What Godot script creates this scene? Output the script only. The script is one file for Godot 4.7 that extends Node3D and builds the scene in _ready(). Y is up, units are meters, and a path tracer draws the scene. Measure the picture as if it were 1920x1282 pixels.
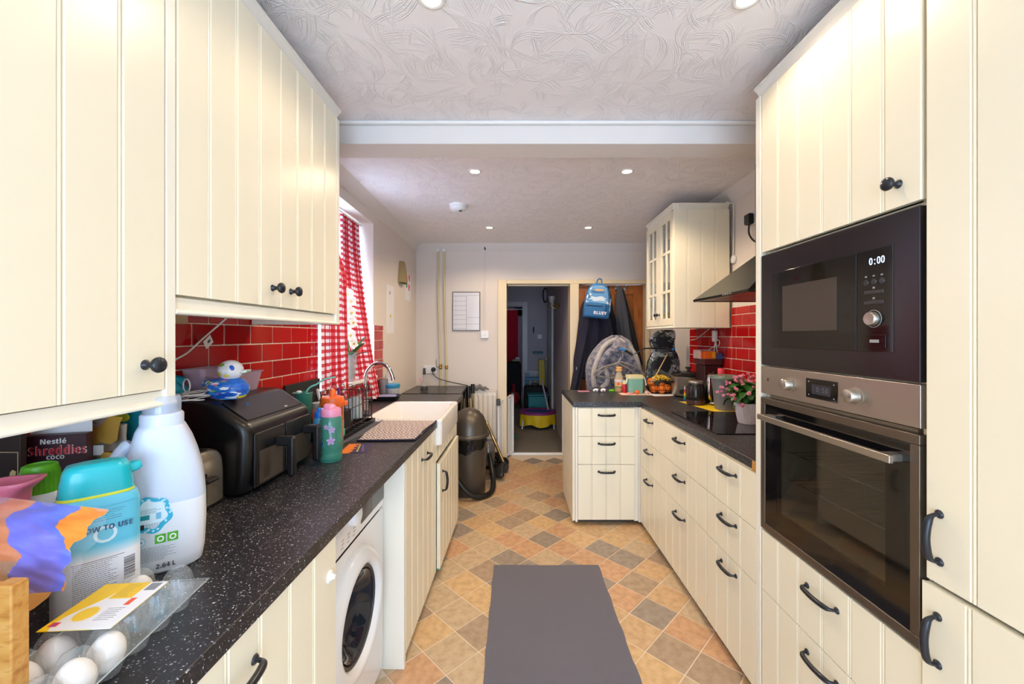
extends Node3D
# A narrow kitchen seen from its patio-door end: x runs right, y up, the room recedes along -z.

class G:   # collects geometry for ONE mesh; triangles are turned to agree with their normals
	var v := PackedVector3Array()
	var n := PackedVector3Array()
	var u := PackedVector2Array()
	var k := PackedInt32Array()
	var t := Transform3D()
	func p(a: Vector3, b: Vector3, w := Vector2.ZERO) -> int:
		v.append(t * a)
		n.append((t.basis * b).normalized())
		u.append(w)
		return v.size() - 1
	func tri(a: int, b: int, c: int) -> void:
		if (v[b] - v[a]).cross(v[c] - v[a]).dot(n[a] + n[b] + n[c]) > 0.0:
			k.append_array(PackedInt32Array([a, c, b]))
		else:
			k.append_array(PackedInt32Array([a, b, c]))
	func quad(a: int, b: int, c: int, d: int) -> void:
		tri(a, b, c)
		tri(a, c, d)
	func box(c: Vector3, s: Vector3, r := 0.0) -> G:
		var h := s * 0.5
		r = minf(r, 0.49 * minf(s.x, minf(s.y, s.z)))
		var id := {}
		for a in 3:
			var b: int = (a + 1) % 3
			var e: int = (a + 2) % 3
			for m in 8:
				var q := Vector3i(1 if m & 1 else -1, 1 if m & 2 else -1, 1 if m & 4 else -1)
				var at := Vector3.ZERO
				at[a] = q[a] * h[a]
				at[b] = q[b] * (h[b] - r)
				at[e] = q[e] * (h[e] - r)
				var nn := Vector3.ZERO
				nn[a] = q[a]
				var w := Vector2(at.z, -at.y) if a == 0 else Vector2(at.x, at.z) if a == 1 else Vector2(at.x, -at.y)
				id[[a, q]] = p(c + at, nn, w)
		var sg := [-1, 1]
		for a in 3:
			var b: int = (a + 1) % 3
			var e: int = (a + 2) % 3
			for s1 in sg:
				var f := []
				for w in [[-1, -1], [1, -1], [1, 1], [-1, 1]]:
					var q := Vector3i.ZERO
					q[a] = s1
					q[b] = w[0]
					q[e] = w[1]
					f.append(id[[a, q]])
				quad(f[0], f[1], f[2], f[3])
				if r > 0.0:
					for s2 in sg:
						var q0 := Vector3i.ZERO
						q0[a] = s1
						q0[b] = s2
						q0[e] = -1
						var q1 := q0
						q1[e] = 1
						quad(id[[a, q0]], id[[a, q1]], id[[b, q1]], id[[b, q0]])
		if r > 0.0:
			for m in 8:
				var q := Vector3i(1 if m & 1 else -1, 1 if m & 2 else -1, 1 if m & 4 else -1)
				tri(id[[0, q]], id[[1, q]], id[[2, q]])
		return self
	func bx(x0: float, x1: float, y0: float, y1: float, z0: float, z1: float, r := 0.0) -> G:
		return box(Vector3(x0 + x1, y0 + y1, z0 + z1) * 0.5, Vector3(absf(x1 - x0), absf(y1 - y0), absf(z1 - z0)), r)
	func lathe(prof: Array, seg := 24, c := Vector3.ZERO, sx := 1.0, sz := 1.0, cut := 0.6) -> G:
		# prof: Vector2(radius, height) from bottom to top; sharp where neighbours turn far
		var m := prof.size()
		var sn := []
		for i in m - 1:
			var e: Vector2 = prof[i + 1] - prof[i]
			sn.append(Vector2(e.y, -e.x).normalized())
		var long := 0.0
		for i in m - 1:
			long += (prof[i + 1] - prof[i]).length()
		var run := 0.0
		for i in m - 1:
			var na: Vector2 = sn[i]
			var nb: Vector2 = sn[i]
			if i > 0 and sn[i - 1].dot(sn[i]) > cut:
				na = (sn[i - 1] + sn[i]).normalized()
			if i < m - 2 and sn[i + 1].dot(sn[i]) > cut:
				nb = (sn[i + 1] + sn[i]).normalized()
			var v0 := run / long
			run += (prof[i + 1] - prof[i]).length()
			var v1 := run / long
			var first := v.size()
			for j in seg + 1:
				var a := TAU * j / seg
				var cs := Vector3(cos(a), 0, -sin(a))
				for e in 2:
					var q: Vector2 = prof[i + e]
					var nn: Vector2 = na if e == 0 else nb
					p(c + Vector3(cs.x * q.x * sx, q.y, cs.z * q.x * sz), Vector3(cs.x * nn.x / sx, nn.y, cs.z * nn.x / sz), Vector2(float(j) / seg, 1.0 - (v0 if e == 0 else v1)))
			for j in seg:
				var o := first + j * 2
				if prof[i].x > 1e-6:
					tri(o, o + 2, o + 3 if prof[i + 1].x > 1e-6 else o + 1)
				if prof[i + 1].x > 1e-6:
					tri(o, o + 3, o + 1)
		return self
	func rings(rr: Array, wrap := true, cap0 := true, cap1 := true, flip := false) -> G:
		# a skin over equal-length rings of points, with soft normals
		var m: int = rr.size()
		var w: int = rr[0].size()
		var cols := w + 1 if wrap else w
		var nn := []
		for i in m:
			for j in w:
				var a: Vector3 = rr[mini(i + 1, m - 1)][j] - rr[maxi(i - 1, 0)][j]
				var b: Vector3
				if wrap:
					b = rr[i][(j + 1) % w] - rr[i][(j - 1 + w) % w]
				else:
					b = rr[i][mini(j + 1, w - 1)] - rr[i][maxi(j - 1, 0)]
				var x := b.cross(a)
				nn.append((-x if flip else x).normalized())
		var o := v.size()
		for i in m:
			for j in cols:
				p(rr[i][j % w], nn[i * w + j % w], Vector2(float(j) / (cols - 1), 1.0 - float(i) / (m - 1)))
		for i in m - 1:
			for j in cols - 1:
				var a := o + i * cols + j
				quad(a, a + 1, a + cols + 1, a + cols)
		for e in 2:
			if not wrap or (e == 0 and not cap0) or (e == 1 and not cap1):
				continue
			var ring: PackedVector3Array = PackedVector3Array(rr[0 if e == 0 else m - 1])
			var mid := Vector3.ZERO
			for q in ring:
				mid += q / w
			var other := Vector3.ZERO
			for q in rr[1 if e == 0 else m - 2]:
				other += q / w
			var nv := Vector3.ZERO
			for j in w:
				nv += (ring[j] - mid).cross(ring[(j + 1) % w] - mid)
			if nv.dot(mid - other) < 0:
				nv = -nv
			var c0 := p(mid, nv)
			var f := v.size()
			for j in w:
				p(ring[j], nv)
			for j in w:
				tri(c0, f + j, f + (j + 1) % w)
		return self
	func grid(nu: int, nv: int, f: Callable, flip := false) -> G:
		var rr := []
		for i in nv + 1:
			var r := PackedVector3Array()
			for j in nu + 1:
				r.append(f.call(float(j) / nu, float(i) / nv))
			rr.append(r)
		return rings(rr, false, false, false, flip)
	func tube(pts: Array, rad, seg := 8, closed := false) -> G:
		var m := pts.size()
		var rr := []
		var up := Vector3.ZERO
		for i in m:
			var d: Vector3
			if closed:
				d = pts[(i + 1) % m] - pts[(i - 1 + m) % m]
			else:
				d = pts[mini(i + 1, m - 1)] - pts[maxi(i - 1, 0)]
			d = d.normalized()
			if i == 0:
				up = Vector3.UP if absf(d.y) < 0.9 else Vector3.RIGHT
			up = (up - d * up.dot(d)).normalized()
			var side := d.cross(up)
			var r: float = rad if rad is float else rad[i]
			var ring := PackedVector3Array()
			for j in seg:
				var a := TAU * j / seg
				ring.append(pts[i] + (up * cos(a) + side * sin(a)) * r)
			rr.append(ring)
		if closed:
			rr.append(rr[0])
		return rings(rr, true, not closed, not closed)
	func prism(poly: Array, z0: float, z1: float, bev := 0.0, cut := 0.75) -> G:
		# outline in x, y (any turn), pushed from z0 to z1, both rims bevelled
		var pl := PackedVector2Array(poly)
		if Geometry2D.is_polygon_clockwise(pl):
			pl.reverse()
		var m := pl.size()
		var en := []
		for i in m:
			var e := pl[(i + 1) % m] - pl[i]
			en.append(Vector2(e.y, -e.x).normalized())
		var ins := PackedVector2Array()
		for i in m:
			var a: Vector2 = en[(i - 1 + m) % m]
			var b: Vector2 = en[i]
			var mm := (a + b).normalized()
			ins.append(pl[i] - mm * bev / maxf(mm.dot(a), 0.3))
		var idx := Geometry2D.triangulate_polygon(ins)
		for e in 2:
			var z := z0 if e == 0 else z1
			var nz := Vector3(0, 0, -1 if e == 0 else 1)
			var o := v.size()
			for q in ins:
				p(Vector3(q.x, q.y, z), nz, q)
			for i in range(0, idx.size(), 3):
				tri(o + idx[i], o + idx[i + 1], o + idx[i + 2])
		for i in m:
			var j := (i + 1) % m
			var a0: Vector2 = en[i]
			var a1: Vector2 = en[i]
			if en[(i - 1 + m) % m].dot(en[i]) > cut:
				a0 = (en[(i - 1 + m) % m] + en[i]).normalized()
			if en[j].dot(en[i]) > cut:
				a1 = (en[j] + en[i]).normalized()
			var lv := [[ins, z0, -1.0], [pl, z0 + bev, 0.0], [pl, z1 - bev, 0.0], [ins, z1, 1.0]] if bev > 0.0 else [[pl, z0, 0.0], [pl, z1, 0.0]]
			var f := v.size()
			for l in lv:
				p(Vector3(l[0][i].x, l[0][i].y, l[1]), Vector3(a0.x, a0.y, l[2] * 1.5), Vector2(0, l[1]))
				p(Vector3(l[0][j].x, l[0][j].y, l[1]), Vector3(a1.x, a1.y, l[2] * 1.5), Vector2((pl[j] - pl[i]).length(), l[1]))
			for l in lv.size() - 1:
				quad(f + l * 2, f + l * 2 + 1, f + l * 2 + 3, f + l * 2 + 2)
		return self
	func mesh() -> ArrayMesh:
		var a := []
		a.resize(Mesh.ARRAY_MAX)
		a[Mesh.ARRAY_VERTEX] = v
		a[Mesh.ARRAY_NORMAL] = n
		a[Mesh.ARRAY_TEX_UV] = u
		a[Mesh.ARRAY_INDEX] = k
		var m := ArrayMesh.new()
		m.add_surface_from_arrays(Mesh.PRIMITIVE_TRIANGLES, a)
		return m

var M := {}
var used := {}
var cache := {}
var rng := RandomNumberGenerator.new()

func V(x: float, y: float, z: float) -> Vector3:
	return Vector3(x, y, z)

func rgb(r: float, g: float, b: float) -> Color:
	return Color(r / 255.0, g / 255.0, b / 255.0)

func mat(called: String, c: Color, rough := 0.5, metal := 0.0) -> StandardMaterial3D:
	var m := StandardMaterial3D.new()
	m.resource_name = called
	m.albedo_color = c
	m.roughness = rough
	m.metallic = metal
	M[called] = m
	return m

func clear(called: String, c: Color, alpha: float, rough := 0.05) -> StandardMaterial3D:
	var m := mat(called, Color(c.r, c.g, c.b, alpha), rough)
	m.transparency = BaseMaterial3D.TRANSPARENCY_ALPHA
	return m

func tex(im: Image) -> ImageTexture:
	return ImageTexture.create_from_image(im)

func noise_tex(size: int, freq: float, ramp: Array, octaves := 4, kind := FastNoiseLite.TYPE_SIMPLEX_SMOOTH, sd := 1) -> NoiseTexture2D:
	var f := FastNoiseLite.new()
	f.noise_type = kind
	f.frequency = freq
	f.fractal_octaves = octaves
	f.seed = sd
	var t := NoiseTexture2D.new()
	t.width = size
	t.height = size
	t.seamless = true
	t.noise = f
	if ramp:
		var g := Gradient.new()
		var offs := PackedFloat32Array()
		var cols := PackedColorArray()
		for i in ramp.size():
			offs.append(float(i) / (ramp.size() - 1))
			cols.append(ramp[i])
		g.offsets = offs
		g.colors = cols
		t.color_ramp = g
	return t

func tri_map(m: StandardMaterial3D, per_metre: float, world := true) -> void:
	m.uv1_triplanar = true
	m.uv1_world_triplanar = world
	m.uv1_scale = Vector3.ONE * per_metre

func numbered(called: String) -> String:
	var k: int = used.get(called, 0)
	used[called] = k + 1
	return called if k == 0 else "%s_%03d" % [called, k]

func tag(o: Node3D, label: String, category: String, group := "", kind := "") -> Node3D:
	o.set_meta("label", label)
	o.set_meta("category", category)
	if group:
		o.set_meta("group", group)
	if kind:
		o.set_meta("kind", kind)
	return o

func thing(called: String, label: String, category: String, at := Vector3.ZERO, turn := 0.0, group := "") -> Node3D:
	var o := Node3D.new()
	o.name = numbered(called)
	add_child(o)
	o.position = at
	o.rotation.y = turn
	tag(o, label, category, group)
	return o

func part(parent: Node3D, called: String, g, m: Material, at := Vector3.ZERO, rot := Vector3.ZERO) -> MeshInstance3D:
	var o := MeshInstance3D.new()
	o.name = called
	o.mesh = g.mesh() if g is G else g
	o.material_override = m
	parent.add_child(o, true)
	o.position = at
	o.rotation = rot
	return o

func single(called: String, label: String, category: String, g, m: Material, at := Vector3.ZERO, rot := Vector3.ZERO, group := "") -> MeshInstance3D:
	var o := part(self, numbered(called), g, m, at, rot)
	tag(o, label, category, group)
	return o

func struct(called: String, label: String, category: String, g, m: Material, at := Vector3.ZERO) -> MeshInstance3D:
	var o := part(self, called, g, m, at)
	tag(o, label, category, "", "structure")
	return o

func words(parent: Node3D, called: String, text: String, h: float, m: Material, at: Vector3, rot := Vector3.ZERO, font := "Droid Sans", bold := 400, depth := 0.0008, squeeze := 1.0) -> MeshInstance3D:
	var t := TextMesh.new()
	t.text = text
	var f := SystemFont.new()
	f.font_names = PackedStringArray([font])
	f.font_weight = bold
	t.font = f
	t.font_size = 32
	t.pixel_size = h / 23.0
	t.depth = depth
	t.curve_step = 2.0
	var o := part(parent, called, t, m, at, rot)
	o.scale = Vector3(squeeze, 1, 1)
	return o

func rr(w: float, h: float, r: float, seg := 4, c := Vector2.ZERO) -> Array:
	var out := []
	for q in [[1, 1, 0.0], [-1, 1, PI / 2], [-1, -1, PI], [1, -1, PI * 1.5]]:
		for i in seg + 1:
			var a: float = q[2] + PI / 2 * i / seg
			out.append(c + Vector2(q[0] * (w / 2 - r) + cos(a) * r, q[1] * (h / 2 - r) + sin(a) * r))
	return out

func circle(r: float, seg := 24, c := Vector2.ZERO) -> Array:
	var out := []
	for i in seg:
		out.append(c + Vector2.from_angle(TAU * i / seg) * r)
	return out

func ball(r: float, seg := 20, c := Vector3.ZERO, sy := 1.0, sx := 1.0, sz := 1.0) -> G:
	var pr := []
	var m := seg / 2
	for i in m + 1:
		var a := -PI / 2 + PI * i / m
		pr.append(Vector2(cos(a) * r if i > 0 and i < m else 0.0, sin(a) * r * sy))
	return G.new().lathe(pr, seg, c, sx, sz, -1.0)

func arc(pts: Array, steps := 6) -> Array:   # a smooth line through points
	var c := []
	var m := pts.size()
	for i in m - 1:
		var a: Vector3 = pts[maxi(i - 1, 0)]
		var b: Vector3 = pts[i]
		var d: Vector3 = pts[i + 1]
		var e: Vector3 = pts[mini(i + 2, m - 1)]
		for s in steps:
			c.append(b.cubic_interpolate(d, a, e, float(s) / steps))
	c.append(pts[m - 1])
	return c

func bezel(g: G, x0: float, x1: float, y0: float, y1: float, w: float, z0: float, z1: float, r := 0.002) -> G:   # a rectangular frame
	g.bx(x0, x1, y1 - w, y1, z0, z1, r)
	g.bx(x0, x1, y0, y0 + w, z0, z1, r)
	g.bx(x0, x0 + w, y0 + w, y1 - w, z0, z1, r)
	g.bx(x1 - w, x1, y0 + w, y1 - w, z0, z1, r)
	return g

func _ready() -> void:
	rng.seed = 77
	# camera: eye at 1.42 m, level, slight lens shift (vanishing point a touch above the middle of the frame)
	var cam := Camera3D.new()
	cam.name = "camera"
	cam.projection = Camera3D.PROJECTION_FRUSTUM
	cam.near = 0.05
	cam.far = 100.0
	cam.size = 0.05 * 1282.0 / 750.0
	cam.frustum_offset = Vector2(-0.05 * 5.0 / 750.0, -0.05 * 11.0 / 750.0)
	cam.position = V(0, 1.42, 0)
	add_child(cam)
	cam.current = true
	# sky: an even bright overcast day, seen only through the openings
	var we := WorldEnvironment.new()
	we.name = "world_environment"
	var env := Environment.new()
	var sky := Sky.new()
	var sm := ProceduralSkyMaterial.new()
	sm.sky_top_color = Color(0.80, 0.88, 1.0)
	sm.sky_horizon_color = Color(0.78, 0.89, 1.0)
	sm.ground_horizon_color = Color(0.80, 0.87, 0.97)
	sm.ground_bottom_color = Color(0.80, 0.86, 0.95)
	sm.sky_energy_multiplier = 1.0
	sky.sky_material = sm
	env.background_mode = Environment.BG_SKY
	env.sky = sky
	env.background_energy_multiplier = 3.2
	env.tonemap_mode = Environment.TONE_MAPPER_LINEAR
	env.tonemap_exposure = 1.51
	env.sdfgi_enabled = true
	env.ssao_enabled = true
	env.ssil_enabled = true
	we.environment = env
	add_child(we)
	# daylight standing in the glazed patio doors behind the camera, in the kitchen window and in the far room's window
	day("daylight_patio", V(0.2, 1.2, 1.86), Vector2(2.2, 2.0), PI, 0.0, 4.9)
	day("daylight_window", V(-1.27, 1.7, -2.72), Vector2(0.8, 1.1), 0, -PI / 2, 1.2)
	day("daylight_far_window", V(-0.4, 1.5, -9.3), Vector2(1.0, 1.2), 0, PI, 0.25)
	make_materials()
	shell()
	lamps()
	tiles()
	cabinets()
	doors_beyond()
	appliances()
	left_counter()
	sink_end()
	window_dressing()
	back_corner()
	right_counter()
	hallway()

func day(called: String, at: Vector3, size: Vector2, _spin: float, yaw: float, energy: float) -> void:
	var l := AreaLight3D.new()
	l.name = called
	l.area_size = size
	l.light_color = Color(0.75, 0.875, 1.0)
	l.light_energy = energy
	l.area_range = 14.0
	l.shadow_enabled = true
	add_child(l)
	l.position = at
	l.rotation.y = yaw

func make_materials() -> void:
	mat("cream", rgb(240, 231, 206), 0.3)
	mat("cream_old", rgb(222, 208, 168), 0.4)
	mat("cream_edge", rgb(240, 234, 218), 0.35)
	mat("trim_white", rgb(232, 228, 220), 0.4)
	mat("wall_paint", rgb(222, 212, 203), 0.85)
	mat("beam_paint", rgb(226, 220, 216), 0.8)
	mat("gloss_white", rgb(236, 234, 232), 0.2)
	mat("frame_cream", rgb(226, 207, 170), 0.35)
	mat("hall_paint", rgb(190, 182, 190), 0.8)
	mat("black_iron", rgb(38, 40, 46), 0.28)
	M.black_iron.metallic = 0.3
	mat("black_plastic", rgb(22, 21, 22), 0.35)
	mat("black_gloss", rgb(14, 13, 15), 0.06)
	mat("black_matte", rgb(24, 23, 25), 0.7)
	mat("graphite", rgb(62, 58, 56), 0.35, 0.3)
	mat("steel", rgb(176, 168, 158), 0.32, 0.9)
	mat("steel_dark", rgb(120, 110, 100), 0.34, 0.9)
	mat("chrome", rgb(205, 205, 208), 0.08, 1.0)
	mat("brass", rgb(190, 150, 70), 0.25, 0.9)
	mat("gold_tube", rgb(165, 140, 95), 0.22, 0.9)
	mat("white_plastic", rgb(235, 235, 236), 0.3)
	mat("white_cable", rgb(232, 230, 226), 0.45)
	mat("ceramic", rgb(240, 236, 230), 0.12)
	mat("grout", rgb(226, 208, 190), 0.9)
	mat("red_tile", rgb(180, 20, 20), 0.1)
	mat("red_tile_dark", rgb(168, 17, 18), 0.1)
	mat("red_tile_light", rgb(188, 26, 24), 0.12)
	mat("floor_base", rgb(228, 208, 184), 0.7)
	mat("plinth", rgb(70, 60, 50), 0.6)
	mat("rug", rgb(128, 126, 136), 0.95)
	mat("paper_white", rgb(232, 230, 232), 0.7)
	mat("ink", rgb(60, 60, 64), 0.7)
	mat("pine", rgb(176, 110, 50), 0.4)
	mat("led", rgb(220, 235, 255), 0.5)
	M.led.emission_enabled = true
	M.led.emission = rgb(190, 215, 255)
	M.led.emission_energy_multiplier = 1.6
	mat("lamp_glow", rgb(255, 240, 210), 0.5)
	M.lamp_glow.emission_enabled = true
	M.lamp_glow.emission = rgb(255, 226, 170)
	M.lamp_glow.emission_energy_multiplier = 6.0
	clear("glass", rgb(240, 246, 250), 0.06)
	clear("glass_dark", rgb(30, 27, 23), 0.4, 0.03)
	# speckled worktop
	var im := Image.create(1024, 1024, false, Image.FORMAT_RGB8)
	im.fill(rgb(37, 35, 38))
	for i in 10500:
		var g := rng.randf_range(90, 250) if rng.randf() < 0.55 else rng.randf_range(50, 90)
		var w := rng.randi_range(2, 6)
		var h := rng.randi_range(1, 3)
		if rng.randf() < 0.5:
			var s := w
			w = h
			h = s
		im.fill_rect(Rect2i(rng.randi_range(0, 1018), rng.randi_range(0, 1018), w, h), rgb(g, g, g * 1.03))
	mat("worktop", Color.WHITE, 0.36)
	M.worktop.albedo_texture = tex(im)
	tri_map(M.worktop, 1.6)
	# artex ceiling: sweeps of a comb in wet plaster
	var art := Image.create(1024, 1024, false, Image.FORMAT_L8)
	art.fill(Color(0.3, 0.3, 0.3))
	for i in 330:
		var c := Vector2(rng.randf() * 1024, rng.randf() * 1024)
		var dir := rng.randf() * TAU
		var bend := rng.randf_range(-0.016, 0.016)
		var len := rng.randf_range(70, 230)
		for j in rng.randi_range(3, 9):
			var q := c + Vector2.from_angle(dir + PI / 2) * j * rng.randf_range(6, 9)
			var a := dir
			var top := rng.randf_range(0.25, 1.0)
			for s in int(len):
				q += Vector2.from_angle(a)
				a += bend
				var fade := sin(PI * s / len) * top
				for w in [[0, 0, 1.0], [1, 0, 0.8], [0, 1, 0.8], [1, 1, 0.6], [-1, 0, 0.5], [0, -1, 0.5]]:
					var x := posmod(int(q.x) + int(w[0]), 1024)
					var y := posmod(int(q.y) + int(w[1]), 1024)
					var b: float = 0.3 + 0.7 * fade * w[2]
					if im != null and art.get_pixel(x, y).r < b:
						art.set_pixel(x, y, Color(b, b, b))
	mat("ceiling_paint", rgb(242, 238, 240), 0.55)
	M.ceiling_paint.heightmap_enabled = true
	M.ceiling_paint.heightmap_texture = tex(art)
	M.ceiling_paint.heightmap_scale = 0.36
	tri_map(M.ceiling_paint, 0.95)
	# mottled stone print of the floor
	var nt := noise_tex(512, 0.012, [rgb(220, 208, 198), rgb(242, 235, 227), rgb(255, 252, 248)], 5)
	var names := ["floor_sand", "floor_tan", "floor_brown", "floor_slate", "floor_ochre", "floor_rust"]
	var cols := [rgb(206, 184, 152), rgb(212, 179, 138), rgb(180, 158, 134), rgb(162, 150, 137), rgb(220, 187, 140), rgb(211, 169, 132)]
	for i in 6:
		mat(names[i], cols[i], 0.42)
		M[names[i]].albedo_texture = nt
		tri_map(M[names[i]], 3.1)
	var rn := noise_tex(512, 0.2, [rgb(150, 146, 146), rgb(225, 222, 222), rgb(255, 255, 255)], 2, FastNoiseLite.TYPE_SIMPLEX, 5)
	M.rug.albedo_texture = rn
	M.rug.heightmap_enabled = true
	M.rug.heightmap_texture = rn
	M.rug.heightmap_scale = 0.4
	tri_map(M.rug, 3.0)
	var pn := noise_tex(512, 0.01, [rgb(190, 150, 105), rgb(240, 215, 180), rgb(255, 245, 230), rgb(205, 165, 120)], 4, FastNoiseLite.TYPE_SIMPLEX_SMOOTH, 3)
	M.pine.albedo_texture = pn
	tri_map(M.pine, 1.5)
	M.pine.uv1_scale = Vector3(6, 0.6, 6)
	mat("bamboo", rgb(206, 160, 92), 0.35)
	M.bamboo.albedo_texture = pn
	tri_map(M.bamboo, 3.0)
	M.bamboo.uv1_scale = Vector3(2, 9, 9)
	M.bamboo.uv1_world_triplanar = false

func shell() -> void:
	# floor: slab, then every tile that can be told apart (diamond lattice, 18 cm)
	var fl := struct("floor", "diamond-laid stone effect floor running the length of the kitchen", "floor", G.new().bx(-1.4, 1.75, -0.1, 0.0, -4.765, 2.1), M.floor_base)
	var st := 0.25
	var kinds := ["floor_sand", "floor_tan", "floor_brown", "floor_slate", "floor_ochre", "floor_rust"]
	var tg := G.new()
	tg.t = Transform3D(Basis(Vector3.UP, PI / 4))
	tg.box(V(0, 0.0008, 0), V(st / sqrt(2.0) - 0.0055, 0.0024, st / sqrt(2.0) - 0.0055), 0.0007)
	var tm := tg.mesh()
	for i in range(-14, 26):
		for j in range(-26, 14):
			# X + d = 3.137 + st * i ; X - d = -1.712 + st * j  (centres half a step on)
			var a := 3.137 + st * (i + 0.5)
			var b := -1.712 + st * (j + 0.5)
			var x := (a + b) / 2
			var d := (a - b) / 2
			if d < 0.9 or d > 4.63 or x < -0.95 or x > 1.1 or (x < -0.62 and d < 3.4) or (x > 0.62 and d > 3.2):
				continue
			part(fl, "tile", tm, M[kinds[rng.randi_range(0, 5)]], V(x, 0, -d))
	# ceiling with its dropped beam and coving
	struct("ceiling", "textured white plaster ceiling with swirled relief", "ceiling", G.new().bx(-1.4, 1.75, 2.455, 2.6, -4.7, 2.1), M.ceiling_paint)
	var bg := G.new()
	bg.bx(-1.113, 1.565, 2.35, 2.456, -2.09, -1.936, 0.004)
	var bm := struct("trim_1", "white boxed beam crossing the ceiling between the two halves of the kitchen", "beam", bg, M.beam_paint)
	part(bm, "coving_strip", G.new().bx(-1.113, 1.565, 2.438, 2.456, -1.936, -1.915, 0.006), M.gloss_white)
	# walls
	var wl := G.new()
	wl.bx(-1.363, -1.113, 0, 2.46, -2.253, 2.1)
	wl.bx(-1.363, -1.113, 0, 2.46, -4.66, -3.15)
	wl.bx(-1.363, -1.113, 0, 1.09, -3.15, -2.253)
	wl.bx(-1.363, -1.113, 2.307, 2.46, -3.15, -2.253)
	struct("wall_left", "off-white painted kitchen wall holding the curtained window", "wall", wl, M.wall_paint)
	struct("wall_right", "off-white painted kitchen wall behind the cooker hood", "wall", G.new().bx(1.565, 1.75, 0, 2.46, -4.66, 2.1), M.wall_paint)
	var wb := G.new()
	wb.bx(-1.113, -0.19, 0, 2.46, -4.66, -4.52)
	wb.bx(-0.19, 1.515, 2.055, 2.46, -4.66, -4.52)
	wb.bx(1.515, 1.565, 0, 2.055, -4.66, -4.52)
	struct("wall_back", "off-white painted end wall with pipes and two doorways", "wall", wb, M.wall_paint)
	var wf := G.new()
	wf.bx(-1.363, -0.95, 0, 2.46, 1.95, 2.1)
	wf.bx(1.35, 1.75, 0, 2.46, 1.95, 2.1)
	wf.bx(-0.95, 1.35, 2.25, 2.46, 1.95, 2.1)
	struct("wall_front", "painted wall round the patio doors behind the viewer", "wall", wf, M.wall_paint)
	var pd := struct("window_2", "glazed patio doors behind the viewer", "window", bezel(bezel(G.new(), -0.95, 0.2, 0.0, 2.25, 0.07, 1.99, 2.05), 0.2, 1.35, 0.0, 2.25, 0.07, 1.99, 2.05), M.gloss_white)
	part(pd, "pane", G.new().bx(-0.88, 1.28, 0.07, 2.18, 2.015, 2.02), M.glass)
	# coving along the back room
	var cv := []
	for q in [Vector2(0, 0), Vector2(0, -0.075), Vector2(0.012, -0.07), Vector2(0.03, -0.03), Vector2(0.065, -0.008), Vector2(0.07, 0)]:
		cv.append(q)
	var cg := G.new()
	cg.t = Transform3D(Basis(Vector3.UP, 0), V(-1.113, 2.456, 0))
	cg.prism(cv, -4.52, -2.09, 0.0, 0.3)
	cg.t = Transform3D(Basis(Vector3.UP, PI), V(1.565, 2.456, -6.61))
	cg.prism(cv, -4.52, -2.09, 0.0, 0.3)
	cg.t = Transform3D(Basis(Vector3.UP, -PI / 2), V(0, 2.456, -4.52))
	cg.prism(cv, -1.565, 1.113, 0.0, 0.3)
	struct("trim_2", "plain white coving where walls meet the far ceiling", "coving", cg, M.beam_paint)
	# kitchen window behind the gingham curtains
	var w1 := struct("window_1", "white framed kitchen window behind the gingham curtains", "window", bezel(bezel(G.new(), -0.88, -0.44, 1.11, 2.3, 0.05, -0.03, 0.03), -0.44, 0.0, 1.11, 2.3, 0.05, -0.03, 0.03), M.gloss_white)
	w1.rotation.y = PI / 2
	w1.position = V(-1.32, 0, -3.15)
	part(w1, "pane", G.new().bx(-0.84, -0.04, 1.15, 2.26, -0.004, 0.004), M.glass)
	struct("trim_3", "white window sill behind the sink", "sill", G.new().bx(-1.32, -1.085, 1.085, 1.112, -3.17, -2.26, 0.006), M.gloss_white)

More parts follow.
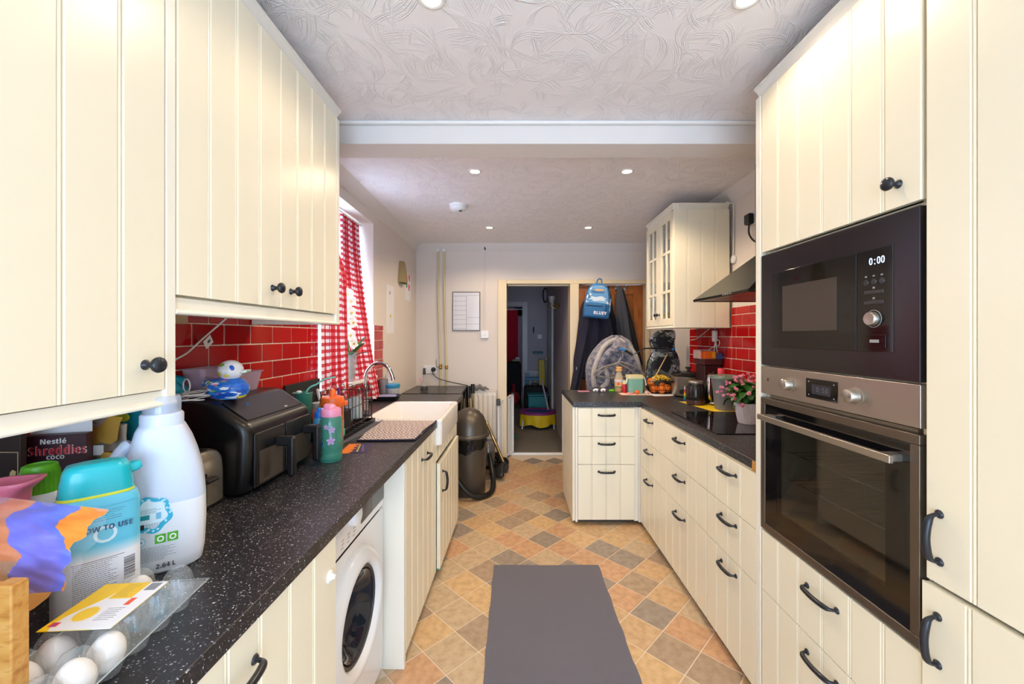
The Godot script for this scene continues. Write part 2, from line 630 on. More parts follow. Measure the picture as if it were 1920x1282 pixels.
func lamps() -> void:
	var spots := [[-0.255, 1.222], [0.712, 1.222], [-0.25, 2.51], [0.705, 2.51], [-0.24, 3.81], [0.70, 3.81], [-0.255, -0.07], [0.712, -0.07]]
	var where := ["at the top edge above the wall cupboards", "at the top edge above the tall oven unit", "just past the beam, on the cupboard side", "just past the beam, on the cooker hood side", "farthest back, near the smoke alarm", "farthest back, near the glazed cabinet", "overhead behind the viewer, cupboard side", "overhead behind the viewer, oven side"]
	for i in spots.size():
		var s: Array = spots[i]
		var o := thing("downlight", "round recessed ceiling downlight " + where[i], "downlight", V(s[0], 2.455, -s[1]), 0.0, "recessed ceiling downlights")
		part(o, "trim_ring", G.new().lathe([Vector2(0.030, 0.004), Vector2(0.030, -0.004), Vector2(0.036, -0.007), Vector2(0.043, -0.004), Vector2(0.045, 0.001)], 28), M.gloss_white)
		part(o, "lamp_face", G.new().lathe([Vector2(0, -0.002), Vector2(0.031, -0.002), Vector2(0.031, 0.002), Vector2(0, 0.002)], 24), M.lamp_glow)
		var l := SpotLight3D.new()
		l.name = "downlight_beam"
		l.light_color = Color(1.0, 0.90, 0.76)
		l.light_energy = [0.2, 0.2, 0.8, 0.8, 0.46, 0.46, 0.14, 0.14][i]
		l.spot_angle = 74.0
		l.spot_angle_attenuation = 0.45
		l.spot_range = 8.0
		l.spot_attenuation = 2.0
		l.light_size = 0.03
		l.shadow_enabled = true
		o.add_child(l)
		l.position = V(0, -0.012, 0)
		l.rotation.x = -PI / 2
	var sa := thing("smoke_alarm", "round white smoke alarm on the far ceiling", "smoke alarm", V(-0.446, 2.455, -3.16))
	part(sa, "base", G.new().lathe([Vector2(0, -0.012), Vector2(0.068, -0.012), Vector2(0.072, 0)], 32), M.gloss_white)
	part(sa, "cover", G.new().lathe([Vector2(0, -0.052), Vector2(0.035, -0.052), Vector2(0.06, -0.042), Vector2(0.066, -0.028), Vector2(0.066, -0.01)], 32), M.white_plastic)
	part(sa, "test_button", G.new().lathe([Vector2(0, -0.056), Vector2(0.012, -0.056), Vector2(0.014, -0.05)], 16), M.graphite, V(0.02, 0, 0.02))

func tiles() -> void:
	# 15 x 7.5 cm glazed tiles, brick bond, bed of pale grout; every tile is a piece
	var mats := ["red_tile", "red_tile_dark", "red_tile_light"]
	var meshes := {}
	var row_h := 0.078
	var bed := func(wall: Node3D, x0: float, x1: float, boxes: Array) -> MeshInstance3D:
		var g := G.new()
		for b in boxes:
			g.bx(x0, x1, b[0], b[1], -b[3], -b[2])
		return part(wall, "tile_splashback", g, M.grout)
	var lay := func(bedn: Node3D, face: float, sgn: float, d0: float, d1: float, y0: float, y1: float, line: float, joint: float) -> void:
		# line: a horizontal joint's height; joint: a vertical joint's distance in the row above it
		for r in range(-12, 12):
			var ya := line + r * row_h
			var lo := maxf(ya, y0) + 0.0015
			var hi := minf(ya + row_h, y1) - 0.0015
			if hi - lo < 0.008:
				continue
			for c in range(-24, 30):
				var da := joint + (c + (0.5 if r % 2 else 0.0)) * 0.1525
				var a := maxf(da, d0) + 0.0015
				var b := minf(da + 0.1525, d1) - 0.0015
				if b - a < 0.008:
					continue
				var key := "%.3f %.3f" % [b - a, hi - lo]
				if not meshes.has(key):
					meshes[key] = G.new().box(Vector3.ZERO, V(0.008, hi - lo, b - a), 0.0035).mesh()
				part(bedn, "tile", meshes[key], M[mats[rng.randi_range(0, 2)]], V(face - sgn * 0.0038, (lo + hi) / 2, -(a + b) / 2))
	var wl: Node3D = get_node("wall_left")
	var b1 = bed.call(wl, -1.113, -1.107, [[0.90, 1.508, 0.85, 2.25], [0.90, 1.508, 3.15, 3.36], [0.9, 1.085, 2.25, 3.15]])
	lay.call(b1, -1.104, 1.0, 0.85, 2.25, 0.925, 1.508, 1.386, 1.3703)
	lay.call(b1, -1.104, 1.0, 3.15, 3.36, 0.925, 1.508, 1.386, 3.2)
	lay.call(b1, -1.104, 1.0, 2.25, 3.15, 0.925, 1.085, 1.386, 1.3703)
	var wr: Node3D = get_node("wall_right")
	var b2 = bed.call(wr, 1.559, 1.565, [[0.92, 1.625, 1.5, 2.87], [0.92, 1.482, 2.87, 3.56]])
	lay.call(b2, 1.556, -1.0, 1.56, 2.87, 0.93, 1.625, 1.3366, 2.433)
	lay.call(b2, 1.556, -1.0, 2.87, 3.56, 0.93, 1.482, 1.3366, 2.433 + 0.1525 * 2)

# ---------- cupboard building ----------

func plank(w: float, h: float, last := false) -> ArrayMesh:
	var key := "plank %.4f %.4f %s" % [w, h, last]
	if not cache.has(key):
		var pr := [Vector2(0, 0), Vector2(0, 0.0042), Vector2(0.003, 0.007)]
		if last:
			pr.append_array([Vector2(w - 0.002, 0.007), Vector2(w, 0.005), Vector2(w, 0)])
		else:
			pr.append_array([Vector2(w - 0.011, 0.007), Vector2(w - 0.008, 0.0044), Vector2(w - 0.0068, 0.0062), Vector2(w - 0.0045, 0.0068), Vector2(w - 0.0022, 0.0062), Vector2(w - 0.001, 0.0042), Vector2(w, 0)])
		var g := G.new()
		g.t = Transform3D(Basis(Vector3.RIGHT, -PI / 2), V(0, 0, 0))
		# outline in (x, z); pushed along the height
		var pl := []
		for q in pr:
			pl.append(Vector2(q.x, -q.y))
		g.prism(pl, 0.0, h, 0.0, 2.0)
		cache[key] = g.mesh()
	return cache[key]

func front(parent: Node3D, called: String, x0: float, y0: float, w: float, h: float, joints: Array, m: Material = null) -> MeshInstance3D:
	# a grooved door or drawer front: backing board with its planks; joints are measured from the front's left edge
	m = m if m else M.cream
	var o := part(parent, called, G.new().bx(0.001, w - 0.001, 0.001, h - 0.001, 0.0, 0.0145, 0.001), m, V(x0, y0, 0))
	var xs := [0.0]
	xs.append_array(joints)
	xs.append(w)
	for i in xs.size() - 1:
		part(o, "plank", plank(xs[i + 1] - xs[i], h, i == xs.size() - 2), m, V(xs[i], 0, 0.0135))
	return o

func even(w: float, n: int) -> Array:
	var out := []
	for i in n - 1:
		out.append(w * (i + 1) / n)
	return out

func bow_handle(parent: Node3D, at: Vector3, upright := false, len := 0.118) -> void:
	var key := "bow %.3f" % len
	if not cache.has(key):
		var g := G.new()
		var pts := arc([V(-len / 2, 0, 0.0), V(-len / 2 + 0.003, 0, 0.016), V(-len / 2 + 0.016, 0, 0.026), V(0, 0, 0.031), V(len / 2 - 0.016, 0, 0.026), V(len / 2 - 0.003, 0, 0.016), V(len / 2, 0, 0.0)], 4)
		var rad := []
		for i in pts.size():
			var f := absf(i - (pts.size() - 1) / 2.0) / ((pts.size() - 1) / 2.0)
			rad.append(0.0078 - 0.0034 * smoothstep(0.3, 0.75, f))
		g.tube(pts, rad, 10)
		for s in [-1, 1]:
			g.t = Transform3D(Basis(Vector3.RIGHT, PI / 2), V(s * len / 2, 0, 0))
			g.lathe([Vector2(0.0095, 0), Vector2(0.0095, 0.002), Vector2(0.007, 0.005), Vector2(0.0042, 0.007), Vector2(0, 0.009)], 16)
		cache[key] = g.mesh()
	part(parent, "handle", cache[key], M.black_iron, at, V(0, 0, PI / 2 if upright else 0.0))

func knob(parent: Node3D, at: Vector3, m: Material = null, s := 1.0) -> void:
	if not cache.has("knob"):
		var g := G.new()
		g.t = Transform3D(Basis(Vector3.RIGHT, PI / 2))
		g.lathe([Vector2(0.0105, 0), Vector2(0.0105, 0.002), Vector2(0.007, 0.006), Vector2(0.0055, 0.014), Vector2(0.008, 0.018), Vector2(0.0145, 0.023), Vector2(0.0165, 0.028), Vector2(0.0145, 0.033), Vector2(0.008, 0.0365), Vector2(0, 0.0375)], 24)
		cache["knob"] = g.mesh()
	var o := part(parent, "knob", cache["knob"], m if m else M.black_iron, at)
	o.scale = Vector3.ONE * s

func crown(parent: Node3D, x0: float, x1: float, y: float, z: float, m: Material) -> void:
	# cornice moulding along the front top edge, local z outwards
	var pl := [Vector2(-0.02, 0), Vector2(0.004, 0), Vector2(0.006, 0.006), Vector2(0.008, 0.018), Vector2(0.016, 0.03), Vector2(0.024, 0.034), Vector2(0.024, 0.044), Vector2(-0.02, 0.044)]
	var g := G.new()
	g.t = Transform3D(Basis(Vector3.UP, PI / 2), V(0, y, z))
	var q := []
	for a in pl:
		q.append(Vector2(-a.x, a.y))
	g.prism(q, x0, x1, 0.0, 0.5)
	part(parent, "cornice", g, m)

func carcass(w: float, y0: float, y1: float, depth: float, wall := 0.018, shelves := []) -> G:
	# open-fronted box: sides, top, bottom, back, shelves; local z = 0 is just behind the doors
	var g := G.new()
	g.bx(0, wall, y0, y1, -depth, -0.001)
	g.bx(w - wall, w, y0, y1, -depth, -0.001)
	g.bx(wall, w - wall, y0, y0 + wall, -depth, -0.001)
	g.bx(wall, w - wall, y1 - wall, y1, -depth, -0.001)
	g.bx(wall, w - wall, y0, y1, -depth, -depth + 0.008)
	for s in shelves:
		g.bx(wall, w - wall, s - 0.009, s + 0.009, -depth + 0.008, -0.004)
	return g

func pelmet(parent: Node3D, x0: float, x1: float, y0: float, y1: float, z: float) -> void:
	var pl := [Vector2(0.02, y1), Vector2(0, y1), Vector2(0, y0 + 0.014), Vector2(-0.004, y0 + 0.012), Vector2(-0.009, y0 + 0.009), Vector2(-0.011, y0 + 0.005), Vector2(-0.009, y0 + 0.001), Vector2(-0.004, y0), Vector2(0.02, y0)]
	var g := G.new()
	g.t = Transform3D(Basis(Vector3.UP, PI / 2), V(0, 0, z))
	g.prism(pl, x0, x1, 0.0, 0.5)
	part(parent, "light_pelmet", g, M.cream_edge)

func left_x(d: float) -> float:   # line of the left-hand base fronts, which run a hair out of true with the wall
	return -0.525 + 0.02 * d

func cabinets() -> void:
	var L := PI / 2 - 0.02
	# --- right: tall unit round the ovens ---
	var t := thing("oven_housing", "tall cream grooved cabinet built round the microwave and oven", "cabinet", V(0.955, 0, -1.517), -PI / 2)
	var g := carcass(0.60, 0.06, 2.335, 0.585, 0.018, [0.69, 1.305, 1.725])
	part(t, "body", g, M.cream)
	part(t, "side_panel", G.new().bx(-0.033, -0.003, 0.0, 2.335, -0.60, 0.022, 0.003), M.cream_edge)
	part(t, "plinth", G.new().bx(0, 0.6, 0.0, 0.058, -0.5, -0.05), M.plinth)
	var d := front(t, "door", 0.003, 1.735, 0.594, 0.594, [0.1, 0.2, 0.301, 0.403, 0.502])
	knob(d, V(0.54, 0.055, 0.02))
	d = front(t, "drawer", 0.003, 0.469, 0.594, 0.221, [0.1, 0.2, 0.301, 0.403, 0.502])
	bow_handle(d, V(0.295, 0.155, 0.02))
	d = front(t, "drawer", 0.003, 0.05, 0.594, 0.416, [0.1, 0.2, 0.301, 0.403, 0.502])
	bow_handle(d, V(0.295, 0.362, 0.02))
	crown(t, -0.033, 0.601, 2.333, 0.003, M.trim_white)
	# --- right: pantry ---
	t = thing("tall_cupboard", "tall cream larder cupboard with one long door above one short door", "cabinet", V(0.955, 0, -0.912), -PI / 2)
	part(t, "body", carcass(0.60, 0.06, 2.335, 0.585, 0.018, [0.866]), M.cream)
	part(t, "plinth", G.new().bx(0, 0.6, 0.0, 0.058, -0.5, -0.05), M.plinth)
	d = front(t, "door", 0.002, 0.874, 0.594, 1.455, [0.1, 0.2, 0.3, 0.4, 0.5])
	bow_handle(d, V(0.03, 0.102, 0.02), true, 0.105)
	d = front(t, "door", -0.002, 0.05, 0.594, 0.814, [0.1, 0.2, 0.3, 0.4, 0.5])
	d.position.z = 0.006
	bow_handle(d, V(0.036, 0.702, 0.02), true, 0.105)
	crown(t, 0.0, 0.603, 2.333, 0.003, M.trim_white)
	# --- right: run of drawer units ---
	var rows := [[0.048, 0.411], [0.462, 0.207], [0.672, 0.210]]
	var runs := [[2.97, 0.40, 4, "far narrow cream drawer unit in the corner, below the slow cooker"], [2.567, 0.618, 6, "wide cream three-drawer unit under the black hob"], [1.946, 0.394, 4, "narrow cream three-drawer unit beside the oven housing"]]
	for r in runs:
		t = thing("drawer_unit", r[3], "drawer unit", V(0.955, 0, -r[0]), -PI / 2, "")
		part(t, "body", carcass(r[1], 0.06, 0.888, 0.57), M.cream)
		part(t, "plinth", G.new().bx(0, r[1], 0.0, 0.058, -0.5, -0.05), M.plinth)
		for q in rows:
			d = front(t, "drawer", 0.0015, q[0], r[1] - 0.003, q[1], even(r[1] - 0.003, r[2]))
			bow_handle(d, V(r[1] / 2, q[1] - 0.052, 0.02))
	# --- peninsula facing the viewer ---
	t = thing("peninsula_drawer_unit", "cream three-drawer unit at the end of the short peninsula", "drawer unit", V(0.455, 0, -3.01))
	part(t, "body", carcass(0.50, 0.06, 0.888, 0.60), M.cream)
	part(t, "plinth", G.new().bx(0.0, 0.5, 0.0, 0.058, -0.55, -0.05), M.plinth)
	part(t, "corner_post", G.new().bx(0.445, 0.478, 0.03, 0.888, -0.02, 0.0).bx(0.472, 0.496, 0.03, 0.888, -0.02, 0.024, 0.002), M.cream_edge)
	part(t, "front_stile", G.new().bx(-0.0, 0.016, 0.03, 0.888, -0.02, 0.021, 0.002), M.cream_edge)
	for q in rows:
		d = front(t, "drawer", 0.018, q[0], 0.424, q[1], even(0.424, 4))
		bow_handle(d, V(0.215, q[1] - 0.052, 0.02))
	var sp := front(t, "side_panel", 0, 0.03, 0.60, 0.858, even(0.60, 6))
	sp.rotation.y = -PI / 2
	sp.position = V(0.0, 0.03, -0.60)
	single("corner_worktop", "black speckled L-shaped worktop with the hob set in it", "worktop", ring_up([Vector2(0.945, -1.556), Vector2(1.557, -1.556), Vector2(1.557, -3.665), Vector2(0.432, -3.665), Vector2(0.436, -2.985), Vector2(0.945, -2.985)], 0.890, 0.928, 0.004), M.worktop)
	# --- left: wall units ---
	t = thing("wall_cupboard", "nearer cream wall cupboard hanging lowest above the detergent bottles", "cabinet", V(-0.765, 0, -0.08), PI / 2)
	part(t, "body", carcass(0.80, 1.30, 2.335, 0.335, 0.018, [1.8]), M.cream)
	part(t, "end_panel", G.new().bx(0.774, 0.80, 1.28, 2.335, -0.335, 0.021, 0.003), M.cream_edge)
	d = front(t, "door", 0.371, 1.307, 0.401, 1.024, [0.109, 0.209, 0.309])
	knob(d, V(0.355, 0.055, 0.02))
	d = front(t, "door", -0.031, 1.307, 0.399, 1.024, even(0.399, 4))
	pelmet(t, -0.03, 0.80, 1.271, 1.304, 0.012)
	crown(t, -0.03, 0.80, 2.333, 0.003, M.trim_white)
	t = thing("wall_cupboard", "farther cream wall cupboard with two knobbed doors above the red tiles", "cabinet", V(-0.765, 0, -0.88), PI / 2)
	part(t, "body", carcass(0.82, 1.50, 2.335, 0.335, 0.018, [1.9]), M.cream)
	part(t, "end_panel", G.new().bx(0.79, 0.82, 1.468, 2.335, -0.335, 0.021, 0.003), M.cream_edge)
	d = front(t, "door", 0.003, 1.512, 0.388, 0.819, [0.096, 0.192, 0.290])
	knob(d, V(0.347, 0.056, 0.02))
	d = front(t, "door", 0.394, 1.512, 0.394, 0.819, [0.1, 0.197, 0.297])
	knob(d, V(0.056, 0.056, 0.02))
	pelmet(t, 0.0, 0.82, 1.468, 1.506, 0.012)
	crown(t, 0.0, 0.82, 2.333, 0.003, M.trim_white)
	single("wall_batten", "beige timber batten under the farther wall cupboard", "batten", G.new().bx(-1.103, -1.085, 1.460, 1.499, -1.33, -0.89, 0.001), mat("batten", rgb(200, 175, 140), 0.7))
	# --- left: base units ---
	t = thing("base_cupboard", "nearest cream base front below the egg carton", "cabinet", V(left_x(0.284), 0, -0.284), L)
	part(t, "body", carcass(0.80, 0.06, 0.886, 0.53), M.cream)
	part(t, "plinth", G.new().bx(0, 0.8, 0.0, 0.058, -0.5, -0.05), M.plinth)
	d = front(t, "drawer_front", 0.002, 0.05, 0.796, 0.835, [0.1, 0.2, 0.3, 0.4, 0.486, 0.584, 0.684])
	bow_handle(d, V(0.408, 0.762, 0.02))
	var hk := part(d, "child_lock", G.new().lathe([Vector2(0, 0.016), Vector2(0.005, 0.0155), Vector2(0.0065, 0.009), Vector2(0.009, 0.006), Vector2(0.0155, 0.004), Vector2(0.0165, 0.0)], 20), M.white_plastic, V(0.76, 0.742, 0.0205), V(PI / 2, 0, 0))
	hk.scale = V(1, 1, 1)
	t = thing("integrated_dishwasher", "cream-fronted integrated dishwasher between washing machine and sink", "dishwasher", V(left_x(1.725), 0, -1.725), L)
	part(t, "body", G.new().bx(0.004, 0.60, 0.06, 0.884, -0.53, -0.002, 0.003), M.white_plastic)
	part(t, "side_panel", G.new().bx(-0.022, 0.0, 0.0, 0.886, -0.55, 0.021, 0.002), M.cream_edge)
	part(t, "plinth", G.new().bx(0.0, 0.60, 0.0, 0.058, -0.5, -0.05), M.plinth)
	d = front(t, "door", 0.003, 0.05, 0.603, 0.834, even(0.603, 6))
	bow_handle(d, V(0.33, 0.752, 0.02))
	t = thing("sink_cupboard", "cream cupboard below the white sink with its door standing proud", "cabinet", V(left_x(2.335), 0, -2.335), L)
	part(t, "body", carcass(0.72, 0.06, 0.78, 0.52), M.cream)
	part(t, "plinth", G.new().bx(0.0, 0.72, 0.0, 0.058, -0.5, -0.05), M.plinth)
	front(t, "fixed_panel", 0.002, 0.69, 0.68, 0.09, even(0.68, 7))
	part(t, "end_panel", G.new().bx(0.685, 0.72, 0.0, 0.886, -0.53, 0.021, 0.002), M.cream_edge)
	d = front(t, "door", 0.004, 0.06, 0.66, 0.615, even(0.66, 7))
	d.position.z = 0.022
	d.rotation.y = 0.0
	bow_handle(d, V(0.07, 0.49, 0.02), true, 0.118)
	part(d, "corner_bumper", G.new().bx(0.002, 0.03, -0.008, 0.004, 0.0, 0.022, 0.003), mat("teal_rubber", rgb(60, 170, 140), 0.5))
	single("long_worktop", "long black speckled worktop running from the eggs to past the sink", "worktop", ring_up([Vector2(-1.102, 0.3), Vector2(-0.501, 0.3), Vector2(-0.449, -2.318), Vector2(-0.905, -2.318), Vector2(-0.905, -3.0), Vector2(-0.44, -3.0), Vector2(-0.44, -3.41), Vector2(-1.102, -3.41)], 0.888, 0.925, 0.004), M.worktop)
	single("edge_batten", "pale raw strip closing the worktop end at the oven housing", "edge strip", G.new().bx(0.94, 0.944, 0.89, 0.927, -1.585, -1.557), M.bamboo)
	# --- glazed wall cabinet on the right ---
	t = thing("glazed_wall_cabinet", "cream wall cabinet with two small-paned glass doors, over the counter", "cabinet", V(1.16, 0, -3.46), -PI / 2)
	part(t, "body", carcass(0.57, 1.484, 2.33, 0.385, 0.018, [1.75, 2.05]), M.cream)
	var gp := front(t, "side_panel", 0, 1.481, 0.40, 0.85, even(0.40, 4))
	gp.rotation.y = PI / 2
	gp.position = V(0.575, 1.481, 0.02)
	for k in 2:
		var x0: float = 0.0 + k * 0.288
		var f := G.new()
		bezel(f, 0.0015, 0.286, 1.5, 2.325, 0.052, 0.0, 0.02, 0.002)
		f.bx(0.055, 0.234, 1.742, 1.764, 0.004, 0.016, 0.002)
		f.bx(0.055, 0.234, 2.034, 2.056, 0.004, 0.016, 0.002)
		f.bx(0.133, 0.155, 1.55, 2.28, 0.004, 0.015, 0.002)
		var dr := part(t, "glass_door", f, M.cream, V(x0, 0, 0))
		for y in [[1.55, 1.744], [1.762, 2.036], [2.054, 2.275]]:
			for xx in [[0.052, 0.135], [0.153, 0.236]]:
				part(dr, "pane", G.new().bx(xx[0], xx[1], y[0], y[1], 0.008, 0.011), M.glass)
		knob(dr, V(0.262 if k == 0 else 0.026, 1.585, 0.02), null, 0.8)
	pelmet(t, 0.0, 0.575, 1.478, 1.499, 0.012)
	crown(t, 0.0, 0.595, 2.33, 0.003, M.cream_edge)
	crown2(t)

func crown2(t: Node3D) -> void:   # the cornice's return along the side that faces the viewer
	var o := Node3D.new()
	o.name = "cornice_return"
	t.add_child(o)
	o.rotation.y = PI / 2
	o.position = V(0.575, 0, 0.02)
	crown(o, 0.0, 0.40, 2.33, -0.003, M.cream_edge)

func ring_up(outline: Array, y0: float, y1: float, bev: float) -> G:   # an outline on the floor plan (x, z) raised from y0 to y1
	var g := G.new()
	g.t = Transform3D(Basis(Vector3.RIGHT, -PI / 2))
	var pl := []
	for q in outline:
		pl.append(Vector2(q.x, -q.y))
	g.prism(pl, y0, y1, bev, 0.5)
	return g

func slab4(g: G, lo: Array, hi: Array) -> void:   # a solid between two four-cornered rings, flat faces
	var mid := Vector3.ZERO
	for i in 4:
		mid += (lo[i] + hi[i]) / 8.0
	var fs := [[lo[0], lo[1], lo[2], lo[3]], [hi[0], hi[1], hi[2], hi[3]]]
	for i in 4:
		fs.append([lo[i], lo[(i + 1) % 4], hi[(i + 1) % 4], hi[i]])
	for f in fs:
		var n: Vector3 = (f[1] - f[0]).cross(f[2] - f[0])
		if n.length() < 1e-9:
			n = (f[2] - f[0]).cross(f[3] - f[0])
		n = n.normalized()
		if n.dot((f[0] + f[2]) / 2 - mid) < 0:
			n = -n
		var id := []
		for q in f:
			id.append(g.p(q, n, Vector2(q.x + q.z, q.y)))
		g.quad(id[0], id[1], id[2], id[3])

func appliances() -> void:
	var R := -PI / 2
	var at := V(0.955, 0, -1.517)
	# microwave
	var t := thing("microwave", "built-in black microwave with a lit clock, above the steel oven", "microwave", at, R)
	part(t, "frame", G.new().bx(0.004, 0.596, 1.313, 1.722, 0.002, 0.0222, 0.002), mat("microwave_black", rgb(30, 24, 28), 0.16))
	part(t, "body", G.new().bx(0.03, 0.57, 1.33, 1.70, -0.35, 0.002), M.black_plastic)
	var d := part(t, "door", G.new().bx(0.0695, 0.427, 1.3795, 1.6465, 0.01, 0.0245, 0.001), M.black_gloss)
	part(d, "door_window", G.new().bx(0.127, 0.361, 1.437, 1.592, 0.022, 0.0249, 0.0002), mat("mesh_window", rgb(66, 58, 54), 0.15))
	var cp := part(t, "control_panel", G.new().bx(0.4282, 0.5325, 1.3795, 1.6465, 0.01, 0.024, 0.001), M.black_gloss)
	words(cp, "clock_digits", "0:00", 0.017, M.led, V(0.489, 1.614, 0.0246), Vector3.ZERO, "Droid Sans Mono", 700, 0.0006, 0.8)
	for x in [0.457, 0.480, 0.503]:
		part(cp, "button", G.new().lathe([Vector2(0, 0.0015), Vector2(0.0065, 0.0015), Vector2(0.0075, 0)], 20), mat("button_grey", rgb(44, 42, 44), 0.3), V(x, 1.561, 0.024), V(PI / 2, 0, 0))
		part(cp, "button_mark", G.new().bx(x - 0.003, x + 0.003, 1.5745, 1.5785, 0.0238, 0.0244), mat("print_grey", rgb(150, 148, 150), 0.5))
	for y in [1.534, 1.507]:
		part(cp, "button", G.new().bx(0.451, 0.509, y - 0.005, y + 0.005, 0.023, 0.026, 0.0015), M.button_grey)
		part(cp, "button_mark", G.new().bx(0.477, 0.483, y + 0.009, y + 0.014, 0.0238, 0.0244), M.print_grey)
	part(cp, "dial_ring", G.new().lathe([Vector2(0.0215, 0), Vector2(0.0215, 0.001), Vector2(0.0228, 0.001), Vector2(0.0228, 0)], 32), M.print_grey, V(0.48, 1.465, 0.024), V(PI / 2, 0, 0))
	part(cp, "dial", G.new().lathe([Vector2(0.018, 0), Vector2(0.0175, 0.012), Vector2(0.0155, 0.0145), Vector2(0, 0.0135)], 32), M.steel, V(0.48, 1.465, 0.024), V(PI / 2, 0, 0))
	part(cp, "release_button", G.new().bx(0.447, 0.515, 1.391, 1.424, 0.0225, 0.0262, 0.0012), M.black_gloss)
	part(cp, "worn_mark", G.new().bx(0.47, 0.497, 1.403, 1.411, 0.0258, 0.0265, 0.0003), M.print_grey)
	# oven
	t = thing("oven", "built-in stainless steel oven with two knobs and a glass door", "oven", at, R)
	part(t, "fascia", G.new().bx(0.003, 0.597, 1.206, 1.308, 0.0, 0.022, 0.002), M.steel)
	var ch := G.new()
	ch.bx(0.03, 0.06, 0.72, 1.20, -0.42, 0.0)
	ch.bx(0.54, 0.57, 0.72, 1.20, -0.42, 0.0)
	ch.bx(0.06, 0.54, 0.72, 0.78, -0.42, 0.0)
	ch.bx(0.06, 0.54, 1.13, 1.20, -0.42, 0.0)
	ch.bx(0.06, 0.54, 0.78, 1.13, -0.44, -0.41)
	part(t, "chamber", ch, mat("enamel_brown", rgb(156, 138, 110), 0.4))
	for y in [0.90, 1.0]:
		var rk := G.new()
		for i in 12:
			var x := 0.075 + i * 0.041
			rk.tube([V(x, y, -0.40), V(x, y, -0.04)], 0.002, 6)
		rk.tube([V(0.062, y, -0.04), V(0.538, y, -0.04)], 0.003, 6)
		part(t, "rack", rk, M.chrome)
	var fr := bezel(G.new(), 0.003, 0.597, 0.70, 1.192, 0.024, 0.0, 0.024, 0.002)
	d = part(t, "door", fr, M.steel_dark)
	part(d, "dark_glass", bezel(G.new(), 0.027, 0.573, 0.724, 1.168, 0.064, 0.004, 0.021, 0.0), M.black_gloss)
	part(d, "door_window", G.new().bx(0.09, 0.51, 0.787, 1.105, 0.012, 0.0205), M.glass_dark)
	var hg := G.new()
	hg.bx(0.045, 0.565, 1.116, 1.136, 0.052, 0.064, 0.002)
	hg.bx(0.055, 0.085, 1.117, 1.135, 0.02, 0.054, 0.002)
	hg.bx(0.525, 0.555, 1.117, 1.135, 0.02, 0.054, 0.002)
	part(d, "handle", hg, M.steel)
	for x in [0.161, 0.423]:
		part(t, "knob", G.new().lathe([Vector2(0.025, 0), Vector2(0.025, 0.002), Vector2(0.0195, 0.003), Vector2(0.0185, 0.026), Vector2(0.0165, 0.028), Vector2(0, 0.028)], 32), M.steel, V(x, 1.256, 0.022), V(PI / 2, 0, 0))
	var dp := part(t, "display", G.new().bx(0.237, 0.363, 1.226, 1.287, 0.02, 0.0235, 0.001), M.black_gloss)
	part(dp, "screen", G.new().bx(0.263, 0.337, 1.24, 1.27, 0.023, 0.0242), mat("dim_screen", rgb(48, 48, 58), 0.2))
	words(dp, "clock_digits", "0:53", 0.014, mat("dim_digits", rgb(98, 98, 110), 0.5), V(0.305, 1.255, 0.0245), Vector3.ZERO, "Droid Sans Mono", 400, 0.0004)
	for q in [[0.25, 1.277], [0.25, 1.236], [0.35, 1.277], [0.35, 1.236]]:
		part(dp, "touch_mark", G.new().lathe([Vector2(0, 0.0006), Vector2(0.0022, 0.0006), Vector2(0.0022, 0)], 12), M.print_grey, V(q[0], q[1], 0.0235), V(PI / 2, 0, 0))
	part(t, "oven_mark", G.new().bx(0.04, 0.047, 1.254, 1.266, 0.0215, 0.0225), M.graphite)
	# hob
	t = thing("hob", "black glass hob let into the worktop beside the oven housing", "hob", V(1.265, 0.928, -2.29))
	part(t, "glass_plate", G.new().box(V(0, 0.003, 0), V(0.51, 0.006, 0.585), 0.0015), M.black_gloss)
	for q in [[-0.12, -0.15, 0.09], [-0.12, 0.14, 0.105], [0.12, -0.14, 0.105], [0.12, 0.15, 0.08]]:
		part(t, "zone_ring", G.new().lathe([Vector2(q[2] - 0.0015, 0.0059), Vector2(q[2] - 0.0015, 0.0063), Vector2(q[2], 0.0063), Vector2(q[2], 0.0059)], 48, V(q[0], 0, q[1])), M.button_grey)
	# cooker hood
	t = thing("cooker_hood", "dark metal chimney cooker hood on the right wall above the hob", "cooker hood", V(0, 0, 0))
	mat("hood_metal", rgb(40, 36, 34), 0.22, 0.7)
	var g := G.new()
	slab4(g, [V(1.142, 1.652, -1.95), V(1.142, 1.652, -2.55), V(1.555, 1.652, -2.55), V(1.555, 1.652, -1.95)], [V(1.437, 1.90, -2.11), V(1.437, 1.90, -2.39), V(1.555, 1.90, -2.39), V(1.555, 1.90, -2.11)])
	part(t, "canopy", g, M.hood_metal)
	g = bezel2(1.138, 1.555, -2.552, -1.948, 1.636, 1.653)
	var lip := part(t, "lip", g, M.hood_metal)
	for i in 4:
		part(lip, "button", G.new().box(Vector3.ZERO, V(0.004, 0.008, 0.014), 0.001), M.steel, V(1.137, 1.645, -2.11 - i * 0.024))
	part(t, "filter", G.new().bx(1.16, 1.54, 1.640, 1.645, -2.53, -1.97), mat("filter_grey", rgb(120, 112, 108), 0.4, 0.7))
	part(t, "chimney", G.new().bx(1.437, 1.555, 1.895, 2.45, -2.39, -2.11, 0.002), M.black_plastic)
	# washing machine
	t = thing("washing_machine", "white front-loading washing machine under the long worktop", "washing machine", V(-0.566, 0, -1.092), PI / 2 - 0.02)
	g = G.new()
	g.bx(0, 0.6, 0.03, 0.70, -0.5, -0.36, 0.006)
	g.bx(0, 0.03, 0.03, 0.70, -0.37, -0.006, 0.004)
	g.bx(0.57, 0.6, 0.03, 0.70, -0.37, -0.006, 0.004)
	g.bx(0.02, 0.58, 0.03, 0.06, -0.37, -0.006)
	var hole := PackedVector3Array()
	var edge := PackedVector3Array()
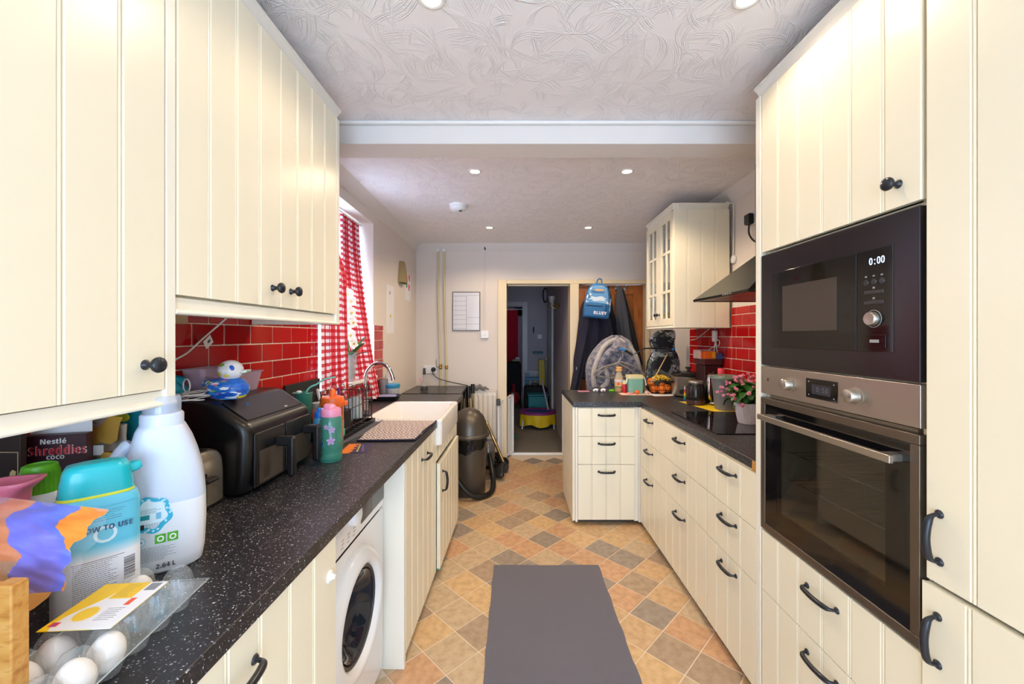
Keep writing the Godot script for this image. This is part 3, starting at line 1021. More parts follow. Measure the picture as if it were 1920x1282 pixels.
	for i in 64:
		var a := TAU * i / 64
		var w := Vector2(cos(a), sin(a))
		hole.append(V(0.302 + w.x * 0.152, 0.452 + w.y * 0.152, -0.004))
		var k := minf((0.298 if w.x > 0 else 0.302) / maxf(absf(w.x), 1e-4), (0.248 if w.y > 0 else 0.422) / maxf(absf(w.y), 1e-4))
		edge.append(V(0.302 + w.x * k, 0.452 + w.y * k, -0.004))
	g.rings([edge, hole], true, false, false, true)
	g.bx(0, 0.6, 0.705, 0.868, -0.5, 0.0, 0.008)
	part(t, "body", g, M.gloss_white)
	var fg := G.new()
	for q in [[0.05, -0.06], [0.55, -0.06], [0.05, -0.45], [0.55, -0.45]]:
		fg.lathe([Vector2(0.02, 0), Vector2(0.02, 0.012), Vector2(0.01, 0.012), Vector2(0.01, 0.032)], 12, V(q[0], 0, q[1]))
	part(t, "feet", fg, M.black_plastic)
	var c := V(0.302, 0.452, -0.004)
	var ring := part(t, "door", G.new().lathe([Vector2(0.218, 0), Vector2(0.216, 0.016), Vector2(0.20, 0.034), Vector2(0.178, 0.042), Vector2(0.163, 0.036), Vector2(0.155, 0.018), Vector2(0.153, 0.0)], 56), M.gloss_white, c, V(PI / 2, 0, 0))
	part(ring, "bowl_rim", G.new().lathe([Vector2(0.155, 0.004), Vector2(0.153, 0.022), Vector2(0.144, 0.02), Vector2(0.136, 0.002), Vector2(0.136, -0.02)], 48), M.graphite)
	part(ring, "door_glass", G.new().lathe([Vector2(0.142, 0.008), Vector2(0.138, 0.02), Vector2(0.12, 0.012), Vector2(0.10, -0.02), Vector2(0.07, -0.045), Vector2(0, -0.05)], 40), clear("washer_glass", rgb(34, 38, 48), 0.82, 0.02))
	part(ring, "drum", G.new().lathe([Vector2(0.136, -0.02), Vector2(0.15, -0.06), Vector2(0.15, -0.30), Vector2(0, -0.30)], 40), mat("drum_steel", rgb(90, 92, 100), 0.3, 0.8))
	part(ring, "door_grip", G.new().rings([arc_ring(0.196, 0.024, 0.012, -0.42), arc_ring(0.196, 0.024, 0.012, -0.2), arc_ring(0.196, 0.024, 0.012, 0.0), arc_ring(0.196, 0.024, 0.012, 0.2), arc_ring(0.196, 0.024, 0.012, 0.42)]), mat("grip_shade", rgb(196, 198, 206), 0.35), V(0, 0.021, 0))
	part(t, "soap_drawer", G.new().bx(0.02, 0.19, 0.735, 0.85, -0.002, 0.004, 0.003), M.white_plastic)
	part(t, "programme_dial", G.new().lathe([Vector2(0.034, 0), Vector2(0.032, 0.02), Vector2(0.028, 0.024), Vector2(0, 0.024)], 32), M.white_plastic, V(0.29, 0.80, 0.0), V(PI / 2, 0, 0))
	for i in 9:
		part(t, "programme_mark", G.new().bx(-0.008, 0.008, -0.0015, 0.0015, 0, 0.0006), M.print_grey, V(0.215 + (i % 3) * 0.045 - (0.004 if i > 5 else 0.0), 0.752 - 0.012 * (i / 3), 0.0002))
	part(t, "dark_display", G.new().bx(0.362, 0.598, 0.738, 0.862, -0.001, 0.0012), mat("sticker_grey", rgb(92, 88, 86), 0.3))
	part(t, "display_fade", G.new().bx(0.362, 0.47, 0.738, 0.862, 0.001, 0.0016), mat("sticker_brown", rgb(66, 54, 46), 0.3))

func arc_ring(r: float, w: float, h: float, a: float) -> PackedVector3Array:
	var out := PackedVector3Array()
	var u := V(cos(a), 0, -sin(a))
	for i in 10:
		var b := TAU * i / 10
		out.append(u * (r + cos(b) * w / 2) + V(0, sin(b) * h / 2, 0))
	return out

func bezel2(x0: float, x1: float, z0: float, z1: float, y0: float, y1: float) -> G:
	var g := G.new()
	g.bx(x0, x0 + 0.02, y0, y1, z0, z1, 0.003)
	g.bx(x1 - 0.02, x1, y0, y1, z0, z1, 0.003)
	g.bx(x0 + 0.02, x1 - 0.02, y0, y1, z0, z0 + 0.02, 0.003)
	g.bx(x0 + 0.02, x1 - 0.02, y0, y1, z1 - 0.02, z1, 0.003)
	g.bx(x0 + 0.02, x1 - 0.02, y0 + 0.008, y1, z0 + 0.02, z1 - 0.02)
	return g

func doors_beyond() -> void:
	# one cream frame holds the doorway to the hall and the pine door beside it
	var g := G.new()
	g.bx(-0.19, -0.09, 0.0, 2.055, -4.68, -4.495, 0.004)
	g.bx(0.622, 0.722, 0.0, 2.008, -4.68, -4.495, 0.004)
	g.bx(1.47, 1.514, 0.0, 2.008, -4.68, -4.495, 0.004)
	g.bx(-0.09, 1.514, 2.008, 2.055, -4.68, -4.495, 0.004)
	g.bx(-0.078, 0.622, 1.994, 2.01, -4.62, -4.58)
	struct("door_1", "cream painted frame of the open hall doorway and the pine door", "door frame", g, M.frame_cream)
	var d := struct("door_2", "panelled pine door hung with coats, right of the hall doorway", "door", G.new().bx(0.726, 1.466, 0.012, 2.004, -4.61, -4.595), M.pine)
	for q in [[0.726, 0.83, 0.012, 2.004], [1.362, 1.466, 0.012, 2.004], [1.05, 1.142, 0.012, 2.004]]:
		part(d, "stile", G.new().bx(q[0], q[1], q[2], q[3], -4.6, -4.575, 0.003), M.pine)
	for q in [[0.83, 1.05, 0.012, 0.22], [1.142, 1.362, 0.012, 0.22], [0.83, 1.05, 0.95, 1.12], [1.142, 1.362, 0.95, 1.12], [0.83, 1.05, 1.9, 2.004], [1.142, 1.362, 1.9, 2.004]]:
		part(d, "rail", G.new().bx(q[0], q[1], q[2], q[3], -4.6, -4.576, 0.003), M.pine)
	for q in [[0.835, 1.045, 0.225, 0.945], [1.147, 1.357, 0.225, 0.945], [0.835, 1.045, 1.125, 1.895], [1.147, 1.357, 1.125, 1.895]]:
		part(d, "panel", G.new().bx(q[0] + 0.012, q[1] - 0.012, q[2] + 0.012, q[3] - 0.012, -4.6, -4.582, 0.006), M.pine)
	part(d, "door_handle", G.new().bx(0.755, 0.795, 0.96, 1.12, -4.577, -4.57, 0.002).tube([V(0.775, 1.06, -4.575), V(0.775, 1.06, -4.535), V(0.79, 1.06, -4.53), V(0.87, 1.058, -4.53)], 0.008, 8), M.black_iron)

func hallway() -> void:
	var h := rgb(150, 140, 128)
	struct("floor_hall", "grey-beige carpet of the dim hallway", "floor", G.new().bx(-0.75, 0.80, -0.1, -0.005, -7.9, -4.765), mat("hall_carpet", h, 0.95))
	var n := noise_tex(256, 0.15, [rgb(190, 190, 190), Color.WHITE], 2, FastNoiseLite.TYPE_SIMPLEX, 9)
	M.hall_carpet.albedo_texture = n
	tri_map(M.hall_carpet, 4.0)
	struct("wall_hall_right", "mauve-grey hallway wall on the right", "wall", G.new().bx(0.64, 0.80, -0.01, 2.5, -7.9, -4.66), M.hall_paint)
	struct("wall_hall_left", "mauve-grey hallway wall on the left, mostly hidden", "wall", G.new().bx(-0.9, -0.75, -0.01, 2.5, -7.9, -4.66), M.hall_paint)
	struct("ceiling_hall", "plain hallway ceiling", "ceiling", G.new().bx(-0.9, 0.8, 2.42, 2.55, -10.6, -4.66), M.ceiling_paint)
	var g := G.new()
	g.bx(-0.9, -0.55, -0.01, 2.42, -7.95, -7.83)
	g.bx(0.187, 0.64, -0.01, 2.42, -7.95, -7.83)
	g.bx(-0.55, 0.187, 2.03, 2.42, -7.95, -7.83)
	struct("wall_hall_end", "mauve-grey wall at the end of the hallway with an open doorway", "wall", g, M.hall_paint)
	struct("door_3", "grey-white frame of the doorway to the red-curtained room", "door frame", G.new().bx(0.15, 0.25, 0, 2.09, -7.97, -7.80, 0.003).bx(-0.62, -0.52, 0, 2.09, -7.97, -7.80, 0.003).bx(-0.52, 0.15, 2.0, 2.09, -7.97, -7.80, 0.003), mat("hall_gloss", rgb(205, 198, 200), 0.35))
	# the room past the hall
	struct("floor_far_room", "dark carpet of the far room", "floor", G.new().bx(-1.6, 1.3, -0.1, -0.004, -10.6, -7.9), M.hall_carpet)
	g = G.new()
	g.bx(-1.6, 1.3, 0, 0.8, -10.6, -10.45)
	g.bx(-1.6, 1.3, 1.95, 2.5, -10.6, -10.45)
	g.bx(-1.6, -0.75, 0.8, 2.2, -10.6, -10.45)
	g.bx(0.0, 1.3, 0.8, 2.2, -10.6, -10.45)
	g.bx(-1.75, -1.6, 0, 2.5, -10.6, -7.9)
	g.bx(1.3, 1.45, 0, 2.5, -10.6, -7.9)
	g.bx(0.8, 1.45, 0, 2.5, -7.95, -7.83)
	g.bx(-1.75, -0.9, 0, 2.5, -7.95, -7.83)
	struct("wall_far_room", "pale walls of the far room around its window", "wall", g, M.hall_paint)
	struct("ceiling_far_room", "plain ceiling of the far room", "ceiling", G.new().bx(-1.75, -0.9, 2.42, 2.55, -10.6, -7.85).bx(0.8, 1.45, 2.42, 2.55, -10.6, -7.85), M.ceiling_paint)
	var w := struct("window_3", "far room window glimpsed beside the red curtain", "window", bezel(bezel(G.new(), -0.75, -0.375, 0.8, 1.95, 0.05, -10.55, -10.5), -0.375, 0.0, 0.8, 1.95, 0.05, -10.55, -10.5), M.gloss_white)
	part(w, "pane", G.new().bx(-0.7, -0.05, 0.85, 1.9, -10.53, -10.525), M.glass)
	mat("curtain_red", rgb(150, 14, 30), 0.8)
	M.curtain_red.backlight_enabled = true
	M.curtain_red.backlight = rgb(90, 8, 18)
	g = G.new()
	g.grid(60, 6, func(u: float, q: float) -> Vector3: return V(lerpf(-0.66, 0.075, u), lerpf(2.02, 0.72, q), -9.2 + 0.035 * sin(u * 50.0) * (0.5 + 0.5 * q)))
	var cu := thing("red_curtain", "red curtain seen through the far doorway", "curtain")
	part(cu, "drape", g, M.curtain_red)
	part(cu, "rail", G.new().tube([V(-0.7, 2.035, -9.2), V(0.42, 2.035, -9.2)], 0.012, 8), M.hall_gloss)
	single("dark_sofa", "black sofa back in the far room below the red curtain", "sofa", G.new().bx(-0.9, 0.14, 0.02, 0.72, -8.95, -8.45, 0.05).bx(-0.9, 0.14, 0.6, 0.86, -8.95, -8.75, 0.05), M.black_matte)
	g = G.new()
	g.lathe([Vector2(0, 0), Vector2(0.13, 0.0), Vector2(0.15, 0.03), Vector2(0.11, 0.05), Vector2(0.05, 0.09), Vector2(0.035, 0.2), Vector2(0.045, 0.3), Vector2(0, 0.32)], 20)
	var ride := thing("ride_on_toy", "red plastic ride-on toy on the floor just inside the far doorway", "toy", V(-0.02, 0.0, -8.2))
	ride.scale = Vector3.ONE * 0.85
	mat("red_plastic", rgb(190, 22, 28), 0.35)
	part(ride, "body", G.new().rings([toy_ring(-0.26, 0.05, 0.12), toy_ring(-0.2, 0.13, 0.2), toy_ring(0.0, 0.15, 0.24), toy_ring(0.14, 0.15, 0.3), toy_ring(0.24, 0.06, 0.16)]), M.red_plastic, V(0, 0.0, 0))
	part(ride, "handlebar_post", g, M.red_plastic, V(0, 0.2, -0.12))
	for q in [[-0.16, -0.15], [0.16, -0.15], [-0.16, 0.15], [0.16, 0.15]]:
		part(ride, "wheel", G.new().lathe([Vector2(0, -0.02), Vector2(0.05, -0.02), Vector2(0.06, -0.01), Vector2(0.06, 0.01), Vector2(0.05, 0.02), Vector2(0, 0.02)], 16), M.black_plastic, V(q[0], 0.06, q[1]), V(0, 0, PI / 2))
	var cl := thing("folded_clothes", "pale green and white folded clothes on the black sofa", "clothes", V(0.06, 0.865, -8.84))
	part(cl, "shirt", pillow(0.19, 0.05, 0.13), mat("pale_green", rgb(190, 200, 160), 0.9), V(-0.02, 0.02, 0))
	part(cl, "sock", pillow(0.11, 0.05, 0.08), M.paper_white, V(0.01, 0.065, 0))
	# hall radiator, switch, hook, hanging ornament
	radiator(thing("radiator", "white panel radiator in the hallway behind the toys", "radiator", V(0.40, 0.30, -7.80)), 0.40, 0.44, 7, M.hall_gloss)
	single("hall_light_switch", "small white light switch on the end wall of the hall", "light switch", G.new().box(Vector3.ZERO, V(0.085, 0.085, 0.012), 0.003).box(V(0, 0, 0.008), V(0.02, 0.035, 0.008), 0.002), M.white_plastic, V(0.49, 1.41, -7.823))
	single("wall_hook", "small dark hook on the hall's end wall above the light switch", "hook", G.new().tube(arc([V(0, 0.06, 0.0), V(0.0, 0.03, 0.02), V(0.0, -0.04, 0.03), V(0.0, -0.05, 0.05), V(0.0, -0.02, 0.06)]), 0.009, 8).box(V(0, 0.02, 0.004), V(0.03, 0.1, 0.008), 0.003), M.black_iron, V(0.37, 1.53, -7.828))
	var orn := thing("hanging_ornament", "dark oval wreath hanging high on the hall's end wall", "ornament", V(0.60, 2.22, -7.815))
	var el := []
	for i in 24:
		el.append(V(cos(TAU * i / 24) * 0.045, sin(TAU * i / 24) * 0.14, 0))
	part(orn, "hoop", G.new().tube(el, 0.013, 8, true), mat("wreath_brown", rgb(58, 38, 26), 0.8))
	part(orn, "cord", G.new().tube([V(0, 0.14, 0), V(0, 0.2, -0.01)], 0.003, 6), M.wreath_brown)
	# white door folded back against the right-hand wall
	var od := thing("open_hall_door", "white hall door folded back against the right wall", "door", V(0.60, 0, -7.15))
	part(od, "leaf", G.new().bx(0.0, 0.035, 0.01, 1.98, 0.0, 0.62, 0.002), M.hall_gloss)
	part(od, "door_handle", G.new().tube([V(0.0, 1.02, 0.05), V(-0.04, 1.02, 0.05), V(-0.045, 1.02, 0.07), V(-0.045, 1.02, 0.15)], 0.008, 8), M.brass)
	# brass wall light
	var s := thing("wall_light", "brass scrolled wall light with a clear glass shade, high on the hall wall", "wall light", V(0.64, 1.86, -5.7))
	part(s, "backplate", G.new().lathe([Vector2(0.035, 0), Vector2(0.03, 0.01), Vector2(0.012, 0.018), Vector2(0, 0.02)], 20), M.brass, Vector3.ZERO, V(0, 0, PI / 2))
	part(s, "arm", G.new().tube(arc([V(-0.01, 0, 0), V(-0.05, -0.045, 0), V(-0.10, -0.03, 0), V(-0.12, 0.01, 0), V(-0.10, 0.03, 0), V(-0.085, 0.01, 0)]), 0.0075, 8).tube(arc([V(-0.02, 0, 0.02), V(-0.06, 0.02, 0.03), V(-0.09, -0.01, 0.05), V(-0.07, -0.03, 0.06)]), 0.006, 8), M.brass)
	part(s, "glass_shade", G.new().lathe([Vector2(0.012, 0.0), Vector2(0.03, 0.015), Vector2(0.04, 0.05), Vector2(0.05, 0.1), Vector2(0.046, 0.1), Vector2(0.036, 0.05), Vector2(0.026, 0.02), Vector2(0.01, 0.006)], 20), clear("shade_glass", rgb(220, 214, 210), 0.35, 0.1), V(-0.11, 0.025, 0.0))
	# toys at the foot of the hall
	var tr := thing("toy_trampoline", "folding child's trampoline with purple rim and yellow skirt", "trampoline", V(0.36, 0, -6.25))
	mat("toy_purple", rgb(130, 40, 120), 0.5)
	mat("toy_blue", rgb(30, 70, 150), 0.5)
	mat("toy_yellow", rgb(222, 190, 20), 0.5)
	mat("toy_teal", rgb(20, 130, 140), 0.5)
	part(tr, "rim", G.new().rings([oval(0.27, 0.0, 0.24), oval(0.29, 0.03, 0.25), oval(0.28, 0.06, 0.25), oval(0.22, 0.06, 0.18), oval(0.21, 0.045, 0.17)], true, false, false), M.toy_purple, V(0, 0.20, 0))
	part(tr, "mat", G.new().lathe([Vector2(0, 0.0), Vector2(1.0, 0.0), Vector2(1.0, 0.006), Vector2(0, 0.006)], 32, Vector3.ZERO, 0.215, 0.175), M.toy_blue, V(0, 0.235, 0))
	g = G.new()
	g.grid(40, 4, func(u: float, q: float) -> Vector3:
		var a := PI * 0.06 + u * PI * 0.88
		var e := 1.0 + 0.05 * sin(u * 30.0) * q
		return V(-cos(a) * 0.285 * e, 0.225 - q * (0.165 + 0.02 * sin(u * 14.0)), sin(a) * 0.255 * e), true)
	part(tr, "skirt", g, M.toy_yellow)
	for q in [[-0.22, 0.12], [0.22, 0.12], [-0.2, -0.14], [0.2, -0.14]]:
		part(tr, "leg", G.new().tube([V(q[0], 0.21, q[1]), V(q[0] * 1.12, 0.0, q[1] * 1.12)], 0.014, 10), M.hall_gloss)
	var bx := thing("teal_storage_box", "teal storage box standing behind the trampoline", "storage box", V(0.40, 0, -6.95), 0.0)
	part(bx, "body", G.new().bx(-0.17, 0.17, 0.0, 0.40, -0.16, 0.16, 0.012), M.toy_teal)
	part(bx, "lid", G.new().bx(-0.18, 0.18, 0.40, 0.43, -0.17, 0.17, 0.01), M.toy_teal)
	single("black_suitcase", "black case lying behind the teal box", "case", G.new().bx(-0.2, 0.2, 0.0, 0.52, -0.1, 0.1, 0.03).tube(arc([V(-0.06, 0.51, 0), V(-0.05, 0.55, 0), V(0.05, 0.55, 0), V(0.06, 0.51, 0)]), 0.008, 8), M.black_matte, V(0.37, 0, -7.3))
	var tb := thing("toy_kitchen_top", "light blue plastic play table behind the teal box", "play table", V(0.37, 0, -7.58))
	part(tb, "table_top", G.new().bx(-0.17, 0.17, 0.60, 0.64, -0.1, 0.1, 0.01).bx(-0.14, -0.1, 0.64, 0.72, -0.03, 0.03, 0.008), mat("sky_plastic", rgb(70, 150, 190), 0.4))
	for x in [-0.14, 0.14]:
		part(tb, "leg", G.new().bx(x - 0.02, x + 0.02, 0.0, 0.6, -0.08, 0.08, 0.008), M.sky_plastic)
	single("yellow_foam_board", "tall yellow board leaning beside the hall radiator", "board", G.new().bx(-0.055, 0.055, 0.0, 0.98, -0.02, 0.02, 0.006), M.toy_yellow, V(0.535, 0.0, -7.45), V(0, 0, 0.04))
	single("teal_wall_shelf", "short teal shelf fixed to the hall's end wall", "shelf", G.new().bx(-0.1, 0.1, 1.13 - 0.02, 1.13 + 0.02, -0.06, 0.06, 0.006), mat("dull_teal", rgb(60, 120, 135), 0.5), V(0.45, -0.03, -7.77))
	single("broom_handle", "pale lilac pole leaning in front of the teal box", "pole", G.new().tube([V(0.53, 0.258, -6.31), V(0.45, 0.70, -6.70)], 0.014, 10), mat("lilac_pole", rgb(190, 180, 205), 0.4))
	single("green_block", "small green toy block on the hall carpet", "toy block", G.new().box(V(0, 0.02, 0), V(0.05, 0.04, 0.04), 0.004), mat("toy_green", rgb(20, 110, 90), 0.4), V(0.02, -0.005, -5.6))

func toy_ring(z: float, w: float, h: float) -> PackedVector3Array:
	var out := PackedVector3Array()
	for q in rr(w * 2, h, minf(w, h / 2) * 0.9, 3, Vector2(0, 0.06 + h / 2)):
		out.append(V(q.x, q.y, z))
	return out

func oval(rx: float, y: float, rz: float, seg := 40) -> PackedVector3Array:
	var out := PackedVector3Array()
	for i in seg:
		out.append(V(cos(TAU * i / seg) * rx, y, sin(TAU * i / seg) * rz))
	return out

func pillow(w: float, h: float, d: float) -> G:
	var out := []
	for i in 9:
		var a := -PI / 2 + PI * i / 8.0
		var k := pow(cos(a), 0.35) if i > 0 and i < 8 else 0.05
		var r := PackedVector3Array()
		for q in rr(w * k, d * k, minf(w, d) * 0.3 * k, 3):
			r.append(V(q.x, sin(a) * h / 2, q.y))
		out.append(r)
	return G.new().rings(out)

func radiator(t: Node3D, w: float, h: float, n: int, m: Material) -> void:
	# pressed steel panel: local x across, base at 0, front towards +z
	part(t, "panel", G.new().bx(-w / 2, w / 2, 0, h, -0.01, 0.012, 0.006), m)
	for i in n:
		var x := -w / 2 + w * (i + 0.5) / n
		part(t, "flute", G.new().rings([flute(x, 0.02, w / n * 0.2, 0.0), flute(x, 0.05, w / n * 0.3, 0.016), flute(x, h - 0.06, w / n * 0.3, 0.016), flute(x, h - 0.03, w / n * 0.2, 0.0)], false), m)
	part(t, "top_grille", G.new().bx(-w / 2, w / 2, h - 0.006, h + 0.006, -0.03, 0.016, 0.004), m)
	part(t, "valve", G.new().lathe([Vector2(0.012, 0), Vector2(0.012, 0.05), Vector2(0.018, 0.055), Vector2(0.018, 0.085), Vector2(0, 0.09)], 14).tube([V(0, 0.02, 0), V(0, -0.2, 0)], 0.0075, 8), M.chrome, V(w / 2 + 0.03, 0.03, -0.005))

func flute(x: float, y: float, w: float, z: float) -> PackedVector3Array:
	return PackedVector3Array([V(x - w * 1.6, y, 0.011), V(x - w, y, 0.012 + z * 0.8), V(x, y, 0.013 + z), V(x + w, y, 0.012 + z * 0.8), V(x + w * 1.6, y, 0.011)])

func sq(w: float, d: float, y: float, c := Vector2.ZERO, e := 0.6, seg := 28) -> PackedVector3Array:   # a squarish round ring, floor plan
	var out := PackedVector3Array()
	for i in seg:
		var a := TAU * i / seg
		out.append(V(c.x + signf(cos(a)) * pow(absf(cos(a)), e) * w / 2, y, c.y + signf(sin(a)) * pow(absf(sin(a)), e) * d / 2))
	return out

func sheet(w: float, d: float, f: Callable, n := 14, thick := 0.0012) -> G:   # a thin sheet lying flat, f(u, v) gives its height
	var g := G.new()
	g.grid(n, n, func(u: float, q: float) -> Vector3: return V((u - 0.5) * w, f.call(u, q) + thick, (q - 0.5) * d))
	g.grid(n, n, func(u: float, q: float) -> Vector3: return V((u - 0.5) * w, f.call(u, q), (q - 0.5) * d), true)
	return g

func print_mat(called: String, im: Image, rough := 0.4) -> StandardMaterial3D:
	var m := mat(called, Color.WHITE, rough)
	m.albedo_texture = tex(im)
	return m

func text_rows(im: Image, r: Rect2i, step: int, c: Color, hgt := 1) -> void:
	# rows of print too small to read
	var y := r.position.y
	while y < r.end.y:
		var x := r.position.x
		var stop := r.end.x - rng.randi_range(0, r.size.x / 4)
		while x < stop:
			var w := rng.randi_range(3, 9)
			im.fill_rect(Rect2i(x, y, mini(w, stop - x), hgt), c)
			x += w + 2
		y += step

func bars(im: Image, r: Rect2i, c := Color(0.1, 0.1, 0.12)) -> void:   # a bar code
	var y := r.position.y
	while y < r.end.y:
		var w := rng.randi_range(1, 3)
		im.fill_rect(Rect2i(r.position.x, y, r.size.x, w), c)
		y += w + rng.randi_range(1, 3)

func disc(im: Image, c: Vector2, r: float, col: Color, wob := 0.0) -> void:
	for y in range(int(c.y - r * 1.3), int(c.y + r * 1.3)):
		for x in range(int(c.x - r * 1.3), int(c.x + r * 1.3)):
			if x < 0 or y < 0 or x >= im.get_width() or y >= im.get_height():
				continue
			var q := Vector2(x, y) - c
			if q.length() < r * (1.0 + wob * sin(q.angle() * 6.0)):
				im.set_pixel(x, y, col)

func patch(r: float, a0: float, a1: float, y0: float, y1: float, rd := -1.0) -> G:   # a label wrapped on a round bottle
	var g := G.new()
	var rz := rd if rd > 0 else r
	g.grid(16, 6, func(u: float, q: float) -> Vector3:
		var a := lerpf(a0, a1, u)
		return V(sin(a) * r, lerpf(y1, y0, q), cos(a) * rz))
	for i in g.u.size():
		g.u[i].y = 1.0 - g.u[i].y
	return g

func patch_sq(w: float, d: float, a0: float, a1: float, y0: float, y1: float, e := 0.6) -> G:   # the same on a squarish bottle
	var g := G.new()
	g.grid(28, 8, func(u: float, q: float) -> Vector3:
		var x := lerpf(a0, a1, u)   # share of the half width
		return V(x * (w / 2 + 0.0008), lerpf(y1, y0, q), pow(maxf(1.0 - pow(absf(x), 2.0 / e), 0.0), e / 2.0) * (d / 2 + 0.0008)))
	for i in g.u.size():
		g.u[i].y = 1.0 - g.u[i].y
	return g

func splash_image(n: int, base: Color, cols: Array, count: int) -> Image:
	var im := Image.create(n, n, false, Image.FORMAT_RGB8)
	im.fill(base)
	for i in count:
		disc(im, Vector2(rng.randf() * n, rng.randf() * n), rng.randf_range(n * 0.02, n * 0.09), cols[rng.randi_range(0, cols.size() - 1)], rng.randf_range(0.05, 0.3))
	return im

func left_counter() -> void:
	var top := 0.925
	# --- big detergent bottle ---
	mat("milky", rgb(204, 214, 233), 0.3)
	M.milky.subsurf_scatter_enabled = true
	M.milky.subsurf_scatter_strength = 0.3
	mat("milky_full", rgb(234, 235, 240), 0.3)
	var b := thing("detergent_bottle", "large milky white laundry detergent bottle with a clear dosing cap", "bottle", V(-0.765, top, -0.868), 0.62)
	b.scale = V(0.93, 1.0, 0.93)
	part(b, "filled_body", G.new().rings([sq(0.13, 0.085, 0.0), sq(0.15, 0.10, 0.006), sq(0.158, 0.106, 0.03), sq(0.164, 0.11, 0.09), sq(0.163, 0.11, 0.145)], true, true, false), M.milky_full)
	part(b, "body", G.new().rings([sq(0.163, 0.11, 0.145), sq(0.158, 0.108, 0.175), sq(0.140, 0.102, 0.21, Vector2(0.004, 0)), sq(0.124, 0.097, 0.245, Vector2(0.003, 0)), sq(0.106, 0.09, 0.275, Vector2(0.002, 0)), sq(0.092, 0.086, 0.294), sq(0.083, 0.083, 0.303), sq(0.080, 0.080, 0.305, Vector2.ZERO, 1.0), sq(0.080, 0.080, 0.326, Vector2.ZERO, 1.0), sq(0.074, 0.074, 0.330, Vector2.ZERO, 1.0)]), M.milky)
	part(b, "grip", G.new().tube(arc([V(-0.052, 0.27, 0), V(-0.072, 0.245, 0), V(-0.083, 0.205, 0), V(-0.08, 0.165, 0), V(-0.07, 0.14, 0)]), [0.012, 0.014, 0.015, 0.015, 0.015, 0.015, 0.015, 0.015, 0.015, 0.015, 0.015, 0.015, 0.015, 0.015, 0.015, 0.015, 0.015, 0.015, 0.016, 0.016, 0.016, 0.016, 0.016, 0.016, 0.016], 10), M.milky)
	var capm := clear("cap_clear", rgb(205, 218, 240), 0.42, 0.12)
	part(b, "dosing_cap", G.new().lathe([Vector2(0.035, 0.33), Vector2(0.035, 0.36), Vector2(0.032, 0.366), Vector2(0, 0.366)], 32).lathe([Vector2(0.026, 0.331), Vector2(0.024, 0.352), Vector2(0, 0.353)], 24), capm)
	var im := Image.create(256, 360, false, Image.FORMAT_RGBA8)
	im.fill(Color(0.93, 0.94, 0.97, 0))
	disc(im, Vector2(128, 95), 84, rgb(40, 178, 214), 0.06)
	disc(im, Vector2(128, 92), 64, rgb(222, 240, 250), 0.08)
	im.fill_rect(Rect2i(82, 92, 44, 22), rgb(30, 150, 160))
	im.fill_rect(Rect2i(150, 88, 20, 30), rgb(120, 190, 220))
	im.fill_rect(Rect2i(80, 134, 26, 24), rgb(50, 30, 34))
	text_rows(im, Rect2i(110, 136, 60, 22), 6, rgb(60, 60, 70), 2)
	text_rows(im, Rect2i(84, 66, 86, 20), 6, rgb(60, 120, 150), 2)
	for i in 26:
		disc(im, Vector2(128, 92) + Vector2.from_angle(rng.randf() * TAU) * rng.randf_range(66, 84), 5, rgb(200, 232, 240))
	for q in [40, 90]:
		disc(im, Vector2(q, 214), 21, rgb(150, 205, 232))
		disc(im, Vector2(q, 214), 17, rgb(236, 243, 248))
		im.fill_rect(Rect2i(q - 9, 210, 18, 10), rgb(120, 180, 220))
	for q in [146, 194]:
		im.fill_rect(Rect2i(q, 192, 42, 42), rgb(84, 178, 30))
		disc(im, Vector2(q + 21, 213), 14, Color.WHITE)
		disc(im, Vector2(q + 21, 213), 8, rgb(84, 178, 30))
	text_rows(im, Rect2i(24, 246, 206, 70), 7, rgb(110, 112, 124), 2)
	im.fill_rect(Rect2i(22, 330, 24, 24), rgb(50, 34, 34))
	text_rows(im, Rect2i(52, 340, 40, 12), 6, rgb(110, 112, 124), 2)
	var lm := print_mat("detergent_label", im)
	lm.transparency = BaseMaterial3D.TRANSPARENCY_ALPHA_SCISSOR
	lm.alpha_scissor_threshold = 0.5
	part(b, "label", patch_sq(0.166, 0.1105, -0.84, 0.5, 0.012, 0.17), lm, V(0.0, 0, 0))
	words(b, "volume_mark", "2.64 L", 0.009, M.ink, V(0.012, 0.020, 0.0562), V(0, 0.0, 0), "Droid Sans", 700, 0.0006)
	# --- turquoise fabric conditioner ---
	mat("aqua_cap", rgb(24, 176, 190), 0.22)
	mat("aqua_body", rgb(96, 196, 226), 0.3)
	mat("lime_line", rgb(214, 226, 60), 0.4)
	b = thing("conditioner_bottle", "pale blue fabric conditioner bottle with a turquoise cap and lime line", "bottle", V(-0.762, top, -0.73), 0.82)
	b.scale = V(0.92, 1.0, 0.95)
	part(b, "body", G.new().rings([sq(0.105, 0.066, 0.0), sq(0.117, 0.074, 0.006), sq(0.124, 0.078, 0.05), sq(0.123, 0.078, 0.12), sq(0.12, 0.076, 0.17), sq(0.124, 0.077, 0.19), sq(0.118, 0.074, 0.202), sq(0.10, 0.068, 0.21)]), M.aqua_body)
	part(b, "line", G.new().rings([sq(0.108, 0.070, 0.209), sq(0.109, 0.0705, 0.211), sq(0.108, 0.070, 0.214)], true, false, false), M.lime_line)
	part(b, "cap", G.new().rings([sq(0.107, 0.0695, 0.213), sq(0.102, 0.068, 0.235), sq(0.094, 0.064, 0.255), sq(0.084, 0.056, 0.264), sq(0.05, 0.035, 0.267)]), M.aqua_cap)
	part(b, "spout", G.new().rings([sq(0.022, 0.03, 0.0), sq(0.018, 0.026, 0.03), sq(0.012, 0.02, 0.036)]), M.aqua_cap, V(0.030, 0.240, -0.005), V(0, 0, -1.3))
	im = Image.create(256, 420, false, Image.FORMAT_RGB8)
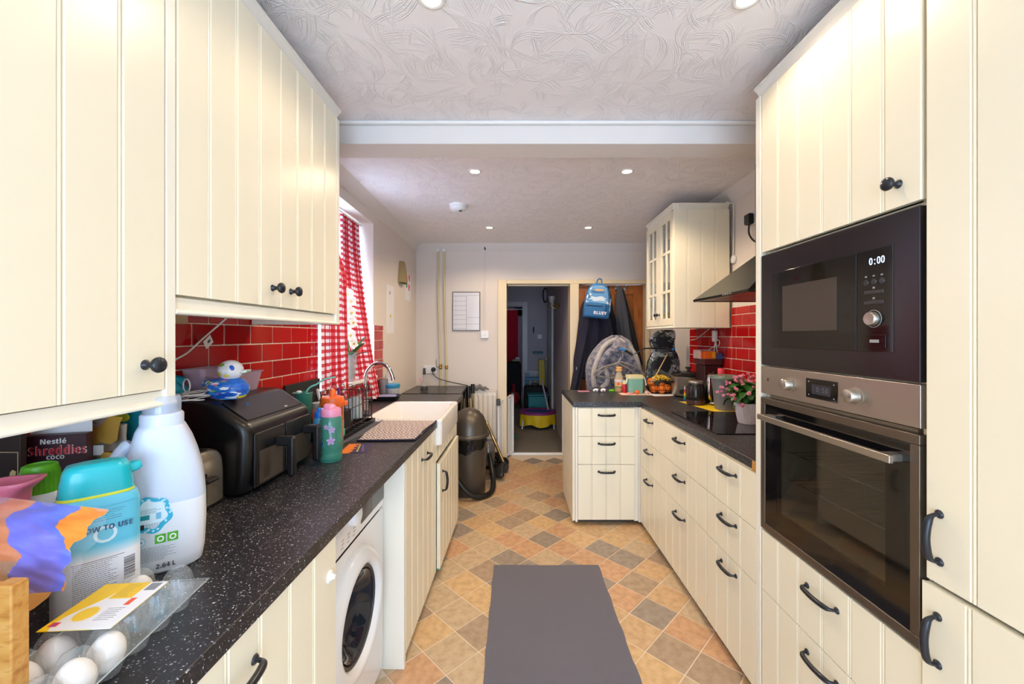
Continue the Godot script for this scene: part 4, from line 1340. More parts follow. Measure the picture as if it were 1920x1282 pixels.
	im.fill(rgb(96, 196, 226))
	text_rows(im, Rect2i(30, 16, 190, 40), 9, rgb(40, 90, 130), 2)
	disc(im, Vector2(150, 110), 34, rgb(214, 236, 246))
	disc(im, Vector2(150, 110), 24, rgb(110, 200, 228))
	for y in range(150, 420):
		im.fill_rect(Rect2i(0, y, 256, 1), rgb(96, 196, 226).lerp(rgb(238, 240, 246), clampf((y - 150) / 50.0, 0, 1)))
	text_rows(im, Rect2i(60, 215, 130, 190), 8, rgb(90, 94, 106), 2)
	im.fill_rect(Rect2i(56, 208, 150, 2), rgb(90, 90, 100))
	bars(im, Rect2i(204, 230, 34, 90))
	part(b, "label", patch_sq(0.1245, 0.0785, -0.97, 0.97, 0.008, 0.192), print_mat("conditioner_label", im))
	words(b, "label_heading", "HOW TO USE", 0.009, mat("navy_print", rgb(40, 70, 110), 0.5), V(0.012, 0.155, 0.0412), Vector3.ZERO, "Droid Sans", 700, 0.0006)
	# --- green and pink capped bottles ---
	b = thing("green_capped_bottle", "white cleaner bottle with a bright green ribbed cap", "bottle", V(-0.949, top, -0.80))
	part(b, "body", G.new().lathe([Vector2(0, 0), Vector2(0.04, 0), Vector2(0.044, 0.006), Vector2(0.044, 0.15), Vector2(0.038, 0.17), Vector2(0.03, 0.185), Vector2(0, 0.185)], 32), mat("pale_bottle", rgb(222, 232, 238), 0.3))
	var g := G.new()
	g.lathe([Vector2(0.0285, 0.183), Vector2(0.027, 0.225), Vector2(0.0245, 0.238), Vector2(0.02, 0.24), Vector2(0.019, 0.236), Vector2(0, 0.236)], 32)
	for i in 26:
		var a := TAU * i / 26
		g.tube([V(cos(a) * 0.0285, 0.186, sin(a) * 0.0285), V(cos(a) * 0.027, 0.226, sin(a) * 0.027)], 0.0011, 5)
	part(b, "cap", g, mat("green_cap", rgb(96, 186, 24), 0.35))
	b = thing("pink_capped_bottle", "white bottle with a pink spouted measuring cap, at the counter's near end", "bottle", V(-0.922, top, -0.72), 0.3)
	part(b, "body", G.new().lathe([Vector2(0, 0), Vector2(0.036, 0), Vector2(0.04, 0.006), Vector2(0.04, 0.14), Vector2(0.036, 0.17), Vector2(0.026, 0.192), Vector2(0, 0.192)], 32), mat("pink_tint", rgb(236, 190, 206), 0.3))
	part(b, "cap", G.new().rings([sq(0.056, 0.054, 0.19), sq(0.06, 0.058, 0.195), sq(0.062, 0.06, 0.212), sq(0.072, 0.064, 0.224, Vector2(0.008, 0)), sq(0.08, 0.066, 0.234, Vector2(0.012, 0)), sq(0.066, 0.058, 0.233, Vector2(0.008, 0)), sq(0.05, 0.045, 0.218)], true, true, true), mat("pink_cap", rgb(240, 128, 158), 0.35))
	# --- boxes and bags against the wall ---
	mat("cereal_brown", rgb(64, 28, 38), 0.4)
	mat("cereal_red", rgb(200, 36, 50), 0.4)
	mat("print_white", rgb(236, 232, 228), 0.5)
	mat("print_cream", rgb(206, 180, 130), 0.5)
	b = thing("cereal_box", "dark brown chocolate cereal box with red and white lettering", "box", V(-1.042, top, -0.912), 0.28)
	part(b, "carton", G.new().bx(-0.058, 0.058, 0.0, 0.272, -0.012, 0.012, 0.001), M.cereal_brown)
	part(b, "open_flap", G.new().bx(-0.056, 0.056, 0.27, 0.315, -0.013, -0.011), M.paper_white)
	words(b, "brand_name", "Nestlé", 0.011, M.print_white, V(0.0, 0.258, 0.0124), Vector3.ZERO, "Droid Sans", 700, 0.0006)
	var wd := words(b, "cereal_name", "Shreddies", 0.0195, M.print_white, V(0.008, 0.237, 0.0123), Vector3.ZERO, "Droid Sans", 700, 0.0005, 0.82)
	words(wd, "name_face", "Shreddies", 0.0187, M.cereal_red, V(0.0, 0.0, 0.0006), Vector3.ZERO, "Droid Sans", 700, 0.0005)
	words(b, "flavour_name", "COCO", 0.0085, M.print_white, V(0.004, 0.222, 0.0124), Vector3.ZERO, "Droid Sans", 700, 0.0006)
	words(b, "grain_text", "grain", 0.012, M.ink, V(0.03, 0.118, 0.0128), Vector3.ZERO, "Droid Sans", 400, 0.0006)
	words(b, "grain_text", "ingredient", 0.012, M.ink, V(0.026, 0.103, 0.0128), Vector3.ZERO, "Droid Sans", 400, 0.0006, 0.8)
	part(b, "cream_panel", G.new().bx(-0.01, 0.0575, 0.03, 0.134, 0.0118, 0.0125), M.print_cream)
	b = thing("coffee_box", "near-black box with a coffee bean outline, at the wall", "box", V(-1.076, top, -0.852))
	part(b, "carton", G.new().bx(-0.03, 0.03, 0.0, 0.305, -0.006, 0.006, 0.001), mat("coffee_black", rgb(36, 20, 20), 0.4))
	part(b, "panel_line", bezel(G.new(), -0.03, 0.026, 0.185, 0.25, 0.0012, 0.0058, 0.0066, 0.0), M.print_cream)
	part(b, "bean_mark", G.new().rings([sq(0.009, 0.001, 0.0, Vector2.ZERO, 1.0, 16), sq(0.0135, 0.001, 0.008, Vector2.ZERO, 1.0, 16), sq(0.009, 0.001, 0.016, Vector2.ZERO, 1.0, 16)]), M.print_cream, V(0.012, 0.196, 0.0066), V(0, 0, -0.4))
	mat("kraft", rgb(196, 150, 60), 0.7)
	mat("bag_grey", rgb(176, 170, 160), 0.6)
	var crumple := func(w: float, h: float, d: float, sd: float) -> G:
		var rs := []
		for i in 11:
			var t := i / 10.0
			var r := PackedVector3Array()
			for q in sq(w * (1.0 - 0.12 * t), d * (1.0 - 0.8 * pow(t, 1.6)), h * t, Vector2.ZERO, 0.5, 26):
				r.append(q + V(sin(q.x * 90 + t * 9 + sd) * 0.005, sin(q.x * 60 + sd * 2) * 0.014 * t, sin(q.x * 130 + t * 14 + sd) * 0.006))
			rs.append(r)
		return G.new().rings(rs)
	b = thing("paper_food_bag", "crumpled grey food bag with a gold inside, open behind the blue bottle", "bag", V(-1.018, top, -0.984), 0.1)
	part(b, "bag", crumple.call(0.125, 0.29, 0.036, 1.0), M.bag_grey)
	part(b, "gold_fold", G.new().grid(10, 6, func(u: float, q: float) -> Vector3: return V(lerpf(-0.06, 0.062, u), 0.20 + 0.055 * q + 0.05 * u + 0.008 * sin(u * 12 + q * 5), 0.03 - 0.016 * q + 0.003 * sin(u * 9))), M.kraft)
	part(b, "bar_code", G.new().bx(0.008, 0.045, 0.215, 0.238, 0.036, 0.0365), M.print_white, V(0, 0, 0.01))
	b = thing("teal_food_pouch", "teal printed food pouch standing at the wall behind the paper bag", "pouch", V(-0.985, top, -1.028), 0.0)
	part(b, "pouch", crumple.call(0.10, 0.325, 0.02, 3.0), mat("pouch_teal", rgb(30, 150, 172), 0.35))
	part(b, "printed_badge", G.new().lathe([Vector2(0, 0), Vector2(0.018, 0), Vector2(0.018, 0.001), Vector2(0, 0.001)], 20, Vector3.ZERO, 1.0, 0.6), M.lime_line, V(-0.005, 0.29, 0.018), V(PI / 2, 0, 0))
	single("gold_packet", "small golden brown packet slumped behind the turquoise cap", "packet", crumple.call(0.13, 0.215, 0.05, 5.0), M.kraft, V(-0.905, top, -0.945), V(0, 0.5, 0))
	# --- bamboo board and bread bag at the near end ---
	single("bamboo_board", "thick bamboo board standing upright at the near end of the counter", "board", G.new().bx(-1.04, -0.646, top, 1.108, -0.512, -0.495, 0.003).bx(-0.6455, -0.621, top, 1.112, -0.514, -0.493, 0.003), M.bamboo)
	b = thing("bread_loaf_bag", "sliced bread in a clear bag with orange and violet bands", "bread bag", V(0, 0, 0))
	var lf := []
	for i in 9:
		var t := i / 8.0
		var k := 1.0 if i > 0 and i < 8 else 0.86
		var r := PackedVector3Array()
		for q in rr(0.115 * k, 0.13 * k, 0.035, 3, Vector2(-0.585, 1.068)):
			r.append(V(lerpf(-1.0, -0.72, t), q.y, q.x))
		lf.append(r)
	part(b, "loaf", G.new().rings(lf), mat("crust", rgb(206, 146, 78), 0.7))
	im = Image.create(256, 256, false, Image.FORMAT_RGBA8)
	for y in 256:
		for x in 256:
			var yy := 255 - y
			var s := x - (yy - 128) * 0.14 + 10.0 * sin(yy * 0.03)
			var c := Color(0.93, 0.93, 0.97, 0.14)
			if s > 246:
				c = Color(0.97, 0.55, 0.12, 0.9)
			elif s > 198:
				c = Color(0.42, 0.46, 0.90, 0.8)
			elif s > 170 and yy < 170:
				c = Color(0.93, 0.58, 0.42, 0.55)
			elif s > 136 and yy < 130 and yy > 20:
				c = Color(0.55, 0.53, 0.84, 0.5)
			im.set_pixel(x, y, c)
	var bm := print_mat("bag_film", im, 0.3)
	bm.transparency = BaseMaterial3D.TRANSPARENCY_ALPHA
	var film := func(dz: float, sd: float) -> G:
		return G.new().grid(46, 26, func(u: float, q: float) -> Vector3:
			var a := V(-1.02, 1.185, -0.64).lerp(V(-0.615, 1.158, -0.605), u)
			var c := V(-1.0, 1.06, -0.515).lerp(V(-0.636, 1.060, -0.565), u)
			var p := a.lerp(c, q)
			var swell := sin(PI * q) * (0.035 * (1.0 - u) + 0.012)
			var cr := 0.0016 * sin(u * 31 + q * 17 + sd) + 0.0013 * sin(u * 57 - q * 41 + sd * 2) + 0.001 * sin(u * 23 + q * 70)
			return p + V(0.004 * sin(q * 23 + sd), cr * 0.6 + swell * 0.8, dz * sin(PI * q) + cr + swell * 0.7))
	part(b, "bag", film.call(0.01, 0.0), bm)
	part(b, "bag_back", film.call(-0.02, 2.0), clear("clear_film", rgb(236, 236, 244), 0.1, 0.1))
	# --- egg carton, hinged clear plastic, eggs inside ---
	var ex := -0.629
	var clr := clear("carton_plastic", rgb(235, 242, 240), 0.09, 0.05)
	b = thing("egg_carton", "clear plastic egg carton with a yellow and white paper label", "egg carton", V(ex, top, -0.602), 0.12)
	for q in 12:
		var tc := []
		for e in [[0.006, 0.001], [0.0135, 0.0012], [0.0165, 0.005], [0.0215, 0.02], [0.0245, 0.0355]]:
			var r := PackedVector3Array()
			for j in 40:
				var a := TAU * j / 40
				var k: float = e[0] * (1.0 + 0.04 * cos(a * 8.0))
				r.append(V(-0.0325 + 0.065 * (q % 2) + cos(a) * k, e[1], 0.12 - 0.048 * (q / 2) + sin(a) * k))
			tc.append(r)
		part(b, "tray_cup", G.new().rings(tc, true, true, false), clr)
	for q in 12:
		var cp := []
		for e in [[0.024, 0.037], [0.0225, 0.05], [0.0195, 0.063], [0.0135, 0.0725], [0.009, 0.0735]]:
			var r := PackedVector3Array()
			for j in 40:
				var a := TAU * j / 40
				var k: float = e[0] * (1.0 + 0.05 * cos(a * 8.0))
				r.append(V(-0.0325 + 0.065 * (q % 2) + cos(a) * k, e[1], 0.12 - 0.048 * (q / 2) + sin(a) * k))
			cp.append(r)
		part(b, "lid_cup", G.new().rings(cp, true, false, true), clr)
	part(b, "rim_edge", G.new().tube([V(-0.069, 0.037, -0.148), V(0.069, 0.037, -0.148), V(0.069, 0.037, 0.148), V(-0.069, 0.037, 0.148)], 0.0011, 6, true), clear("rim_edge", rgb(225, 235, 232), 0.4, 0.05))
	part(b, "rim", ring_up(rr(0.138, 0.296, 0.012, 4), 0.0355, 0.0368, 0.0), clear("carton_rim", rgb(225, 235, 232), 0.03, 0.05))
	im = Image.create(256, 256, false, Image.FORMAT_RGB8)
	im.fill(rgb(238, 238, 244))
	for y in 256:
		var wv := int(60 + 34 * sin(y * 0.02 + 0.5))
		im.fill_rect(Rect2i(0, y, wv if y > 60 else wv + 30, 1), rgb(248, 204, 24))
	disc(im, Vector2(92, 176), 44, rgb(240, 232, 220))
	disc(im, Vector2(92, 176), 37, rgb(246, 205, 48))
	im.fill_rect(Rect2i(96, 0, 90, 96), rgb(244, 198, 24))
	text_rows(im, Rect2i(104, 10, 60, 76), 8, rgb(170, 140, 40), 2)
	text_rows(im, Rect2i(150, 150, 70, 70), 10, rgb(110, 110, 120), 3)
	for i in 22:
		im.fill_rect(Rect2i(196 + i * 2, 6, 1 if i % 3 else 2, 46), rgb(60, 60, 70))
	im.fill_rect(Rect2i(14, 214, 30, 22), rgb(226, 60, 80))
	im.fill_rect(Rect2i(26, 214, 6, 22), rgb(90, 80, 190))
	im.fill_rect(Rect2i(190, 96, 22, 40), rgb(236, 90, 40))
	g = G.new()
	g.box(Vector3.ZERO, V(0.098, 0.0012, 0.106))
	for i in g.u.size():
		g.u[i] = Vector2(g.v[i].x / 0.098 + 0.5, g.v[i].z / 0.106 + 0.5)
	part(b, "paper_label", g, print_mat("egg_label", im), V(-0.002, 0.0765, -0.022), V(0.02, -0.04, 0.0))
	mat("eggshell", rgb(240, 234, 228), 0.45)
	var egg := G.new()
	var ep := []
	for i in 17:
		var a := -PI / 2 + PI * i / 16
		ep.append(Vector2(0.0215 * cos(a) * (1.0 - 0.10 * sin(a)) if i > 0 and i < 16 else 0.0, 0.0285 * sin(a)))
	egg.lathe(ep, 24, Vector3.ZERO, 1, 1, -1)
	var egg_mesh := egg.mesh()
	var eggs := {0: "at the carton's near inner corner", 1: "at the carton's near outer corner", 2: "second from the near end, wall side", 3: "second from the near end, counter-edge side", 4: "just before the paper label, wall side", 5: "just before the paper label, counter-edge side", 6: "alone beyond the paper label"}
	var en := 0
	for q in [[-1, 0], [1, 0], [-1, 1], [1, 1], [-1, 2], [1, 2], [-1, 5]]:
		var lp := Basis(Vector3.UP, 0.12) * V(q[0] * 0.0325, 0.0, 0.120 - q[1] * 0.048)
		en += 1
		single("egg", "white egg in the clear carton, " + eggs[en - 1], "egg", egg_mesh, M.eggshell, V(ex, top + 0.0355, -0.602) + lp, V(0.15 * q[0], q[1], 0.1), "white eggs in the clear carton")
	# --- toaster ---
	b = thing("toaster", "chrome two-slot toaster with a black lever, beside the air fryer", "toaster", V(-0.968, top, -1.128))
	var ts := []
	for q in [[0.0, 0.158, 0.182], [0.012, 0.168, 0.19], [0.10, 0.166, 0.19], [0.135, 0.158, 0.188], [0.155, 0.138, 0.178], [0.163, 0.11, 0.165]]:
		var r := PackedVector3Array()
		for w in rr(q[2], q[1], 0.02, 4):
			r.append(V(w.x, q[0], w.y))
		ts.append(r)
	part(b, "body", G.new().rings(ts), mat("toaster_chrome", rgb(176, 166, 150), 0.22, 0.75))
	part(b, "base", G.new().bx(-0.094, 0.096, -0.0, 0.014, -0.085, 0.085, 0.005), M.black_plastic)
	part(b, "lever_slot", G.new().bx(0.094, 0.0962, 0.022, 0.105, -0.006, 0.006), M.black_plastic)
	part(b, "lever", G.new().bx(0.095, 0.122, 0.083, 0.095, -0.022, 0.022, 0.005), M.black_plastic)
	part(b, "browning_knob", G.new().lathe([Vector2(0.016, 0), Vector2(0.014, 0.012), Vector2(0, 0.013)], 20), M.black_plastic, V(0.094, 0.03, 0.045), V(0, 0, -PI / 2))
	for z in [-0.032, 0.032]:
		part(b, "bread_slot", G.new().bx(-0.07, 0.07, 0.1615, 0.1640, z - 0.014, z + 0.014), M.black_matte)
	# --- twin-drawer air fryer ---
	b = thing("air_fryer", "large black twin-drawer air fryer with sloping top panel", "air fryer", V(0, 0, -1.405))
	var af := []
	for q in [[0.932, -0.835], [0.94, -0.822], [1.0, -0.812], [1.11, -0.808], [1.135, -0.812], [1.15, -0.826], [1.18, -0.872], [1.207, -0.91], [1.216, -0.925], [1.217, -0.95]]:
		var r := PackedVector3Array()
		var w: float = q[1] + 1.085
		for p in rr(w, 0.385 if q[0] > 0.935 and q[0] < 1.21 else 0.37, 0.035, 6):
			r.append(V(p.x - 1.085 + w / 2, q[0], p.y))
		af.append(r)
	part(b, "body", G.new().rings(af), mat("fryer_black", rgb(13, 12, 14), 0.3))
	part(b, "foot", G.new().bx(-1.07, -0.86, top, 0.934, -0.17, 0.17), M.black_matte)
	g = G.new()
	slab4(g, [V(-0.914, 1.2085, -0.158), V(-0.914, 1.2085, 0.158), V(-0.834, 1.1545, 0.158), V(-0.834, 1.1545, -0.158)], [V(-0.912, 1.2120, -0.158), V(-0.912, 1.2120, 0.158), V(-0.832, 1.1575, 0.158), V(-0.832, 1.1575, -0.158)])
	var tp := part(b, "touch_panel", g, mat("panel_black", rgb(25, 22, 22), 0.3))
	var pw := []
	for i in 14:
		var a := 0.5 + (TAU - 1.0) * i / 13
		pw.append(V(sin(a) * 0.0065, 0, -cos(a) * 0.0065))
	part(tp, "power_mark", G.new().tube(pw, 0.0009, 5).tube([V(0, 0, -0.007), V(0, 0, 0)], 0.0009, 5), mat("icon_blue", rgb(60, 140, 220), 0.4), V(-0.885, 1.1945, 0.085), V(0, -PI / 2, -0.585))
	part(tp, "mark", G.new().box(Vector3.ZERO, V(0.004, 0.001, 0.016)), M.print_white, V(-0.838, 1.1647, -0.06), V(0, 0, -0.585))
	mat("fryer_window", rgb(72, 62, 52), 0.08)
	for k in 2:
		var z := 0.085 - k * 0.172
		var dw := part(b, "drawer", G.new().bx(-0.815, -0.802, 0.945, 1.118, z - 0.083, z + 0.083, 0.006), M.fryer_black)
		part(dw, "window", G.new().bx(-0.803, -0.8005, 0.955, 1.058, z - 0.062, z + 0.062, 0.001), M.fryer_window)
		part(dw, "handle", G.new().bx(-0.806, -0.752, 1.05, 1.082, z - 0.052, z - 0.020, 0.007).bx(-0.768, -0.742, 0.945, 1.082, z - 0.052, z - 0.020, 0.009), M.black_plastic)
	# --- on top of the fryer ---
	b = thing("painted_duck", "splash-painted plastic duck in blue, pink and white on the air fryer", "duck", V(-0.925, 1.2175, -1.295), 0.25)
	var sp := print_mat("duck_paint", splash_image(256, rgb(40, 110, 205), [rgb(26, 90, 200), rgb(30, 120, 220), rgb(30, 110, 214), rgb(20, 80, 180), rgb(236, 120, 160), rgb(240, 214, 60), rgb(110, 190, 60), rgb(240, 240, 244), rgb(40, 140, 220)], 90), 0.3)
	sp.uv1_scale = Vector3(1, 1, 1)
	var db := []
	for q in [[0.0, 0.07, 0.05, 0.0], [0.006, 0.095, 0.07, 0.0], [0.022, 0.118, 0.086, -0.002], [0.04, 0.122, 0.086, -0.003], [0.054, 0.11, 0.076, -0.006], [0.064, 0.085, 0.06, -0.006], [0.068, 0.05, 0.04, -0.004]]:
		db.append(sq(q[1], q[2], q[0], Vector2(q[3], 0), 0.95, 32))
	part(b, "body", G.new().rings(db), sp)
	var db2 := print_mat("duck_head_paint", splash_image(128, rgb(236, 236, 238), [rgb(236, 214, 80), rgb(120, 190, 60), rgb(240, 150, 190), rgb(240, 240, 244), rgb(248, 248, 250)], 40), 0.3)
	part(b, "head", ball(0.036, 24, V(0.005, 0.092, 0), 0.92), db2)
	part(b, "tail", G.new().tube(arc([V(-0.045, 0.04, 0), V(-0.062, 0.052, 0), V(-0.068, 0.062, 0)], 3), [0.022, 0.02, 0.018, 0.016, 0.012, 0.008, 0.004], 10), sp)
	part(b, "beak", G.new().rings([sq(0.002, 0.03, 0.0), sq(0.012, 0.032, 0.01), sq(0.01, 0.028, 0.02), sq(0.004, 0.016, 0.026)]), db2, V(0.036, 0.085, 0), V(0, 0, -1.35))
	for z in [-0.026, 0.026]:
		part(b, "eye", ball(0.0085, 12, V(0.026 - 0.008, 0.1, z * 1.12), 1.2, 1.0, 0.5), mat("duck_blue", rgb(20, 90, 200), 0.3))
		part(b, "wing", ball(0.03, 16, V(-0.01, 0.042, z * 1.5), 0.62, 1.2, 0.35), sp)
	var tub := clear("tub_plastic", rgb(196, 170, 190), 0.55, 0.4)
	b = thing("plastic_tub", "pale translucent plastic tub behind the painted duck", "tub", V(-1.03, 1.2175, -1.43))
	var mk := func(x: float, z: float, h: float, w: float, d: float, y0: float) -> G:
		var rs := []
		for q in [[0.0, 0.86], [h, 1.0], [h + 0.002, 1.06], [h + 0.005, 1.06], [h + 0.004, 0.98], [0.004, 0.85]]:
			var r := PackedVector3Array()
			for p in rr(w * q[1], d * q[1], 0.014, 3):
				r.append(V(x + p.x, y0 + q[0], z + p.y))
			rs.append(r)
		return G.new().rings(rs)
	part(b, "tub", mk.call(0.0, 0.0, 0.066, 0.10, 0.26, 0.0), tub)
	b = thing("plastic_tub", "second translucent tub sitting inside the first, nearer the cupboard", "tub", V(-1.035, 1.2215, -1.345))
	part(b, "tub", mk.call(0.0, 0.0, 0.088, 0.074, 0.13, 0.0), tub)
	var cl := []
	for i in 96:
		var a := TAU * i / 24.0
		cl.append(V(cos(a) * (0.026 + 0.008 * sin(i * 0.7)), 0.006 + 0.00028 * i + 0.006 * sin(a * 0.5), sin(a) * (0.04 + 0.008 * cos(i * 0.4))))
	var up := []
	for i in 20:
		var a := TAU * i / 20.0
		up.append(V(-0.02 + cos(a) * 0.017, 0.05 + sin(a) * 0.02, 0.01 + cos(a) * 0.008))
	single("cable_coil", "coil of thin white cable lying on the air fryer by the tubs", "cable", G.new().tube(cl, 0.0022, 6).tube(up, 0.0022, 6, true), M.white_cable, V(-0.985, 1.218, -1.235))
	single("blue_sachet", "small blue and white sachet propped at the back of the air fryer", "sachet", crumple.call(0.05, 0.085, 0.018, 2.0), M.pouch_teal, V(-1.055, 1.218, -1.25), V(0, 0.4, 0))
	b = thing("hanging_cable", "thin white cable with a paper tag hanging below the wall cupboard", "cable", V(0, 0, 0))
	part(b, "wire", G.new().tube(arc([V(-1.02, 1.50, -1.44), V(-1.05, 1.46, -1.42), V(-1.075, 1.405, -1.37), V(-1.08, 1.365, -1.32), V(-1.07, 1.325, -1.23), V(-1.06, 1.235, -1.19)]), 0.003, 8), M.white_cable)
	part(b, "paper_tag", G.new().box(Vector3.ZERO, V(0.001, 0.03, 0.05)), M.paper_white, V(-1.072, 1.40, -1.40), V(0.5, 0.2, 0.1))
	part(b, "tag_print", G.new().box(Vector3.ZERO, V(0.0004, 0.008, 0.018)), M.ink, V(-1.0712, 1.402, -1.402), V(0.5, 0.2, 0.1))
	# --- drinks bottles beyond the fryer ---
	b = thing("green_sports_bottle", "translucent green drinks bottle with a pink lid and flower print", "bottle", V(-0.735, top, -1.60))
	var gb := clear("green_clear", rgb(70, 150, 128), 0.62, 0.2)
	part(b, "body", G.new().lathe([Vector2(0, 0.0), Vector2(0.038, 0.0), Vector2(0.0425, 0.006), Vector2(0.0425, 0.03), Vector2(0.0415, 0.035), Vector2(0.0425, 0.04), Vector2(0.0425, 0.155), Vector2(0.036, 0.170), Vector2(0.034, 0.178)], 36), gb)
	part(b, "base", G.new().lathe([Vector2(0, 0.001), Vector2(0.04, 0.001), Vector2(0.0418, 0.012), Vector2(0, 0.014)], 32), mat("green_base", rgb(70, 160, 138), 0.3))
	part(b, "lid", G.new().lathe([Vector2(0.037, 0.176), Vector2(0.038, 0.18), Vector2(0.038, 0.20), Vector2(0.035, 0.207), Vector2(0, 0.209)], 32), mat("lid_pink", rgb(236, 148, 178), 0.35))
	part(b, "spout", G.new().rings([sq(0.04, 0.05, 0.0), sq(0.04, 0.048, 0.008), sq(0.034, 0.036, 0.016, Vector2(-0.004, 0)), sq(0.02, 0.024, 0.019, Vector2(-0.006, 0))]), M.lid_pink, V(-0.004, 0.205, 0))
	mat("petal_lilac", rgb(186, 150, 196), 0.5)
	mat("petal_blue", rgb(40, 120, 176), 0.5)
	for q in [[0.42, 0.085, "petal_lilac", 0.016], [0.5, 0.128, "petal_lilac", 0.013], [-0.5, 0.072, "petal_blue", 0.014], [-0.62, 0.11, "petal_blue", 0.012], [0.02, 0.14, "petal_lilac", 0.010]]:
		var fl := G.new()
		for i in 5:
			fl.t = Transform3D(Basis(Vector3.FORWARD, TAU * i / 5), Vector3.ZERO)
			var pts := PackedVector3Array()
			fl.rings([_petal(q[3], 0.0), _petal(q[3], 0.0006)])
		part(b, "flower_print", fl, M[q[2]], V(sin(q[0]) * 0.0428, q[1], cos(q[0]) * 0.0428), V(0, q[0], 0))
	b = thing("orange_lidded_bottle", "clear drinks bottle with a bright orange lid and orange side straps", "bottle", V(-0.815, top, -1.79))
	part(b, "body", G.new().lathe([Vector2(0, 0), Vector2(0.042, 0), Vector2(0.046, 0.008), Vector2(0.046, 0.17), Vector2(0.043, 0.182)], 32), clear("bottle_clear", rgb(214, 206, 196), 0.3, 0.05))
	part(b, "contents", G.new().lathe([Vector2(0, 0.006), Vector2(0.040, 0.006), Vector2(0.043, 0.012), Vector2(0.043, 0.13), Vector2(0, 0.13)], 28), mat("cola_dark", rgb(40, 26, 24), 0.2))
	part(b, "printed_band", patch(0.0465, -1.2, 1.3, 0.135, 0.155), M.print_white)
	mat("orange_plastic", rgb(244, 110, 40), 0.35)
	part(b, "lid", G.new().lathe([Vector2(0.045, 0.18), Vector2(0.05, 0.183), Vector2(0.05, 0.21), Vector2(0.047, 0.222), Vector2(0.03, 0.228), Vector2(0, 0.229)], 32), M.orange_plastic)
	part(b, "spout", G.new().lathe([Vector2(0.014, 0.226), Vector2(0.013, 0.252), Vector2(0.009, 0.258), Vector2(0, 0.258)], 20), M.orange_plastic)
	for s in [-1, 1]:
		part(b, "strap", G.new().tube([V(s * 0.047, 0.205, 0.01), V(s * 0.052, 0.19, 0.012), V(s * 0.052, 0.05, 0.012)], 0.0035, 8), M.orange_plastic)
	part(b, "lid_tab", G.new().bx(0.046, 0.066, 0.184, 0.206, -0.012, 0.012, 0.005), M.orange_plastic)
	b = thing("blue_capped_bottle", "small blue bottle with a blue cap between the two drinks bottles", "bottle", V(-0.800, top, -1.64))
	part(b, "body", G.new().lathe([Vector2(0, 0), Vector2(0.022, 0), Vector2(0.025, 0.005), Vector2(0.025, 0.15), Vector2(0.017, 0.165), Vector2(0, 0.165)], 24), mat("bottle_blue", rgb(70, 150, 190), 0.3))
	part(b, "cap", G.new().lathe([Vector2(0.019, 0.162), Vector2(0.019, 0.185), Vector2(0.011, 0.19), Vector2(0.0095, 0.2), Vector2(0, 0.203)], 24), mat("cap_blue", rgb(24, 110, 200), 0.35))
	b = thing("teal_tumbler", "teal beaker with a bent drinking straw", "tumbler", V(-0.925, top, -1.745))
	part(b, "cup", G.new().lathe([Vector2(0, 0), Vector2(0.028, 0), Vector2(0.031, 0.004), Vector2(0.039, 0.245), Vector2(0.041, 0.248), Vector2(0.039, 0.25), Vector2(0.036, 0.247), Vector2(0.03, 0.01), Vector2(0, 0.008)], 32), mat("teal_cup", rgb(58, 130, 112), 0.35))
	part(b, "straw", G.new().tube(arc([V(-0.01, 0.03, 0.0), V(0.012, 0.24, 0.0), V(0.055, 0.285, -0.02), V(0.085, 0.305, -0.03), V(0.125, 0.312, -0.04)]), 0.004, 8), mat("straw_mint", rgb(110, 196, 176), 0.4))
	part(b, "ice_spoon", ball(0.012, 12, V(-0.012, 0.252, 0.008), 0.6), M.white_plastic)
	b = thing("grey_pot", "small grey and pink pot between the teal beaker and orange lid", "pot", V(-0.885, top, -1.822))
	part(b, "pot", G.new().lathe([Vector2(0, 0), Vector2(0.03, 0), Vector2(0.035, 0.19), Vector2(0.033, 0.193), Vector2(0.0, 0.18)], 28), mat("pot_grey", rgb(150, 150, 146), 0.4))
	part(b, "band", G.new().lathe([Vector2(0.0345, 0.12), Vector2(0.0362, 0.165), Vector2(0.035, 0.166)], 28), mat("pot_pink", rgb(214, 130, 110), 0.5))
	single("black_board", "black board leaning on the red tiles behind the drying rack", "board", G.new().bx(-1.098, -1.088, top, 1.185, -2.235, -1.90, 0.003), M.black_matte)
	# --- leaflet ---
	im = Image.create(256, 160, false, Image.FORMAT_RGB8)
	im.fill(rgb(44, 34, 74))
	for y in 160:
		var e := int(96 + 14 * sin(y * 0.16) + 10 * sin(y * 0.37 + 1.0))
		im.fill_rect(Rect2i(0, y, e, 1), rgb(242, 128, 26))
	for i in 5:
		disc(im, Vector2(120 + i * 7, 24 + i * 26), 9, rgb(236, 210, 70))
		im.fill_rect(Rect2i(150 + i * 12, 20 + i * 22, 5, 34), rgb(150, 140, 190))
	g = G.new()
	g.box(Vector3.ZERO, V(0.115, 0.001, 0.15))
	for i in g.u.size():
		g.u[i] = Vector2(g.v[i].x / 0.115 + 0.5, g.v[i].z / 0.15 + 0.5)
	single("party_leaflet", "orange and purple leaflet lying flat beside the green bottle", "leaflet", g, print_mat("leaflet_print", im), V(-0.692, top + 0.0007, -1.765), V(0, 0.12, 0))

func _petal(s: float, z: float) -> PackedVector3Array:
	var out := PackedVector3Array()
	for i in 12:
		var a := TAU * i / 12
		out.append(V(cos(a) * s * 0.34, s * 0.55 + sin(a) * s * 0.5, z))
	return out

